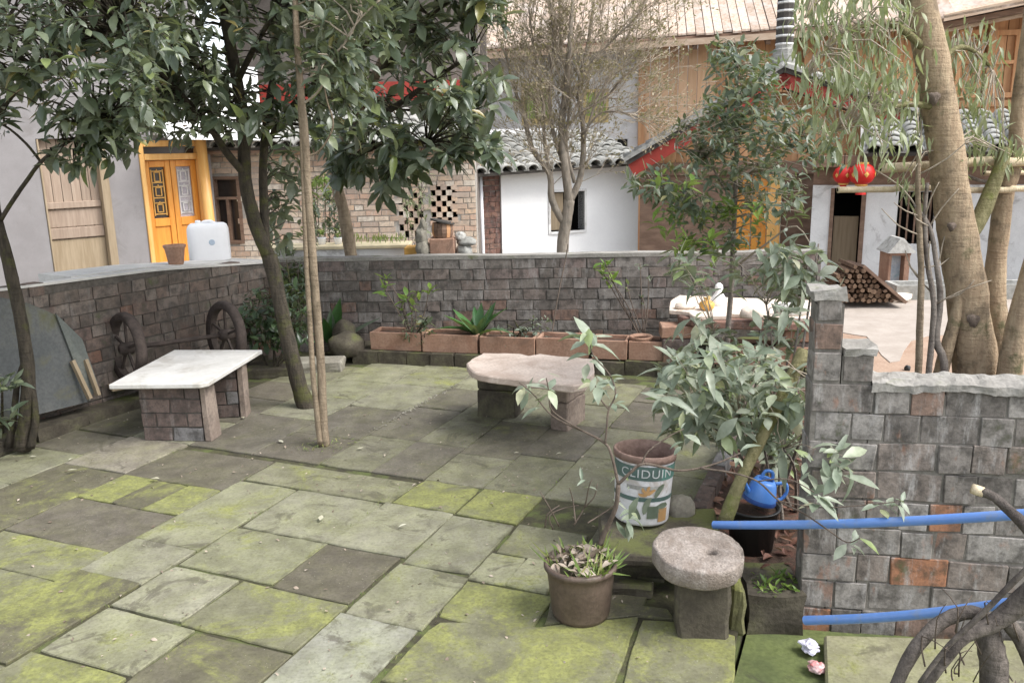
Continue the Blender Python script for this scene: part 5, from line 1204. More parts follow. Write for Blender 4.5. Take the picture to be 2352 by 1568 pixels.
mb = MB(); mb.bar(FP.hit(1962, 604, .0) + FP.n * .02, FP.hit(2058, 686, .0) + FP.n * .02, .5, .03, Vector((.5, 0, .8))); tag(mb.build('leaning_board', M['beam']), 'dark board laid aslope over the firewood heap', 'board')
mb = MB(); pts = [FP.hit(x, y, .03) for x, y in ((2000, 640), (2030, 662), (2065, 688), (2044, 690))]
lump('crumpled_cloth', 'crumpled pinkish cloth at the low end of the sloping board', 'cloth', 2052, 690, zc1 + .006, .3, .3, .09, 'pinkwhite', seed=31, rough=.5)
a, b = CP.uz(2058, 684, -.2), CP.uz(2140, 684, -.2)
tr = thing('stone_trough', 'long grey stone trough on the pale path below the shrine', 'trough', CP.pt(a[0], zc1, -.2))
mb = MB(); zt_ = CP.uz(2100, 656, -.2)[1]; mb.pbox(CP, a[0], a[0] + 1.6, zc1 + .006, zt_, -.25, -.2); mb.pbox(CP, a[0], a[0] + 1.6, zc1 + .006, zt_, -.55, -.5); mb.pbox(CP, a[0], a[0] + .05, zc1 + .006, zt_, -.5, -.25); mb.pbox(CP, a[0] + 1.55, a[0] + 1.6, zc1 + .006, zt_, -.5, -.25); mb.build('trough', M['tile'], tr)
# shrine niche with a picture
q = CP.rect(2044, 588, 2092, 662, -.75); sh = thing('wall_shrine', 'little brick shrine with a tiled cap and a printed picture', 'shrine', CP.pt(q[0], zc1, -.8))
mb = MB(); w_ = q[1] - q[0]; mb.pbox(CP, q[0], q[0] + w_ * .12, q[2], q[3], -1.1, -.8); mb.pbox(CP, q[1] - w_ * .25, q[1], q[2], q[3], -1.1, -.8); mb.pbox(CP, q[0], q[1], q[3], q[3] + .03, -1.1, -.78); mb.pbox(CP, q[0] - .01, q[1] + .01, -.02, q[2] - .002, -1.12, -.79); mb.build('brick_frame', M['terracotta'], sh)
mb = MB(); mb.pbox(CP, q[0] + w_ * .12, q[1] - w_ * .25, q[2], q[3] - .004, -.95, -.92); mb.build('picture', M['poster'], sh)
mb = MB(); um = (q[0] + q[1]) / 2; zq = q[3] + .032; mb.hexa([CP.pt(q[0] - .04, zq, -.74), CP.pt(q[1] + .04, zq, -.74), CP.pt(q[1] + .04, zq, -1.12), CP.pt(q[0] - .04, zq, -1.12), CP.pt(um - .02, zq + .16, -.76), CP.pt(um + .02, zq + .16, -.76), CP.pt(um + .02, zq + .16, -1.1), CP.pt(um - .02, zq + .16, -1.1)]); mb.build('cap', M['tile'], sh)
# lanterns under the eave
lan = None
for (x, y, r_, lb) in ((1938, 402, .14, 'red cloth lantern nearer the evergreen, partly behind its neighbour'), (1980, 400, .168, 'larger red cloth lantern nearer the bamboo pole ends')):
    c = RB.hit(x, y, .35 if x < 1950 else .5); t = thing('red_lantern', lb, 'lantern', c, 'red lanterns under the eave')
    mb = MB(); mb.lathe(c, [(r_ * .45, -r_ * .82), (r_ * .8, -r_ * .6), (r_, -r_ * .2), (r_, r_ * .2), (r_ * .8, r_ * .6), (r_ * .45, r_ * .82)], 20, capt=True); b_ = mb.build('lantern_body', M['redlantern'], t, smooth=True)
    for s_ in (-1, 1):
        mb = MB(); mb.lathe(c + Z1 * (s_ * r_ * .86), [(r_ * .48, -.015), (r_ * .48, .015)], 16, capt=True); mb.build('gold_collar', M['gold'], t)
    for k in range(6):
        an = k * PI / 3 + .5; d = Vector((math.cos(an), math.sin(an), 0)); e = Vector((-d.y, d.x, 0)); mb = MB(); s2 = r_ * .2; o_ = c + d * (r_ * 1.012)
        mb.add([o_ - e * s2, o_ - Z1 * s2 * 1.3, o_ + e * s2, o_ + Z1 * s2 * 1.3, o_ + d * .008], [(0, 1, 4), (1, 2, 4), (2, 3, 4), (3, 0, 4)]); mb.build('gold_diamond', M['gold'], t)
    mb = MB(); mb.lathe(c - Z1 * (r_ * .9), [(r_ * .3, 0), (r_ * .34, -r_ * .35), (r_ * .42, -r_ * .75)], 14, capt=True); mb.build('tassel', M['redlantern'], t)
    mb = MB(); top = RB.pt((c - RB.a).dot(RB.u), RB.uz(1944, 352, .4)[1], (c - RB.a).dot(RB.n)); mb.tube([c + Z1 * r_ * .9, top], .006, 5); mb.build('cord', M['dark'], t)

# ================================================================== NEAR OBJECTS
# --- stone block and paint bucket
zbk = .155
a, b = G(1432, 1350), G(1580, 1380)
sbk = thing('stone_block', 'dark mossy stone ledge with a shadowed hollow under the paint bucket', 'stone block', (.58, 3.2, 0))
blk = MB(); blk.prism([(.335, 3.0), (.80, 2.945), (.86, 3.42), (.36, 3.46)], zbk - .045, zbk); blk.build('top_slab', M['darkstone'], sbk, bevel=.012, rough=.012)
blk = MB(); blk.prism([(.42, 3.13), (.80, 3.10), (.83, 3.40), (.42, 3.43)], -.02, zbk - .047); blk.build('base_stone', M['darkstone'], sbk, rough=.008)
blk = MB(); blk.prism([(.345, 2.99), (.52, 2.965), (.53, 3.03), (.35, 3.05)], -.02, .035); blk.build('foot_stone', M['darkstone'], sbk, bevel=.01, rough=.01)
c = G(1474, 1195, zbk); rB = .122; hB = .298
c = Vector((c.x, c.y + .02, zbk + .012)); tilt = Matrix.Rotation(math.radians(3), 4, 'Y') @ Matrix.Rotation(math.radians(-2), 4, 'X')
bk = thing('paint_bucket', 'worn white paint bucket with green lettered band and rusty open rim', 'bucket', c)
mb = MB(); mb.lathe(c, [(rB * .9, 0), (rB * .93, .01), (rB * 1.0, hB * .86), (rB * 1.01, hB * .9)], 40, tilt); mb.build('body', M['white'], bk, smooth=True)
mb = MB(); mb.lathe(c, [(rB * .965, hB * .9), (rB * .95, hB * .7), (rB * .88, .02), (0, .02)], 40, tilt, capb=False); mb.build('inner_wall', M['rimrust'], bk, smooth=True)
mb = MB(); mb.lathe(c, [(rB * 1.0, hB * .885), (rB * 1.06, hB * .90), (rB * 1.07, hB * .985), (rB * 1.03, hB * 1.0), (rB * .97, hB * .99), (rB * .95, hB * .80)], 40, tilt, capb=False, wob=.012); mb.build('rim', M['rimrust'], bk, smooth=True)
mb = MB(); mb.lathe(c, [(rB * .92, hB * .42), (0, hB * .40)], 30, tilt, capb=False); mb.build('dried_paint', M['rimrust'], bk)
def cyl(th, z, dr=.0015): 
    r_ = rB * (.93 + .07 * z / (hB * .86)) + dr; return c + tilt @ Vector((r_ * math.sin(th), -r_ * math.cos(th), z))
def patch(name, th0, th1, z0, z1, mat, parent, dr=.0015, n=14):
    mb = MB(); vs = [cyl(th0 + (th1 - th0) * i / n, z, dr) for i in range(n + 1) for z in (z0, z1)]; mb.add(vs, [(2 * i, 2 * i + 2, 2 * i + 3, 2 * i + 1) for i in range(n)]); return mb.build(name, M[mat], parent)
def patchpoly(name, pts, mat, parent, dr=.003):
    mb = MB(); mb.add([cyl(t_, z, dr) for t_, z in pts], [tuple(range(len(pts)))]); return mb.build(name, M[mat], parent)
patch('label_band', -PI, PI, hB * .66, hB * .86, 'dkgreen_print', bk, .0015, 40)
patch('label_band', .45, 1.5, hB * .662, hB * .858, 'green_print', bk, .0022)
patch('label_stripe', -.75, .6, hB * .53, hB * .585, 'greenish' if 'greenish' in M else 'tile', bk)
patch('label_band', -1.6, 1.6, hB * .36, hB * .42, 'dkgreen_print', bk)
import bpy as _b
cu = bpy.data.curves.new('lettering', 'FONT'); cu.body = 'CLIDUIN'; cu.size = hB * .17; cu.align_x = 'CENTER'; cu.extrude = .0004; cu.space_character = 1.12
to = bpy.data.objects.new('lettering', cu); COL.objects.link(to)
bpy.context.view_layer.update()
me = bpy.data.meshes.new_from_object(to.evaluated_get(bpy.context.evaluated_depsgraph_get())); bpy.data.objects.remove(to)
bm = bmesh.new(); bm.from_mesh(me); bmesh.ops.triangulate(bm, faces=bm.faces[:]); bmesh.ops.subdivide_edges(bm, edges=[e for e in bm.edges if e.calc_length() > .02], cuts=1)
for v in bm.verts:
    p = cyl(v.co.x / rB * 1.05 - .05, hB * .705 + v.co.y, .0035 + v.co.z) - c; v.co = p
bm.to_mesh(me); bm.free(); me.materials.append(M['lettering']); lo = bpy.data.objects.new('lettering', me); COL.objects.link(lo); lo.parent = bk
def petal(cx, cz, ang, L, w_, mat):
    pts = []
    for t_ in (-1, -.5, 0, .5, 1):
        pass
    for k in range(10):
        a_ = 2 * PI * k / 10; u = L * (.5 + .5 * math.cos(a_)); v = w_ * math.sin(a_) * (.6 + .4 * math.cos(a_ * .5))
        pts.append((cx + (u * math.cos(ang) - v * math.sin(ang)) / rB, cz + u * math.sin(ang) + v * math.cos(ang)))
    patchpoly('printed_leaf', pts, mat, bk)
for an in (.6, 1.4, 2.2, 3.0): petal(.0, hB * .46, an, .04, .012, 'orange_print')
petal(.25, hB * .42, .9, .07, .02, 'leaf_grey'); petal(.15, hB * .2, .3, .09, .028, 'leaf_grey'); petal(-.1, hB * .18, 1.2, .08, .022, 'leaf_grey'); petal(-.2, hB * .1, 2.0, .07, .02, 'leaf_grey')
patch('printed_panel', .02, .42, hB * .12, hB * .30, 'leaf_grey', bk, .0032); patch('printed_panel', .45, .85, hB * .06, hB * .25, 'orange_print', bk, .002)
lump('wedge_stone', 'pale wedge shaped stone between the bucket and the millstone stool', 'stone', 1562, 1192, .12, .13, .12, .11, 'rock', seed=41)
# --- millstone stool
cb = G(1617, 1462); zt = None
mc = D(1604, 1258, cb.y + .075)
ms_ = thing('millstone_stool', 'stool made of a pale holed millstone on a mossy stone pedestal', 'stool', (cb.x, cb.y + .07, 0))
Rm = Matrix.Rotation(math.radians(4), 4, 'X') @ Matrix.Rotation(math.radians(2), 4, 'Y')
n = 44; R0 = .158; hx, hy, hr = .042, -.012, .024; th = .074
outer = []
for k in range(n):
    a_ = 2 * PI * k / n; d = Vector((math.cos(a_), math.sin(a_))); hc = Vector((hx, hy))
    bq = hc.dot(d); t_ = -bq + math.sqrt(bq * bq - hc.length_squared + R0 * R0); p = hc + d * t_
    outer.append((p, d))
vs = []; fs = []
def wobR(p): return 1 + .05 * mnoise.noise(Vector((p.x * 14, p.y * 14, 1))) + .03 * mnoise.noise(Vector((p.x * 40, p.y * 40, 5)))
rings = []
def ring(fn): rings.append(len(vs)); [vs.append(fn(*o)) for o in outer]
H2 = Vector((hx, hy))
def hp(d, r_, z): return Vector((hx + d.x * r_, hy + d.y * r_, z))
ring(lambda p, d: hp(d, hr * .7, -th)); ring(lambda p, d: hp(d, hr * .8, -.02)); ring(lambda p, d: hp(d, hr * 1.05, -.006))
for f_ in (.2, .4, .6, .8, .93):
    ring(lambda p, d, f_=f_: Vector(((H2 + d * (hr + ((p - H2).length - hr) * f_)).x, (H2 + d * (hr + ((p - H2).length - hr) * f_)).y, .009 * mnoise.noise(Vector((p.x * 20 * f_, p.y * 20 * f_, f_ * 4))) - .003 * (f_ < .3))))
ring(lambda p, d: Vector((*(p * wobR(p) * .982), -.001 + .003 * mnoise.noise(Vector((p.x * 30, p.y * 30, 2)))))); ring(lambda p, d: Vector((*(p * wobR(p)), -.007))); ring(lambda p, d: Vector((*(p * wobR(p) * 1.004), -.035))); ring(lambda p, d: Vector((*(p * wobR(p) * .985), -th + .008))); ring(lambda p, d: Vector((*(p * wobR(p) * .95), -th))); ring(lambda p, d: hp(d, hr * .7, -th))
for i in range(len(rings) - 1):
    for k in range(n): fs.append((rings[i] + k, rings[i] + (k + 1) % n, rings[i + 1] + (k + 1) % n, rings[i + 1] + k))
mb = MB(); mb.add([mc + Rm @ v for v in vs], [f[::-1] for f in fs]); mo = mb.build('millstone', M['millstone'], ms_, smooth=False)
bm = bmesh.new(); bm.from_mesh(mo.data); bmesh.ops.recalc_face_normals(bm, faces=bm.faces[:]); bm.to_mesh(mo.data); bm.free(); mo.data.polygons.foreach_set('use_smooth', [True] * len(mo.data.polygons))
zp = mc.z - th - .012
mb = MB(); mb.prism([(cb.x - .098, cb.y - .0), (cb.x + .085, cb.y - .015), (cb.x + .10, cb.y + .15), (cb.x - .08, cb.y + .16)], -.02, zp); mb.build('pedestal', M['darkstone'], ms_, bevel=.014, rough=.01)
pe = G(1702, 1452, -.03)
mb = MB(); mb.prism([(cb.x + .105, cb.y + .06), (cb.x + .155, cb.y + .045), (cb.x + .165, cb.y + .17), (cb.x + .115, cb.y + .18)], -.03, .155); tag(mb.build('mossy_stone', M['mossstone'], rough=.012, bevel=.01), 'upright stone thick with bright moss beside the millstone pedestal', 'stone')
# --- potted plant
c = G(1334, 1408); rp = .128
pp_ = thing('potted_plant', 'brown pot holding a branching pale leaved sapling and dry stalks', 'potted plant', c)
mb = MB(); mb.lathe(c, [(rp * .78, 0), (rp * .84, .02), (rp * .95, .16), (rp * 1.0, .19), (rp * 1.06, .195), (rp * 1.06, .21), (rp * .97, .215), (rp * .93, .18)], 40); mb.build('pot', M['potclay'], pp_, smooth=True)
mb = MB(); mb.lathe(c, [(rp * .95, .187), (rp * .5, .2), (0, .215)], 24, capb=False); mb.build('soil', M['soil'], pp_)
mb = MB(); mb.lathe(D(1368, 1276, c.y - rp * 1.0), [(.0, 0), (.01, .001)], 8, capb=False); 
lv = []
for _ in range(70):
    a_ = random.uniform(0, 6.28); r_ = rp * .8 * math.sqrt(random.random()); lv.append(leaf_matrix(c + Vector((r_ * math.cos(a_), r_ * math.sin(a_), .215 + random.uniform(0, .02))), Vector((random.uniform(-1, 1), random.uniform(-1, 1), random.uniform(-.2, .5))), Z1 + rv(.7), random.uniform(.03, .06)))
grow_leaves(pp_, lv, leafset('dead', 'deadleaf', w=.6, bend=.4), limit=60, name='dry_leaf', mass='dry_leaves')
lv = []
for _ in range(230):
    a_ = random.uniform(-2.2, 3.6); r_ = rp * random.uniform(.5, .95); b_ = c + Vector((r_ * math.cos(a_), r_ * math.sin(a_), .2)); 
    dens = (math.cos(a_) > .1) or random.random() < .25
    if dens: lv.append(leaf_matrix(b_, Vector((math.cos(a_) * .6, math.sin(a_) * .6, .9)) + rv(.5), Vector((0, -1, .3)) + rv(.4), random.uniform(.03, .062)))
o = merge_leaves('grass', lv, leafset('gr2', 'grass', w=.16, bend=.9), pp_)
Yp = c.y
def Q(x, y, dy=0.0): return D(x, y, Yp + dy)
leaf_p = leafset('pale', 'leaf_pale', w=.40, fold=.3, bend=.3)
branch(pp_, [Q(1378, 1250), Q(1392, 1215), Q(1414, 1165, -.02), Q(1420, 1112, -.02)], [.011, .009, .0085], M['twig_dark'])
branch(pp_, [Q(1420, 1112, -.02), Q(1406, 1050, 0), Q(1390, 1018, .02), Q(1340, 990, .05), Q(1290, 968, .08), Q(1258, 945, .1), Q(1225, 905, .12), Q(1192, 878, .14)], [.006, .0045, .003, .002], M['twig_dark'])
branch(pp_, [Q(1340, 990, .05), Q(1270, 945, .06), Q(1262, 905, .06), Q(1255, 868, .05)], [.0032, .0028, .002], M['twig_dark'])
branch(pp_, [Q(1390, 1018, .02), Q(1393, 985, .02), Q(1398, 940, .04), Q(1414, 905, .05), Q(1400, 860, .08), Q(1362, 815, .12), Q(1352, 768, .14)], [.004, .003, .0022], M['twig_dark'])
branch(pp_, [Q(1398, 940, .04), Q(1372, 905, .06), Q(1366, 868, .06)], [.003, .002], M['twig_dark'])
branch(pp_, [Q(1420, 1112, -.02), Q(1448, 1085, -.02), Q(1475, 1065, -.02), Q(1520, 1072, -.03), Q(1555, 1080, -.03), Q(1600, 1076, -.02), Q(1650, 1062, 0), Q(1700, 1040, .02)], [.006, .005, .004, .0025], M['twig_dark'])
branch(pp_, [Q(1608, 1075, -.02), Q(1680, 1085, -.06), Q(1740, 1105, -.1), Q(1790, 1150, -.14), Q(1845, 1178, -.18), Q(1900, 1215, -.22), Q(1945, 1245, -.24), Q(1975, 1235, -.25)], [.0035, .003, .002], M['twig_dark'])
branch(pp_, [Q(1740, 1105, -.1), Q(1810, 1100, -.14), Q(1870, 1130, -.18)], [.0025, .0018], M['twig_dark'])
branch(pp_, [Q(1790, 1150, -.14), Q(1880, 1165, -.2), Q(1980, 1160, -.25), Q(2075, 1150, -.3)], [.0025, .0015], M['twig_dark'])
branch(pp_, [Q(1474, 1066, -.02), Q(1490, 1035, -.02), Q(1540, 1000, -.01), Q(1570, 985, 0)], [.0035, .002], M['twig_dark'])
for xs in ([(1284, 1208), (1262, 1165), (1240, 1128)], [(1318, 1205), (1342, 1165), (1352, 1120), (1360, 1100)], [(1342, 1165), (1365, 1140), (1372, 1110)], [(1322, 1200), (1316, 1150), (1308, 1120)], [(1350, 1200), (1390, 1175), (1425, 1150)], [(1270, 1215), (1262, 1185), (1290, 1168), (1330, 1160)], [(1252, 1210), (1258, 1180), (1285, 1160)]):
    branch(pp_, [Q(*x_, random.uniform(-.03, .06)) for x_ in xs], [.0032, .0016], M['twig_dark'], n=5, name='dry_stalk')
lv = []
def ro(x, y, dy, n, L, ax=(0, -.3, 1), sp=(.7, 1.5), dr=.25): rosette(lv, Q(x, y, dy), Vector(ax), n, L, sp, dr)
ro(1352, 762, .14, 10, .105); ro(1362, 815, .12, 6, .10, (.2, -.4, .3)); ro(1400, 852, .08, 7, .085); ro(1255, 862, .05, 7, .085); ro(1192, 878, .14, 5, .075, (-.6, -.3, .6)); ro(1225, 905, .12, 5, .075, (-.3, -.3, .9)); ro(1366, 866, .06, 6, .08); ro(1414, 905, .05, 4, .07)
ro(1875, 1128, -.18, 9, .085); ro(1975, 1238, -.25, 6, .08, (.4, -.4, .6)); ro(2030, 1150, -.28, 5, .06); ro(2078, 1148, -.3, 7, .06, (.6, -.3, .6)); ro(1700, 1038, .02, 5, .08); ro(1405, 1095, .06, 3, .07, (-.8, 0, .4)); ro(1440, 1175, .1, 5, .10, (.3, -.3, .5)); ro(1345, 1085, .04, 3, .06); ro(1470, 1190, .08, 4, .09, (.5, -.5, .2)); ro(1570, 985, 0, 5, .075)
grow_leaves(pp_, lv, leaf_p, limit=300)
# --- watering can on a black bucket
c = G(1752, 1300, .04); c = Vector((c.x, 3.28, .035))
zt_ = D(1752, 1160, 3.28).z
bb = thing('black_bucket', 'black plastic bucket standing in the bed behind the blue pipe', 'bucket', c)
mb = MB(); hh_ = zt_ - c.z; mb.lathe(c, [(.085, 0), (.105, hh_ * .96), (.112, hh_ * .97), (.112, hh_), (.10, hh_), (.09, hh_ * .5), (0, hh_ * .5)], 28); mb.build('body', M['black'], bb, smooth=True)
mb = MB(); mb.lathe(c, [(.098, hh_ * .93), (0, hh_ * .95)], 24, capb=False); mb.build('contents', M['bedsoil'], bb)
c = D(1742, 1152, 3.25); wc = thing('watering_can', 'bright blue watering can lying tipped on the black bucket', 'watering can', c)
tl_ = Matrix.Rotation(math.radians(14), 4, 'Y')
def W_(x, y, z): return c + tl_ @ Vector((x, y, z))
mb = MB(); mb.lathe(c, [(.055, 0), (.064, .004), (.066, .02), (.05, .085), (.036, .105), (.03, .10), (.03, .07)], 24, tl_); mb.build('body', M['bluecan'], wc, smooth=True)
mb = MB(); mb.lathe(c, [(.067, .004), (.069, .012), (.067, .022)], 24, tl_, capb=False); mb.build('base_band', plain('deep_blue', (.03, .09, .33), .4, .5), wc, smooth=True)
mb = MB(); mb.tube(smooth_path([W_(.042, 0, .09), W_(.085, 0, .10), W_(.10, 0, .065), W_(.085, 0, .03), W_(.056, 0, .025)], 5), .0075, 8); mb.build('handle', M['bluecan'], wc, smooth=True)
mb = MB(); mb.tube(smooth_path([W_(-.02, 0, .1), W_(-.01, 0, .135), W_(.02, 0, .135), W_(.03, 0, .1)], 5), .007, 8); mb.build('top_handle', M['bluecan'], wc, smooth=True)
mb = MB(); mb.tube(smooth_path([W_(-.045, -.01, .03), W_(-.075, -.02, .06), W_(-.10, -.03, .10)], 4), lerp_list([.014, .009, .008], 9), 10); mb.build('spout', M['bluecan'], wc, smooth=True)
# --- leaning mossy log
mb = MB(); pts = smooth_path([D(1665, 1200, 3.12), D(1700, 1105, 3.2), D(1752, 1000, 3.3), D(1802, 900, 3.38), D(1848, 806, 3.45)], 4)
mb.tube(pts, lerp_list([.03, .025, .024, .026, .03], len(pts)), 12, .05); tag(mb.build('leaning_log', M['bark_olive'], smooth=True), 'olive mossy log propped aslant through the pale leaved shrub', 'log')
# --- blue pipes
def pipe(label, pa, pb, r_):
    o = MB(); d = (pb - pa); n = 10; pts = [pa + d * (i / n) + Z1 * (-.013 * math.sin(PI * i / n)) for i in range(n + 1)]
    o.tube(pts, r_, 16, cap=False); o.tube([pa, pa + d * .004], r_, 16); return tag(o.build('plastic_pipe', M['blue'], smooth=True), label, 'pipe')
pipe('upper blue plastic pipe running from behind the millstone past the wall', D(1640, 1205, 2.99), D(2420, 1176, 2.22), .0155)
pipe('lower blue plastic pipe with its open end by the drain', D(1849, 1424, 2.64), D(2330, 1383, 2.2), .0155)
# --- litter in the drain
def crumple(name, label, x, y, s_, mat, seed):
    c = G(x, y, -.09); bm = bmesh.new(); bmesh.ops.create_icosphere(bm, subdivisions=3, radius=s_)
    for v in bm.verts:
        v.co = v.co * (1 + .55 * mnoise.noise(v.co * (1.6 / s_) + Vector((seed, 0, 0))) + .3 * mnoise.noise(v.co * (4 / s_) + Vector((0, seed, 0)))); v.co.z = v.co.z * .5 + s_ * .45
    me = bpy.data.meshes.new(name); bm.to_mesh(me); bm.free(); me.materials.append(mat); o = bpy.data.objects.new(name, me); COL.objects.link(o); o.location = c; WL[o.name] = c; return tag(o, label, 'litter')
crumple('plastic_wrapper', 'crumpled whitish plastic wrapper in the drain by the lower pipe', 1858, 1492, .034, plain('lilac_film', (.62, .60, .70), .3, .5), 3)
crumple('paper_wrapper', 'crumpled red and white wrapper lying in the drain', 1876, 1538, .030, stone('red_white_print', (.55, .09, .09), (.7, .62, .6), 26, .5, .1), 9)
# --- gnarled vine trunk in the corner
vt = thing('vine_trunk', 'gnarled grey vine trunk with arching cut limbs beside the blue pipes', 'vine', (1.1, 2.05, 0))
def V(x, y, Y): return D(x, y, Y)
bg_ = M['bark_vine']
branch(vt, [V(2282, 1640, 2.0), V(2284, 1540, 2.02), V(2272, 1470, 2.04), V(2262, 1432, 2.06)], [.038, .034, .03], bg_, 12, 'trunk')
branch(vt, [V(2040, 1620, 2.02), V(2075, 1535, 2.04), V(2120, 1466, 2.06), V(2175, 1420, 2.08), V(2235, 1405, 2.08), V(2275, 1425, 2.07)], [.015, .018, .019, .017], bg_, 12)
branch(vt, [V(2100, 1612, 1.98), V(2160, 1530, 1.98), V(2215, 1462, 1.99), V(2280, 1432, 2.0), V(2330, 1395, 2.0), V(2400, 1330, 1.98)], [.011, .014, .019, .026, .03], bg_, 12)
branch(vt, [V(2112, 1568, 1.95), V(2180, 1480, 1.95), V(2260, 1405, 1.94), V(2352, 1312, 1.92), V(2420, 1255, 1.9)], [.006, .007, .008], bg_, 8)
branch(vt, [V(2310, 1425, 2.02), V(2345, 1470, 2.02), V(2380, 1560, 2.0)], [.02, .018], bg_, 8)
branch(vt, [V(2256, 1129, 2.1), V(2285, 1142, 2.08), V(2318, 1172, 2.05), V(2360, 1212, 2.02), V(2440, 1300, 1.98)], [.013, .012, .013, .016, .03], bg_, 10)
mb = MB(); mb.tube([V(2232, 1121, 2.11), V(2258, 1130, 2.1)], [.0135, .0138], 10); mb.build('cut_end', M['bamboo'], vt, smooth=True)
for _ in range(15):
    x, y = random.uniform(2110, 2352), random.uniform(1440, 1568); branch(vt, [V(x, y, 2.0), V(x + random.uniform(-30, 30), y - random.uniform(10, 70), 2.0 + random.uniform(-.08, .1)), V(x + random.uniform(-60, 60), y - random.uniform(30, 110), 2.0 + random.uniform(-.1, .15))], [.0025, .001], M['twig_dark'], 4, 'dry_twig', 2)
lv = []
for _ in range(500):
    p = V(random.uniform(2180, 2420), random.uniform(1460, 1640), random.uniform(1.95, 2.3)); p.z = -.05 + random.uniform(0, .06); lv.append(leaf_matrix(p, Vector((random.uniform(-1, 1), random.uniform(-1, 1), random.uniform(0, .8))), Z1 + rv(.6), random.uniform(.04, .12)))
merge_leaves('dry_leaf_litter', lv, leafset('dry2', 'deadleaf', w=.25))
# fallen leaves on the paving
ml = leafset('fallen', 'paleleaf', w=.4, bend=.15)
for (x, y) in ((85, 1047), (168, 1052), (208, 1058), (178, 1078), (215, 858), (730, 1015), (600, 985), (820, 1030), (345, 1100), (915, 1210), (735, 1195), (560, 960), (1290, 1040), (640, 1010), (1180, 1040)):
    p = G(x, y, .012); o = put('fallen_leaf', random.choice(ml), None, leaf_matrix(p, Vector((random.uniform(-1, 1), random.uniform(-1, 1), .15)), Z1, random.uniform(.03, .06))); tag(o, 'small pale fallen leaf lying on the mossy paving', 'leaf', 'fallen leaves on the paving')
# a line of pale grit along one joint
gm = MB()
for _ in range(110):
    t_ = random.random() ** .8; p = G(850 + 198 * t_ + random.uniform(-5, 5), 991 - 108 * t_ + random.uniform(-3, 3), .004); s_ = random.uniform(.002, .0055); gm.hexa([p + Vector((a * s_, b * s_, h * s_)) for a, b, h in ((-1, -1, -.5), (1, -1, -.5), (1, 1, -.5), (-1, 1, -.5), (-.6, -.6, .8), (.6, -.6, .8), (.6, .6, .8), (-.6, .6, .8))], s_ * .3)
tag(gm.build('grit', M['rock']), kind='stuff')
# ================================================================== TREES AND PLANTS
LG_ = leafset('big', 'leaf_dark', w=.46, fold=.35, bend=.25)
def crown(tree, polys, Lr, meshes, nl=(7, 11), limbs=(), twig_mat='bark_main', spread=(.6, 1.5), droop=.35, limit=300, ax=(0, 0, .5), twr=.006):
    """leaf clumps through a volume; each clump hangs on a twig from the nearest limb point"""
    lv = []; tw = MB(); pts = [p for l in limbs for p in l]
    for poly, n, (Y0, Y1) in polys:
        for (x, y) in sample_poly(poly, n):
            p = D(x, y, random.uniform(Y0, Y1))
            if pts:
                b = min(pts, key=lambda q: (q - p).length + max(0, (q - p).z) * .5); d = (p - b)
                if d.length < 1.6:
                    m1 = b.lerp(p, .5) + rv(.06) * d.length + Z1 * .08 * d.length
                    tw.tube([b, b.lerp(m1, .6) + rv(.02), m1, p], [twr, twr * .8, twr * .65, twr * .35], 4)
                a = (d.normalized() if d.length > 1e-3 else Z1) + Vector(ax) + rv(.5)
            else: a = Vector(ax) + rv(.8)
            rosette(lv, p, a, random.randint(*nl), random.uniform(*Lr), spread, droop, .05)
    if tw.v: o = tw.build('twigs', M[twig_mat], tree, smooth=True); o['kind'] = 'stuff'
    grow_leaves(tree, lv, meshes, limit)
def limb(tree, pts, r, mat, n=8, name='branch'):
    p = smooth_path(pts, 4); branch(tree, pts, r, M[mat], n, name); return p

# --- main glossy tree with leaning mossy trunk
b0 = G(706, 934); Yt = b0.y
T = thing('broadleaf_tree', 'glossy leaved tree with a leaning mossy trunk beside the white table', 'tree', b0)
tr_ = limb(T, [D(712, 945, Yt), D(690, 895, Yt), D(664, 790, Yt), D(640, 680, Yt + .02), D(618, 585, Yt + .03)], [.072, .055, .05, .047, .05], 'bark_main', 14, 'trunk')
l1 = limb(T, [D(618, 590, Yt + .03), D(585, 510, Yt), D(563, 410, Yt), D(560, 300, Yt), D(545, 190, Yt - .05), D(520, 60, Yt - .15), D(480, -120, Yt - .2)], [.046, .043, .04, .034, .024], 'bark_main', 12)
l2 = limb(T, [D(610, 560, Yt + .03), D(606, 470, Yt + .08), D(605, 360, Yt + .12), D(618, 240, Yt + .15), D(640, 100, Yt + .2), D(660, -120, Yt + .2)], [.03, .027, .024, .017], 'bark_main', 10)
l3 = limb(T, [D(563, 400, Yt), D(520, 350, Yt - .1), D(480, 290, Yt - .2), D(400, 200, Yt - .35), D(330, 120, Yt - .45)], [.028, .022, .012], 'bark_main', 8)
l4 = limb(T, [D(560, 280, Yt), D(480, 180, Yt - .3), D(380, 90, Yt - .5), D(280, 40, Yt - .6)], [.022, .016, .01], 'bark_main', 8)
l5 = limb(T, [D(605, 340, Yt + .12), D(690, 220, Yt + .1), D(780, 150, Yt), D(860, 90, Yt - .1)], [.02, .015, .01], 'bark_main', 8)
l6 = limb(T, [D(545, 190, Yt - .05), D(600, 80, Yt - .3), D(680, -40, Yt - .4)], [.02, .01], 'bark_main', 8)
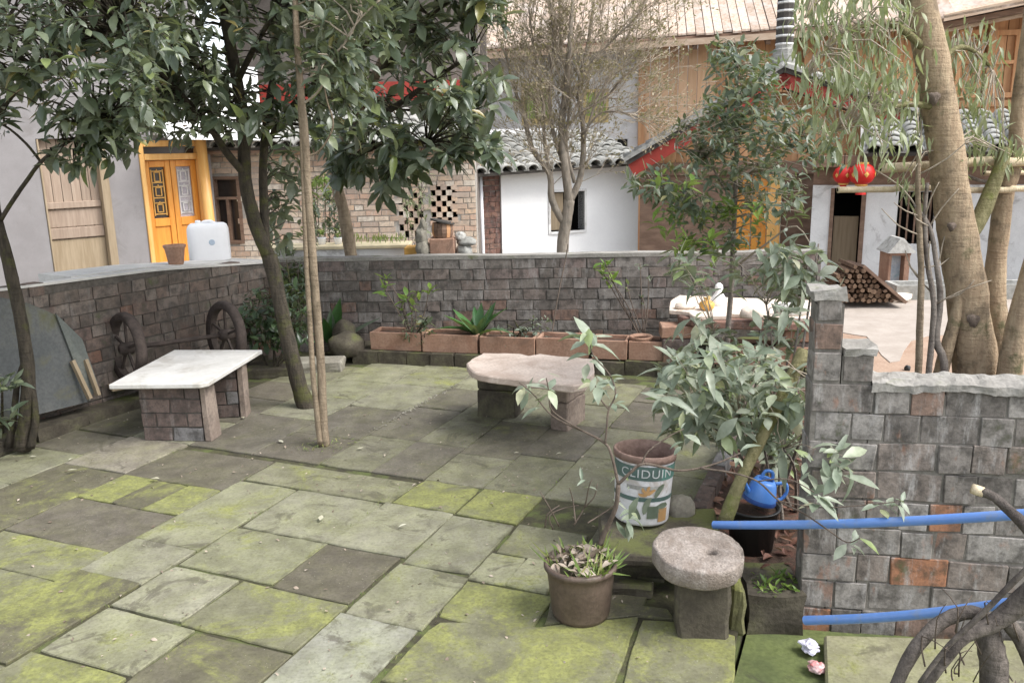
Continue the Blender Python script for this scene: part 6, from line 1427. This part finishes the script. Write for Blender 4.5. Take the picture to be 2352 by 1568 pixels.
crown(T, [([(200, -150), (740, -150), (730, 180), (690, 300), (610, 310), (560, 250), (470, 240), (330, 250), (230, 180), (200, 60)], 250, (Yt - .7, Yt + .55)), ([(150, -900), (900, -900), (900, -140), (150, -140)], 170, (Yt - 1.1, Yt + 1.1)),  # upper polygon: unseen leaf clumps added over the view to deepen court shade
          ([(340, 180), (560, 200), (680, 290), (560, 330), (470, 300), (360, 330), (330, 250)], 30, (Yt - .6, Yt + .2)), ([(300, 40), (490, 60), (510, 250), (330, 230)], 46, (Yt - .6, Yt + .3)),
          ([(700, -120), (900, -120), (880, 200), (800, 330), (720, 330)], 110, (Yt - .5, Yt + .5)),
          ([(615, 340), (690, 340), (690, 480), (625, 490)], 14, (Yt + .3, Yt + .9)), ([(620, 500), (700, 500), (690, 620), (620, 600)], 6, (Yt + .3, Yt + .7))],
      (.085, .13), LG_, limbs=(l1, l2, l3, l4, l5, l6))
# --- tree at the far left
b0 = G(45, 1040); Yl = b0.y
T = thing('broadleaf_tree', 'mossy many stemmed tree in front of the leaning blue grey sheet', 'tree', b0)
t0 = limb(T, [D(52, 1030, Yl), D(62, 950, Yl), D(64, 840, Yl), D(45, 720, Yl), D(28, 640, Yl - .02), D(8, 560, Yl - .04), D(-12, 480, Yl - .05), D(-30, 300, Yl - .1), D(-20, 100, Yl - .1)], [.05, .038, .034, .032, .03, .028, .02], 'bark_main', 12, 'trunk')
limb(T, [D(20, 1026, Yl + .02), D(32, 950, Yl + .03), D(40, 880, Yl + .02), D(58, 820, Yl)], [.022, .018, .014], 'bark_main', 8)
limb(T, [D(70, 1028, Yl - .03), D(82, 960, Yl - .02), D(74, 880, Yl)], [.024, .02, .014], 'bark_main', 8)
la = limb(T, [D(2, 505, Yl - .05), D(30, 460, Yl - .1), D(62, 415, Yl - .15), D(94, 372, Yl - .2), D(150, 330, Yl - .25), D(230, 290, Yl - .3)], [.012, .011, .01, .006], 'bark_main', 8)
lb_ = limb(T, [D(94, 372, Yl - .2), D(60, 330, Yl - .22), D(20, 295, Yl - .24), D(-10, 280, Yl - .25)], [.008, .006], 'bark_main', 6)
lc_ = limb(T, [D(-30, 300, Yl - .1), D(60, 180, Yl - .2), D(180, 100, Yl - .25), D(280, 60, Yl - .3)], [.018, .012, .008], 'bark_main', 8)
crown(T, [([(-120, -150), (430, -150), (430, 80), (360, 230), (200, 260), (60, 190), (-120, 180)], 200, (Yl - .9, Yl + .25)), ([(-500, -800), (400, -800), (400, -140), (-500, -140)], 120, (Yl - .9, Yl + .7)), ([(-500, -140), (-120, -140), (-120, 250), (-500, 250)], 70, (Yl - .6, Yl + .4)),  # topmost band is out of view, added to darken the court corner
          ([(60, 200), (120, 220), (360, 220), (350, 300), (310, 330), (220, 310), (120, 275)], 55, (Yl - .7, Yl)),
          ([(100, 290), (260, 320), (310, 350), (190, 385), (120, 370)], 13, (Yl - .5, Yl - .1)), ([(-60, 200), (20, 220), (30, 280), (-60, 300)], 6, (Yl - .6, Yl))],
      (.075, .115), LG_, limbs=(t0[8:], la, lb_, lc_))
lv = []
for _ in range(9): rosette(lv, D(random.uniform(-20, 30), random.uniform(860, 960), Yl - random.uniform(0, .3)), Z1 + rv(.5), 8, .09, (.5, 1.4), .2)
sh_ = thing('dark_shrub', 'dark leafy shrub at the edge beside the mossy many stemmed tree', 'shrub', G(0, 1010)); grow_leaves(sh_, lv, LG_, 100)
mb = MB(); mb.tube([G(5, 1010), D(5, 900, Yl - .1)], [.012, .006], 6); mb.build('stem', M['bark_main'], sh_)
# --- slim twin-stemmed tree
b0 = G(747, 1022); Ys = b0.y
T = thing('slim_tree', 'slim twin stemmed young tree rising from the paving between table and bench', 'tree', b0)
s1 = limb(T, [D(748, 1028, Ys), D(742, 960, Ys), D(738, 850, Ys), D(730, 740, Ys), D(722, 640, Ys), D(716, 560, Ys), D(706, 420, Ys), D(700, 300, Ys), D(690, 200, Ys), D(680, 60, Ys), D(676, -120, Ys)], [.027, .024, .0235, .022, .02, .018, .013], 'bark_slim', 10, 'trunk')
s2 = limb(T, [D(736, 1022, Ys - .02), D(728, 950, Ys - .02), D(718, 850, Ys - .02), D(712, 740, Ys - .02), D(706, 640, Ys - .01), D(702, 560, Ys - .01), D(697, 420, Ys), D(692, 300, Ys), D(686, 205, Ys)], [.018, .015, .014, .011], 'bark_slim', 8)
s3 = limb(T, [D(700, 360, Ys), D(735, 345, Ys), D(765, 290, Ys - .05), D(752, 235, Ys - .08), D(745, 200, Ys - .08)], [.006, .005, .003], 'bark_slim', 6)
s4 = limb(T, [D(690, 200, Ys), D(740, 150, Ys - .1), D(800, 90, Ys - .15), D(830, 20, Ys - .2)], [.007, .005, .003], 'twig', 6)
s5 = limb(T, [D(695, 240, Ys), D(735, 205, Ys - .05), D(770, 130, Ys - .1), D(830, 40, Ys - .15), D(900, -20, Ys - .15)], [.007, .005, .004], 'twig', 6)
crown(T, [([(640, -120), (900, -120), (870, 60), (780, 180), (690, 160)], 40, (Ys - .3, Ys + .3))], (.09, .12), LG_, limbs=(s1[24:], s4, s5), twig_mat='twig', limit=200)
lv = []
for _ in range(120):
    a_ = random.uniform(0, 6.28); r_ = random.uniform(0, .14); lv.append(leaf_matrix(b0 + Vector((r_ * math.cos(a_) * 1.3, r_ * math.sin(a_), .005)), Vector((random.uniform(-1, 1), random.uniform(-1, 1), .5)), Z1 + rv(.5), random.uniform(.015, .035)))
merge_leaves('moss', lv, leafset('gr', 'grass', w=.12))
# --- tree behind the wall with slanting trunk
Yb = 8.0
T = thing('broadleaf_tree', 'glossy leaved tree with a thin slanting trunk behind the back wall', 'tree', D(806, 640, Yb).xy[:] + (-1.1,))
p0 = D(806, 586, Yb)
b1 = limb(T, [Vector((p0.x + .12, Yb, -1.1)), p0 + Vector((.04, 0, -.4)), p0, D(790, 490, Yb), D(768, 385, Yb), D(800, 300, Yb - .1), D(850, 200, Yb - .2), D(900, 80, Yb - .3), D(940, -100, Yb - .3)], [.07, .062, .056, .05, .046, .04, .03], 'bark_slim', 10, 'trunk')
b2 = limb(T, [D(768, 385, Yb), D(740, 300, Yb), D(720, 180, Yb), D(700, 0, Yb)], [.04, .03, .02], 'bark_main', 8)
b3 = limb(T, [D(800, 300, Yb - .1), D(900, 250, Yb - .4), D(1000, 180, Yb - .6), D(1080, 130, Yb - .7)], [.035, .025, .012], 'bark_main', 8)
b4 = limb(T, [D(770, 390, Yb), D(830, 350, Yb - .4), D(900, 330, Yb - .7), D(980, 330, Yb - .9)], [.03, .02, .01], 'bark_main', 8)
b5 = limb(T, [D(860, 180, Yb - .2), D(960, 60, Yb - .5), D(1060, -20, Yb - .6), D(1120, -80, Yb - .6)], [.03, .02, .012], 'bark_main', 8)
crown(T, [([(740, -150), (1130, -150), (1140, 20), (1100, 90), (1090, 200), (1130, 330), (1060, 330), (1000, 300), (880, 330), (760, 330), (730, 150)], 200, (Yb - 1.6, Yb + .3)), ([(650, -600), (1150, -600), (1150, -140), (650, -140)], 120, (Yb - 1.9, Yb + .3)),  # the high unseen band of clumps is added for more shade below
          ([(740, 330), (830, 330), (860, 420), (760, 400)], 16, (Yb - .9, Yb - .1)), ([(850, 380), (950, 380), (955, 450), (850, 440)], 9, (Yb - 1.3, Yb - .8)), ([(1060, 160), (1160, 170), (1150, 350), (1060, 330)], 20, (Yb - 1.6, Yb - .8)), ([(880, 320), (1080, 320), (1060, 370), (900, 365)], 20, (Yb - 1.5, Yb - .5)), ([(1060, -100), (1165, -100), (1160, 30), (1080, 60)], 24, (Yb - 1.5, Yb - .3))],
      (.16, .21), LG_, limbs=(b1[16:], b2, b3, b4, b5))
# --- bare twiggy tree behind the wall
Yw = 9.2
T = thing('bare_tree', 'bare many stemmed tree with fine budding twigs before the white house', 'tree', D(1292, 700, Yw).xy[:] + (-1.1,))
p0 = D(1292, 572, Yw)
limb(T, [Vector((p0.x, Yw, -1.1)), p0 + Vector((0, 0, -.4)), p0, D(1300, 510, Yw), D(1308, 460, Yw)], [.075, .07, .066, .06, .058], 'bark_twiggy', 10, 'trunk')
stems = []
for pts, r in (([(1300, 520), (1268, 460), (1262, 400), (1222, 340), (1205, 270), (1180, 200), (1160, 120)], [.045, .032, .022, .01]),
               ([(1308, 470), (1300, 400), (1290, 300), (1300, 200), (1310, 80), (1320, -60)], [.05, .042, .03, .014]),
               ([(1308, 465), (1335, 400), (1340, 300), (1330, 210), (1350, 100), (1370, -40)], [.04, .03, .02, .01]),
               ([(1262, 400), (1250, 320), (1248, 240), (1230, 140), (1215, 20)], [.02, .016, .008]), ([(1295, 380), (1270, 300), (1262, 220), (1270, 100), (1262, -20)], [.025, .018, .008]),
               ([(1290, 310), (1330, 260), (1390, 225), (1430, 180), (1480, 140)], [.022, .014, .006]), ([(1338, 310), (1380, 260), (1440, 260), (1500, 275)], [.012, .008, .004]),
               ([(1298, 250), (1340, 170), (1400, 100), (1460, 40), (1500, -20)], [.018, .012, .006]), ([(1320, 420), (1300, 330), (1310, 220), (1290, 120), (1285, 0)], [.022, .015, .007]), ([(1340, 330), (1370, 230), (1420, 140), (1450, 60)], [.014, .01, .005])):
    stems.append(limb(T, [D(x, y, Yw + random.uniform(-.3, .3) * (i / len(pts))) for i, (x, y) in enumerate(pts)], [q * 1.0 for q in r], 'bark_twiggy', 7))
tw = MB(); bl = []
tips = []
def spray(p, d, L, r, depth):
    q = p + d * L; m_ = p.lerp(q, .5) + rv(.06 * L)
    tw.tube([p, m_, q], [r, r * .8, r * .55], 3)
    if depth == 0:
        for k in range(2): bl.append(leaf_matrix(p.lerp(q, random.uniform(.3, 1)), d + rv(.8), rv(1), random.uniform(.02, .045)))
        return
    for k in range(random.choice([2, 3, 3])):
        spray(p.lerp(q, random.uniform(.55, 1)), (d + rv(.62) + Z1 * .12).normalized(), L * random.uniform(.6, .85), r * .6, depth - 1)
for st in stems:
    for k in range(3, len(st)):
        if st[k].z < 1.2: continue
        d = (st[min(k + 1, len(st) - 1)] - st[k - 1]).normalized(); [spray(st[k], (d + rv(.8)).normalized(), random.uniform(.2, .42), .006, 3) for _q in range(2)]
o = tw.build('twigs', M['twig'], T); o['kind'] = 'stuff'
merge_leaves('buds', bl, leafset('bud', 'bud', w=.5), T)
# --- young evergreen growing from the bed
bE = G(1668, 1010, .04); Ye = bE.y
T = thing('evergreen_tree', 'slender young evergreen with small dark leaves rising from the planting bed', 'tree', bE)
e0 = limb(T, [Vector((bE.x, Ye, .03)), D(1672, 900, Ye), D(1670, 790, Ye), D(1678, 680, Ye), D(1684, 560, Ye), D(1690, 430, Ye), D(1692, 300, Ye), D(1694, 180, Ye), D(1690, 100, Ye)], [.02, .017, .015, .013, .012, .009, .004], 'bark_grey', 8, 'trunk')
e1 = limb(T, [D(1690, 480, Ye), D(1620, 360, Ye - .1), D(1580, 345, Ye - .15), D(1550, 330, Ye - .2)], [.006, .004, .003], 'bark_grey', 5)
e2 = limb(T, [D(1690, 430, Ye), D(1760, 360, Ye + .1), D(1840, 310, Ye + .1), D(1890, 300, Ye + .1)], [.006, .004, .003], 'bark_grey', 5)
e3 = limb(T, [D(1680, 620, Ye), D(1760, 560, Ye - .1), D(1830, 520, Ye - .2), D(1880, 600, Ye - .25)], [.007, .005, .003], 'twig', 5)
e4 = limb(T, [D(1688, 500, Ye), D(1600, 450, Ye), D(1500, 420, Ye), D(1450, 400, Ye)], [.006, .004, .003], 'bark_grey', 5)
LS = leafset('small', 'leaf_small', w=.42, fold=.3, bend=.2)
crown(T, [([(1630, 90), (1750, 80), (1790, 170), (1850, 250), (1760, 330), (1590, 330), (1600, 230), (1610, 150)], 120, (Ye - .4, Ye + .45)),
          ([(1540, 260), (1870, 230), (1935, 320), (1915, 420), (1800, 490), (1600, 490), (1480, 480), (1450, 410), (1560, 350)], 205, (Ye - .45, Ye + .45)),
          ([(1500, 440), (1800, 440), (1890, 480), (1780, 540), (1640, 560), (1500, 540)], 34, (Ye - .35, Ye + .3))],
      (.055, .078), LS, nl=(6, 9), limbs=(e0[12:], e1, e2, e4), twig_mat='twig', droop=.15, twr=.003)
lv = []
for (x, y) in sample_poly([(1500, 400), (1760, 420), (1740, 560), (1640, 600), (1520, 540)], 26): rosette(lv, D(x, y, Ye - random.uniform(.1, .5)), Z1 + rv(.4), 7, .085, (.5, 1.3), .1)
merge_leaves('young_leaves', lv, leafset('br', 'leaf_bright'), T)
# --- pale leaved shrub in the bed
bS = G(1728, 1170, .04); Yq = 3.75
T = thing('pale_shrub', 'pale grey green leaved shrub crowding the bed beside the stepped wall', 'shrub', (1.2, Yq, .04))
roots = []
for (x, y, Y_) in ((1590, 930, 3.6), (1680, 860, 3.8), (1760, 800, 3.9), (1640, 760, 4.0), (1850, 620, 4.1), (1700, 960, 3.5), (1820, 960, 3.45), (1900, 900, 3.3), (1760, 700, 4.0), (1550, 850, 3.8), (1880, 560, 4.2), (1800, 1030, 3.3)):
    g = Vector((random.uniform(1.0, 1.3), random.uniform(3.4, 3.9), .03)); p = D(x, y, Y_); roots.append(limb(T, [g, g.lerp(p, .5) + Z1 * .08 + rv(.05), p], [.009, .006, .004], 'bark_grey', 6, 'stem'))
leaf_q = leafset('pale', 'leaf_pale')
crown(T, [([(1490, 850), (1560, 800), (1700, 780), (1800, 820), (1860, 880), (1910, 970), (1860, 1040), (1770, 1050), (1700, 1010), (1600, 980), (1520, 960)], 110, (3.25, 3.95)),
          ([(1600, 720), (1740, 690), (1850, 700), (1840, 820), (1700, 840), (1620, 800), (1500, 790)], 20, (3.7, 4.2)),
          ([(1780, 530), (1880, 530), (1915, 640), (1900, 690), (1780, 680), (1720, 620)], 30, (3.8, 4.3)),
          ([(1500, 560), (1700, 580), (1680, 680), (1560, 640)], 12, (4.0, 4.5)), ([(1870, 1020), (1990, 1030), (1960, 1090), (1880, 1100)], 4, (2.75, 2.85))],
      (.085, .125), leaf_q, nl=(6, 9), limbs=roots, twig_mat='twig', droop=.3, twr=.003, limit=300)
# --- willowy tree and its trunk at the right
Yr = 3.75
T = thing('smooth_barked_tree', 'thick tan trunked tree with drooping narrow leaves behind the stepped wall', 'tree', (D(2250, 860, Yr).x, Yr, 0))
pb = D(2238, 870, Yr)
r0 = limb(T, [Vector((pb.x + .02, Yr, -.02)), pb, D(2228, 740, Yr), D(2212, 620, Yr), D(2190, 480, Yr), D(2172, 340, Yr), D(2155, 230, Yr), D(2135, 110, Yr), D(2108, -10, Yr), D(2080, -160, Yr)], [.102, .094, .088, .083, .077, .07, .07, .066, .064, .06], 'bark_pale', 18, 'trunk')
for (x, y, s_) in ((2146, 225, .55), (2238, 735, .7), (2186, 520, .4)):
    mb = MB(); c_ = D(x, y, Yr - .078); mb.lathe(c_, [(.05 * s_, -.004), (.036 * s_, .01), (.018 * s_, .014), (.0, .012)], 12, (Vector((.25, -1, 0)).to_track_quat('Z', 'Y').to_matrix().to_4x4()), capb=False, wob=.25); mb.build('knot', M['twig_dark'], T, smooth=True)
limb(T, [D(2160, 860, Yr - .02), D(2175, 800, Yr - .03), D(2196, 720, Yr - .04), D(2212, 640, Yr - .04)], [.034, .03, .026, .016], 'bark_pale', 10, 'root_stem')
g1 = limb(T, [D(2200, 560, Yr), D(2240, 520, Yr + .03), D(2280, 430, Yr + .08), D(2310, 340, Yr + .1)], [.045, .036, .032, .02], 'bark_olive', 10)
w1_ = limb(T, [D(2140, 130, Yr), D(2060, 60, Yr - .1), D(1980, 60, Yr - .2), D(1900, 110, Yr - .3), D(1850, 180, Yr - .35)], [.02, .012, .008, .004], 'bark_olive', 7)
w2_ = limb(T, [D(2160, 250, Yr), D(2080, 240, Yr - .1), D(1990, 270, Yr - .2), D(1920, 300, Yr - .3)], [.016, .01, .006], 'bark_olive', 7)
w3_ = limb(T, [D(2145, 150, Yr), D(2200, 110, Yr + .1), D(2240, 120, Yr + .15), D(2280, 160, Yr + .2)], [.016, .01, .006], 'bark_olive', 7)
w4_ = limb(T, [D(2100, -40, Yr), D(2000, -60, Yr - .2), D(1900, -20, Yr - .3), D(1850, 40, Yr - .4)], [.02, .012, .006], 'bark_olive', 7)
LWi = leafset('willow', 'leaf_willow', w=.24, fold=.3, bend=.45)
wp = []
def hang(poly, n, Y0, Y1, limbs):
    lv = []; tw = MB(); pts = [p for l in limbs for p in l]
    for (x, y) in sample_poly(poly, n):
        p = D(x, y, random.uniform(Y0, Y1)); b = min(pts, key=lambda q: (q - p).length); d = p - b
        if d.length < 1.2: tw.tube([b, b.lerp(p, .5) + Z1 * .05 + rv(.02), p], [.004, .003, .0015], 4)
        for k in range(8):
            q = p + rv(.06); dd = Vector((random.uniform(-.6, .6), random.uniform(-.6, .6), random.uniform(-1.3, -.1))); lv.append(leaf_matrix(q, dd, Vector((dd.x, dd.y, .6)) + rv(.4), random.uniform(.04, .07)))
    return lv, tw
lv = []
tws = []
for poly, n, Y0, Y1 in (([(1850, -80), (2090, -80), (2110, 60), (2080, 120), (1990, 200), (1860, 190), (1830, 90)], 90, Yr - .5, Yr + .1), ([(1850, 150), (2120, 130), (2130, 250), (2080, 330), (1900, 330), (1830, 260)], 60, Yr - .5, Yr + .1), ([(2170, 70), (2290, 60), (2290, 240), (2250, 330), (2180, 330)], 40, Yr, Yr + .3), ([(2160, 310), (2330, 310), (2340, 370), (2160, 360)], 20, Yr, Yr + .3), ([(2030, 400), (2110, 400), (2110, 460), (2040, 450)], 4, Yr - .1, Yr + .2), ([(1880, 300), (2130, 300), (2100, 345), (1960, 350)], 8, Yr - .4, Yr)):
    a, t_ = hang(poly, n, Y0, Y1, (w1_, w2_, w3_, w4_, r0[20:])); lv += a
    if t_.v: o = t_.build('twigs', M['twig'], T); o['kind'] = 'stuff'
grow_leaves(T, lv, LWi, 300)
# --- second pale trunk and thin stems
Y2 = 3.95
T = thing('pale_tree', 'pale smooth secondary trunk forking beside the thick tan trunk', 'tree', (D(2300, 860, Y2).x, Y2, 0))
limb(T, [Vector((D(2300, 870, Y2).x, Y2, -.02)), D(2296, 800, Y2), D(2284, 700, Y2), D(2288, 600, Y2), D(2300, 500, Y2), D(2308, 440, Y2), D(2330, 370, Y2), D(2340, 260, Y2), D(2356, 120, Y2), D(2380, -60, Y2)], [.06, .052, .046, .042, .04, .034, .032, .026], 'bark_pale', 12, 'trunk')
T = thing('pale_tree', 'leaning orange tan trunk at the edge beside the pale secondary trunk', 'tree', (D(2320, 880, 3.6).x, 3.6, 0))
limb(T, [Vector((D(2312, 900, 3.6).x, 3.6, -.02)), D(2318, 860, 3.6), D(2335, 770, 3.6), D(2360, 660, 3.6), D(2400, 520, 3.6), D(2440, 340, 3.6)], [.06, .052, .046, .042, .03], 'bark_pale', 12, 'trunk')
for lb, pts, r, mk in (('thin brown upright stem nearest the pale dirt path', [(2108, 870), (2112, 760), (2116, 640), (2112, 540), (2108, 430), (2112, 330)], [.016, .014, .013, .009], 'bark_slim'),
                       ('dark thin crooked stem just left of the thick tan trunk', [(2132, 868), (2138, 800), (2145, 700), (2130, 600), (2124, 500), (2130, 420)], [.014, .013, .011, .007], 'bark_grey'),
                       ('leaning bare sapling rooted in front of the thick tan trunk', [(2170, 868), (2150, 780), (2160, 690), (2150, 600), (2135, 520), (2100, 470)], [.018, .014, .01, .005], 'bark_grey')):
    Y3 = 3.7; T = thing('sapling', lb, 'sapling', (D(*pts[0], Y3).x, Y3, 0)); p_ = [Vector((D(*pts[0], Y3).x, Y3, -.02))] + [D(x, y, Y3) for x, y in pts]; st = limb(T, p_, [r[0]] + r, mk, 8, 'trunk')
    for k in range(5):
        i = random.randint(len(st) // 2, len(st) - 1); q = st[i] + Vector((random.uniform(-.2, .2), random.uniform(-.1, .1), random.uniform(.05, .2))); branch(T, [st[i], st[i].lerp(q, .5) + rv(.02), q], [.004, .002], M['twig'], 4, 'twig', 2)
# --- bamboo poles lashed across
def pole(label, pa, pb, r_):
    t = thing('bamboo_pole', label, 'pole', (pa + pb) / 2, 'bamboo poles tied across the trunks'); d = (pb - pa); L = d.length; n = max(3, int(L / .22)); pts = []; rs = []
    for i in range(n):
        for f_, s_ in ((0, 1.12), (.05, 1.0), (.95, .98)): pts.append(pa + d * ((i + f_) / n) + Z1 * (.006 * math.sin(2.1 * i))); rs.append(r_ * s_)
    pts.append(pb); rs.append(r_); mb = MB(); mb.tube(pts, rs, 12); mb.build('cane', M['bamboo'], t, smooth=True)
    mb = MB(); e = d.normalized(); mb.tube([pa - e * .0008, pa + e * .004], [r_ * .6, r_ * .62], 10); mb.build('hollow_end', M['dark'], t)
pole('upper thick bamboo pole passing behind the thick tan trunk', D(2022, 387, Yr + .13), D(2460, 362, Yr + .16), .021)
pole('lower slender bamboo pole ending beneath the red lanterns', D(1924, 436, Yr + .12), D(2460, 433, Yr + .13), .0135)
pole('thin short bamboo pole between the upper and lower poles', D(2260, 398, Yr + .3), D(2460, 402, Yr + .3), .011)
mb = MB(); mb.tube(smooth_path([D(2200, 395, Yr + .2), D(2250, 415, Yr + .2), D(2290, 418, Yr + .22)], 4), .009, 6); tag(mb.build('dead_branch', M['bark_grey'], smooth=True), 'short dead grey branch caught between the bamboo poles', 'branch')

# ================================================================== SMALL PLANTS
def shrub(name, label, polys, Lr, key, mat, base, stems=5, nl=(6, 9), w=.42, cat='shrub', stemmat='bark_main', limit=120, droop=.2):
    t = thing(name, label, cat, base); lim = []
    ctr = []
    for poly, n, (Y0, Y1) in polys:
        ctr += [D(x, y, random.uniform(Y0, Y1)) for x, y in sample_poly(poly, max(1, stems // len(polys)))]
    for p in ctr: lim.append(limb(t, [Vector(base) + rv(.03) * 1.0, Vector(base).lerp(p, .5) + rv(.04), p], [.008, .006, .003], stemmat, 5, 'stem'))
    crown(t, polys, Lr, leafset(key, mat, w=w), nl=nl, limbs=lim, twig_mat=stemmat, limit=limit, droop=droop, twr=.003); return t
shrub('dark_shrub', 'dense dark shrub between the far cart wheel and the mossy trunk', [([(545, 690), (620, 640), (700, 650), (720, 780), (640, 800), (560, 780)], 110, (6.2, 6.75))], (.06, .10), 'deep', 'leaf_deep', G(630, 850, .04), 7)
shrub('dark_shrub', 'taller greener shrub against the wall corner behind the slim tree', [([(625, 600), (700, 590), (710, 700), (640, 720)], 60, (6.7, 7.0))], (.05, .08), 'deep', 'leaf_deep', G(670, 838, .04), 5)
lv = []
t = thing('aspidistra', 'plant of broad dark upright blades beside the round mossy rock', 'plant', G(770, 815, .03))
base = G(765, 800, .03)
LA = leafset('strap', 'leaf_agave', w=.30, fold=.3, bend=.25); LP = leafset('strap2', 'leaf_grey', w=.10, fold=.4, bend=.12)
for (x, y, L) in ((778, 692, .40), (758, 715, .34), (745, 725, .36), (735, 740, .3), (790, 740, .3), (770, 760, .26)):
    p = D(x, y, base.y - .1); d = p - base; put('leaf', random.choice(LA), t, leaf_matrix(base, d, Vector((0, -1, .4)), d.length * 1.05))
for (x, y) in ((864, 722), (835, 800), (742, 790)):
    p = D(x, y, base.y - .15); d = p - base; put('leaf', LP[0], t, leaf_matrix(base, d, Vector((0, -.6, 1)), d.length * 1.02))
def spiky(label, x, yb, Y, L, n, key):
    b = D(x, yb, Y); t = thing('spiky_plant', label, 'plant', b)
    for k in range(n):
        a_ = 2 * PI * k / n * 2.4; up_ = .9 if k % 3 else 1.6; d = Vector((math.cos(a_), math.sin(a_) * .8, up_)); put('leaf', random.choice(key), t, leaf_matrix(b, d, Z1, L * random.uniform(.75, 1.1)))
    return t
spiky('spiky strap leaved plant in the trough left of the pink bench', 1098, 778, 6.62, .33, 18, LA)
def sprig(label, base, tips, Lr, key, mat, n=7, cat='plant', r=.006, w=.45):
    t = thing('sprig', label, cat, base); lv = []
    for p in tips: branch(t, [base + rv(.01), Vector(base).lerp(p, .5) + rv(.03), p], [r, r * .6], M['twig_dark'], 5, 'stem', 3); rosette(lv, p, Z1 + rv(.3), n, random.uniform(*Lr), (.4, 1.3), .15)
    grow_leaves(t, lv, leafset(key, mat, w=w), 120); return t
Yk = 6.72
sprig('bright green leafy sprig growing behind the first two planter troughs', D(948, 775, Yk), [D(886, 636, Yk), D(882, 660, Yk - .05), D(935, 680, Yk), D(958, 670, Yk + .05), D(985, 662, Yk), D(950, 700, Yk - .05), D(925, 710, Yk)], (.07, .11), 'br', 'leaf_bright', 7)
shrub('low_plant', 'low dark leafy tuft at the foot of the bright sprig', [([(920, 720), (990, 720), (990, 775), (915, 775)], 14, (6.6, 6.8))], (.05, .08), 'small', 'leaf_small', tuple(D(950, 785, 6.7)), 3, cat='plant')
shrub('low_plant', 'low grey green plant in the trough behind the pink bench', [([(1140, 735), (1260, 725), (1270, 785), (1150, 790)], 40, (6.45, 6.65))], (.035, .055), 'greyg', 'leaf_grey', tuple(D(1200, 800, 6.55)), 5, cat='plant')
sprig('tall thin stem with yellow green top leaves before the back wall', D(1470, 770, 6.4), [D(1388, 600, 6.6), D(1384, 625, 6.6), D(1402, 640, 6.6)], (.08, .11), 'br', 'leaf_bright', 8)
sprig('thin stem with dull olive leaves beside the yellow green stem', D(1478, 770, 6.4), [D(1470, 605, 6.55), D(1440, 655, 6.5), D(1475, 680, 6.45), D(1490, 640, 6.5)], (.05, .07), 'small', 'leaf_small', 6)
branch_t = thing('bare_sapling', 'single bare thin stem leaning against the back wall', 'sapling', D(1265, 785, 6.6)); branch(branch_t, [D(1265, 785, 6.6), D(1280, 690, 6.75), D(1300, 590, 6.85), D(1305, 560, 6.85)], [.006, .004], M['twig_dark'], 5, 'stem')
# small weeds by the drain
lv = []
for _ in range(40):
    x, y = random.uniform(1725, 1840), random.uniform(1318, 1362); rosette(lv, G(x, y, .06), Z1, 4, random.uniform(.02, .04), (.4, 1.4), .1, .01)
merge_leaves('weeds', lv, leafset('br', 'leaf_bright'))
# plants beyond the wall
shrub('weeping_conifer', 'grey green feathery young conifer beyond the wall behind the slim stems', [([(715, 440), (790, 440), (790, 550), (715, 550)], 60, (8.9, 9.3))], (.05, .08), 'greyg', 'leaf_grey', (D(755, 560, 9.1).x, 9.1, -1.1), 6, limit=60)
shrub('bright_bush', 'bright green bush beyond the wall next to the slanting trunk', [([(700, 400), (765, 400), (770, 460), (705, 460)], 26, (9.4, 9.8))], (.07, .1), 'br', 'leaf_bright', (D(735, 560, 9.6).x, 9.6, -1.1), 5, limit=60)
shrub('climbing_bush', 'thin yellowish climber over the pierced checker wall', [([(900, 380), (990, 380), (1000, 480), (960, 560), (930, 540)], 34, (9.8, 10.6))], (.06, .09), 'willow', 'leaf_willow', (D(955, 570, 10.2).x, 10.2, -1.1), 6, limit=60)
shrub('dark_shrub', 'dark bush on the wall corner behind the leaning mossy trunk', [([(630, 560), (680, 560), (670, 620), (620, 630)], 14, (7.3, 7.6))], (.06, .09), 'small', 'leaf_small', (D(650, 600, 7.5).x, 7.5, -1.1), 4, limit=60)

# crumbs of leaf and bark strewn on the paving, and moss blades in the joints
lv = []
for _ in range(520):
    x, y = random.uniform(0, 1700), random.uniform(860, 1568) if random.random() < .6 else random.uniform(860, 1150)
    p = G(x, y, .004)
    if on_patio((p.x, p.y)): lv.append(leaf_matrix(p, Vector((random.uniform(-1, 1), random.uniform(-1, 1), random.uniform(-.05, .3))), Z1 + rv(.5), random.uniform(.006, .022)))
merge_leaves('leaf_crumbs', lv, leafset('dead', 'deadleaf', w=.6, bend=.4))
lv = []
for _ in range(900):
    t = random.choice([-3.65, -2.98, -2.62, -2.13, -1.74, -1.405, TE + .01]); s_ = random.uniform(1.2, 5.5)
    if mnoise.noise(Vector((s_ * 2.2, t * 3, 1))) < .12: continue
    x, y = ST(s_, t + random.uniform(-.012, .012))
    if on_patio((x, y)): lv.append(leaf_matrix(Vector((x, y, -.008)), Vector((random.uniform(-.7, .7), random.uniform(-.7, .7), .8)), Vector((0, -1, .4)) + rv(.5), random.uniform(.008, .02)))
merge_leaves('joint_moss', lv, leafset('gr', 'grass', w=.2))
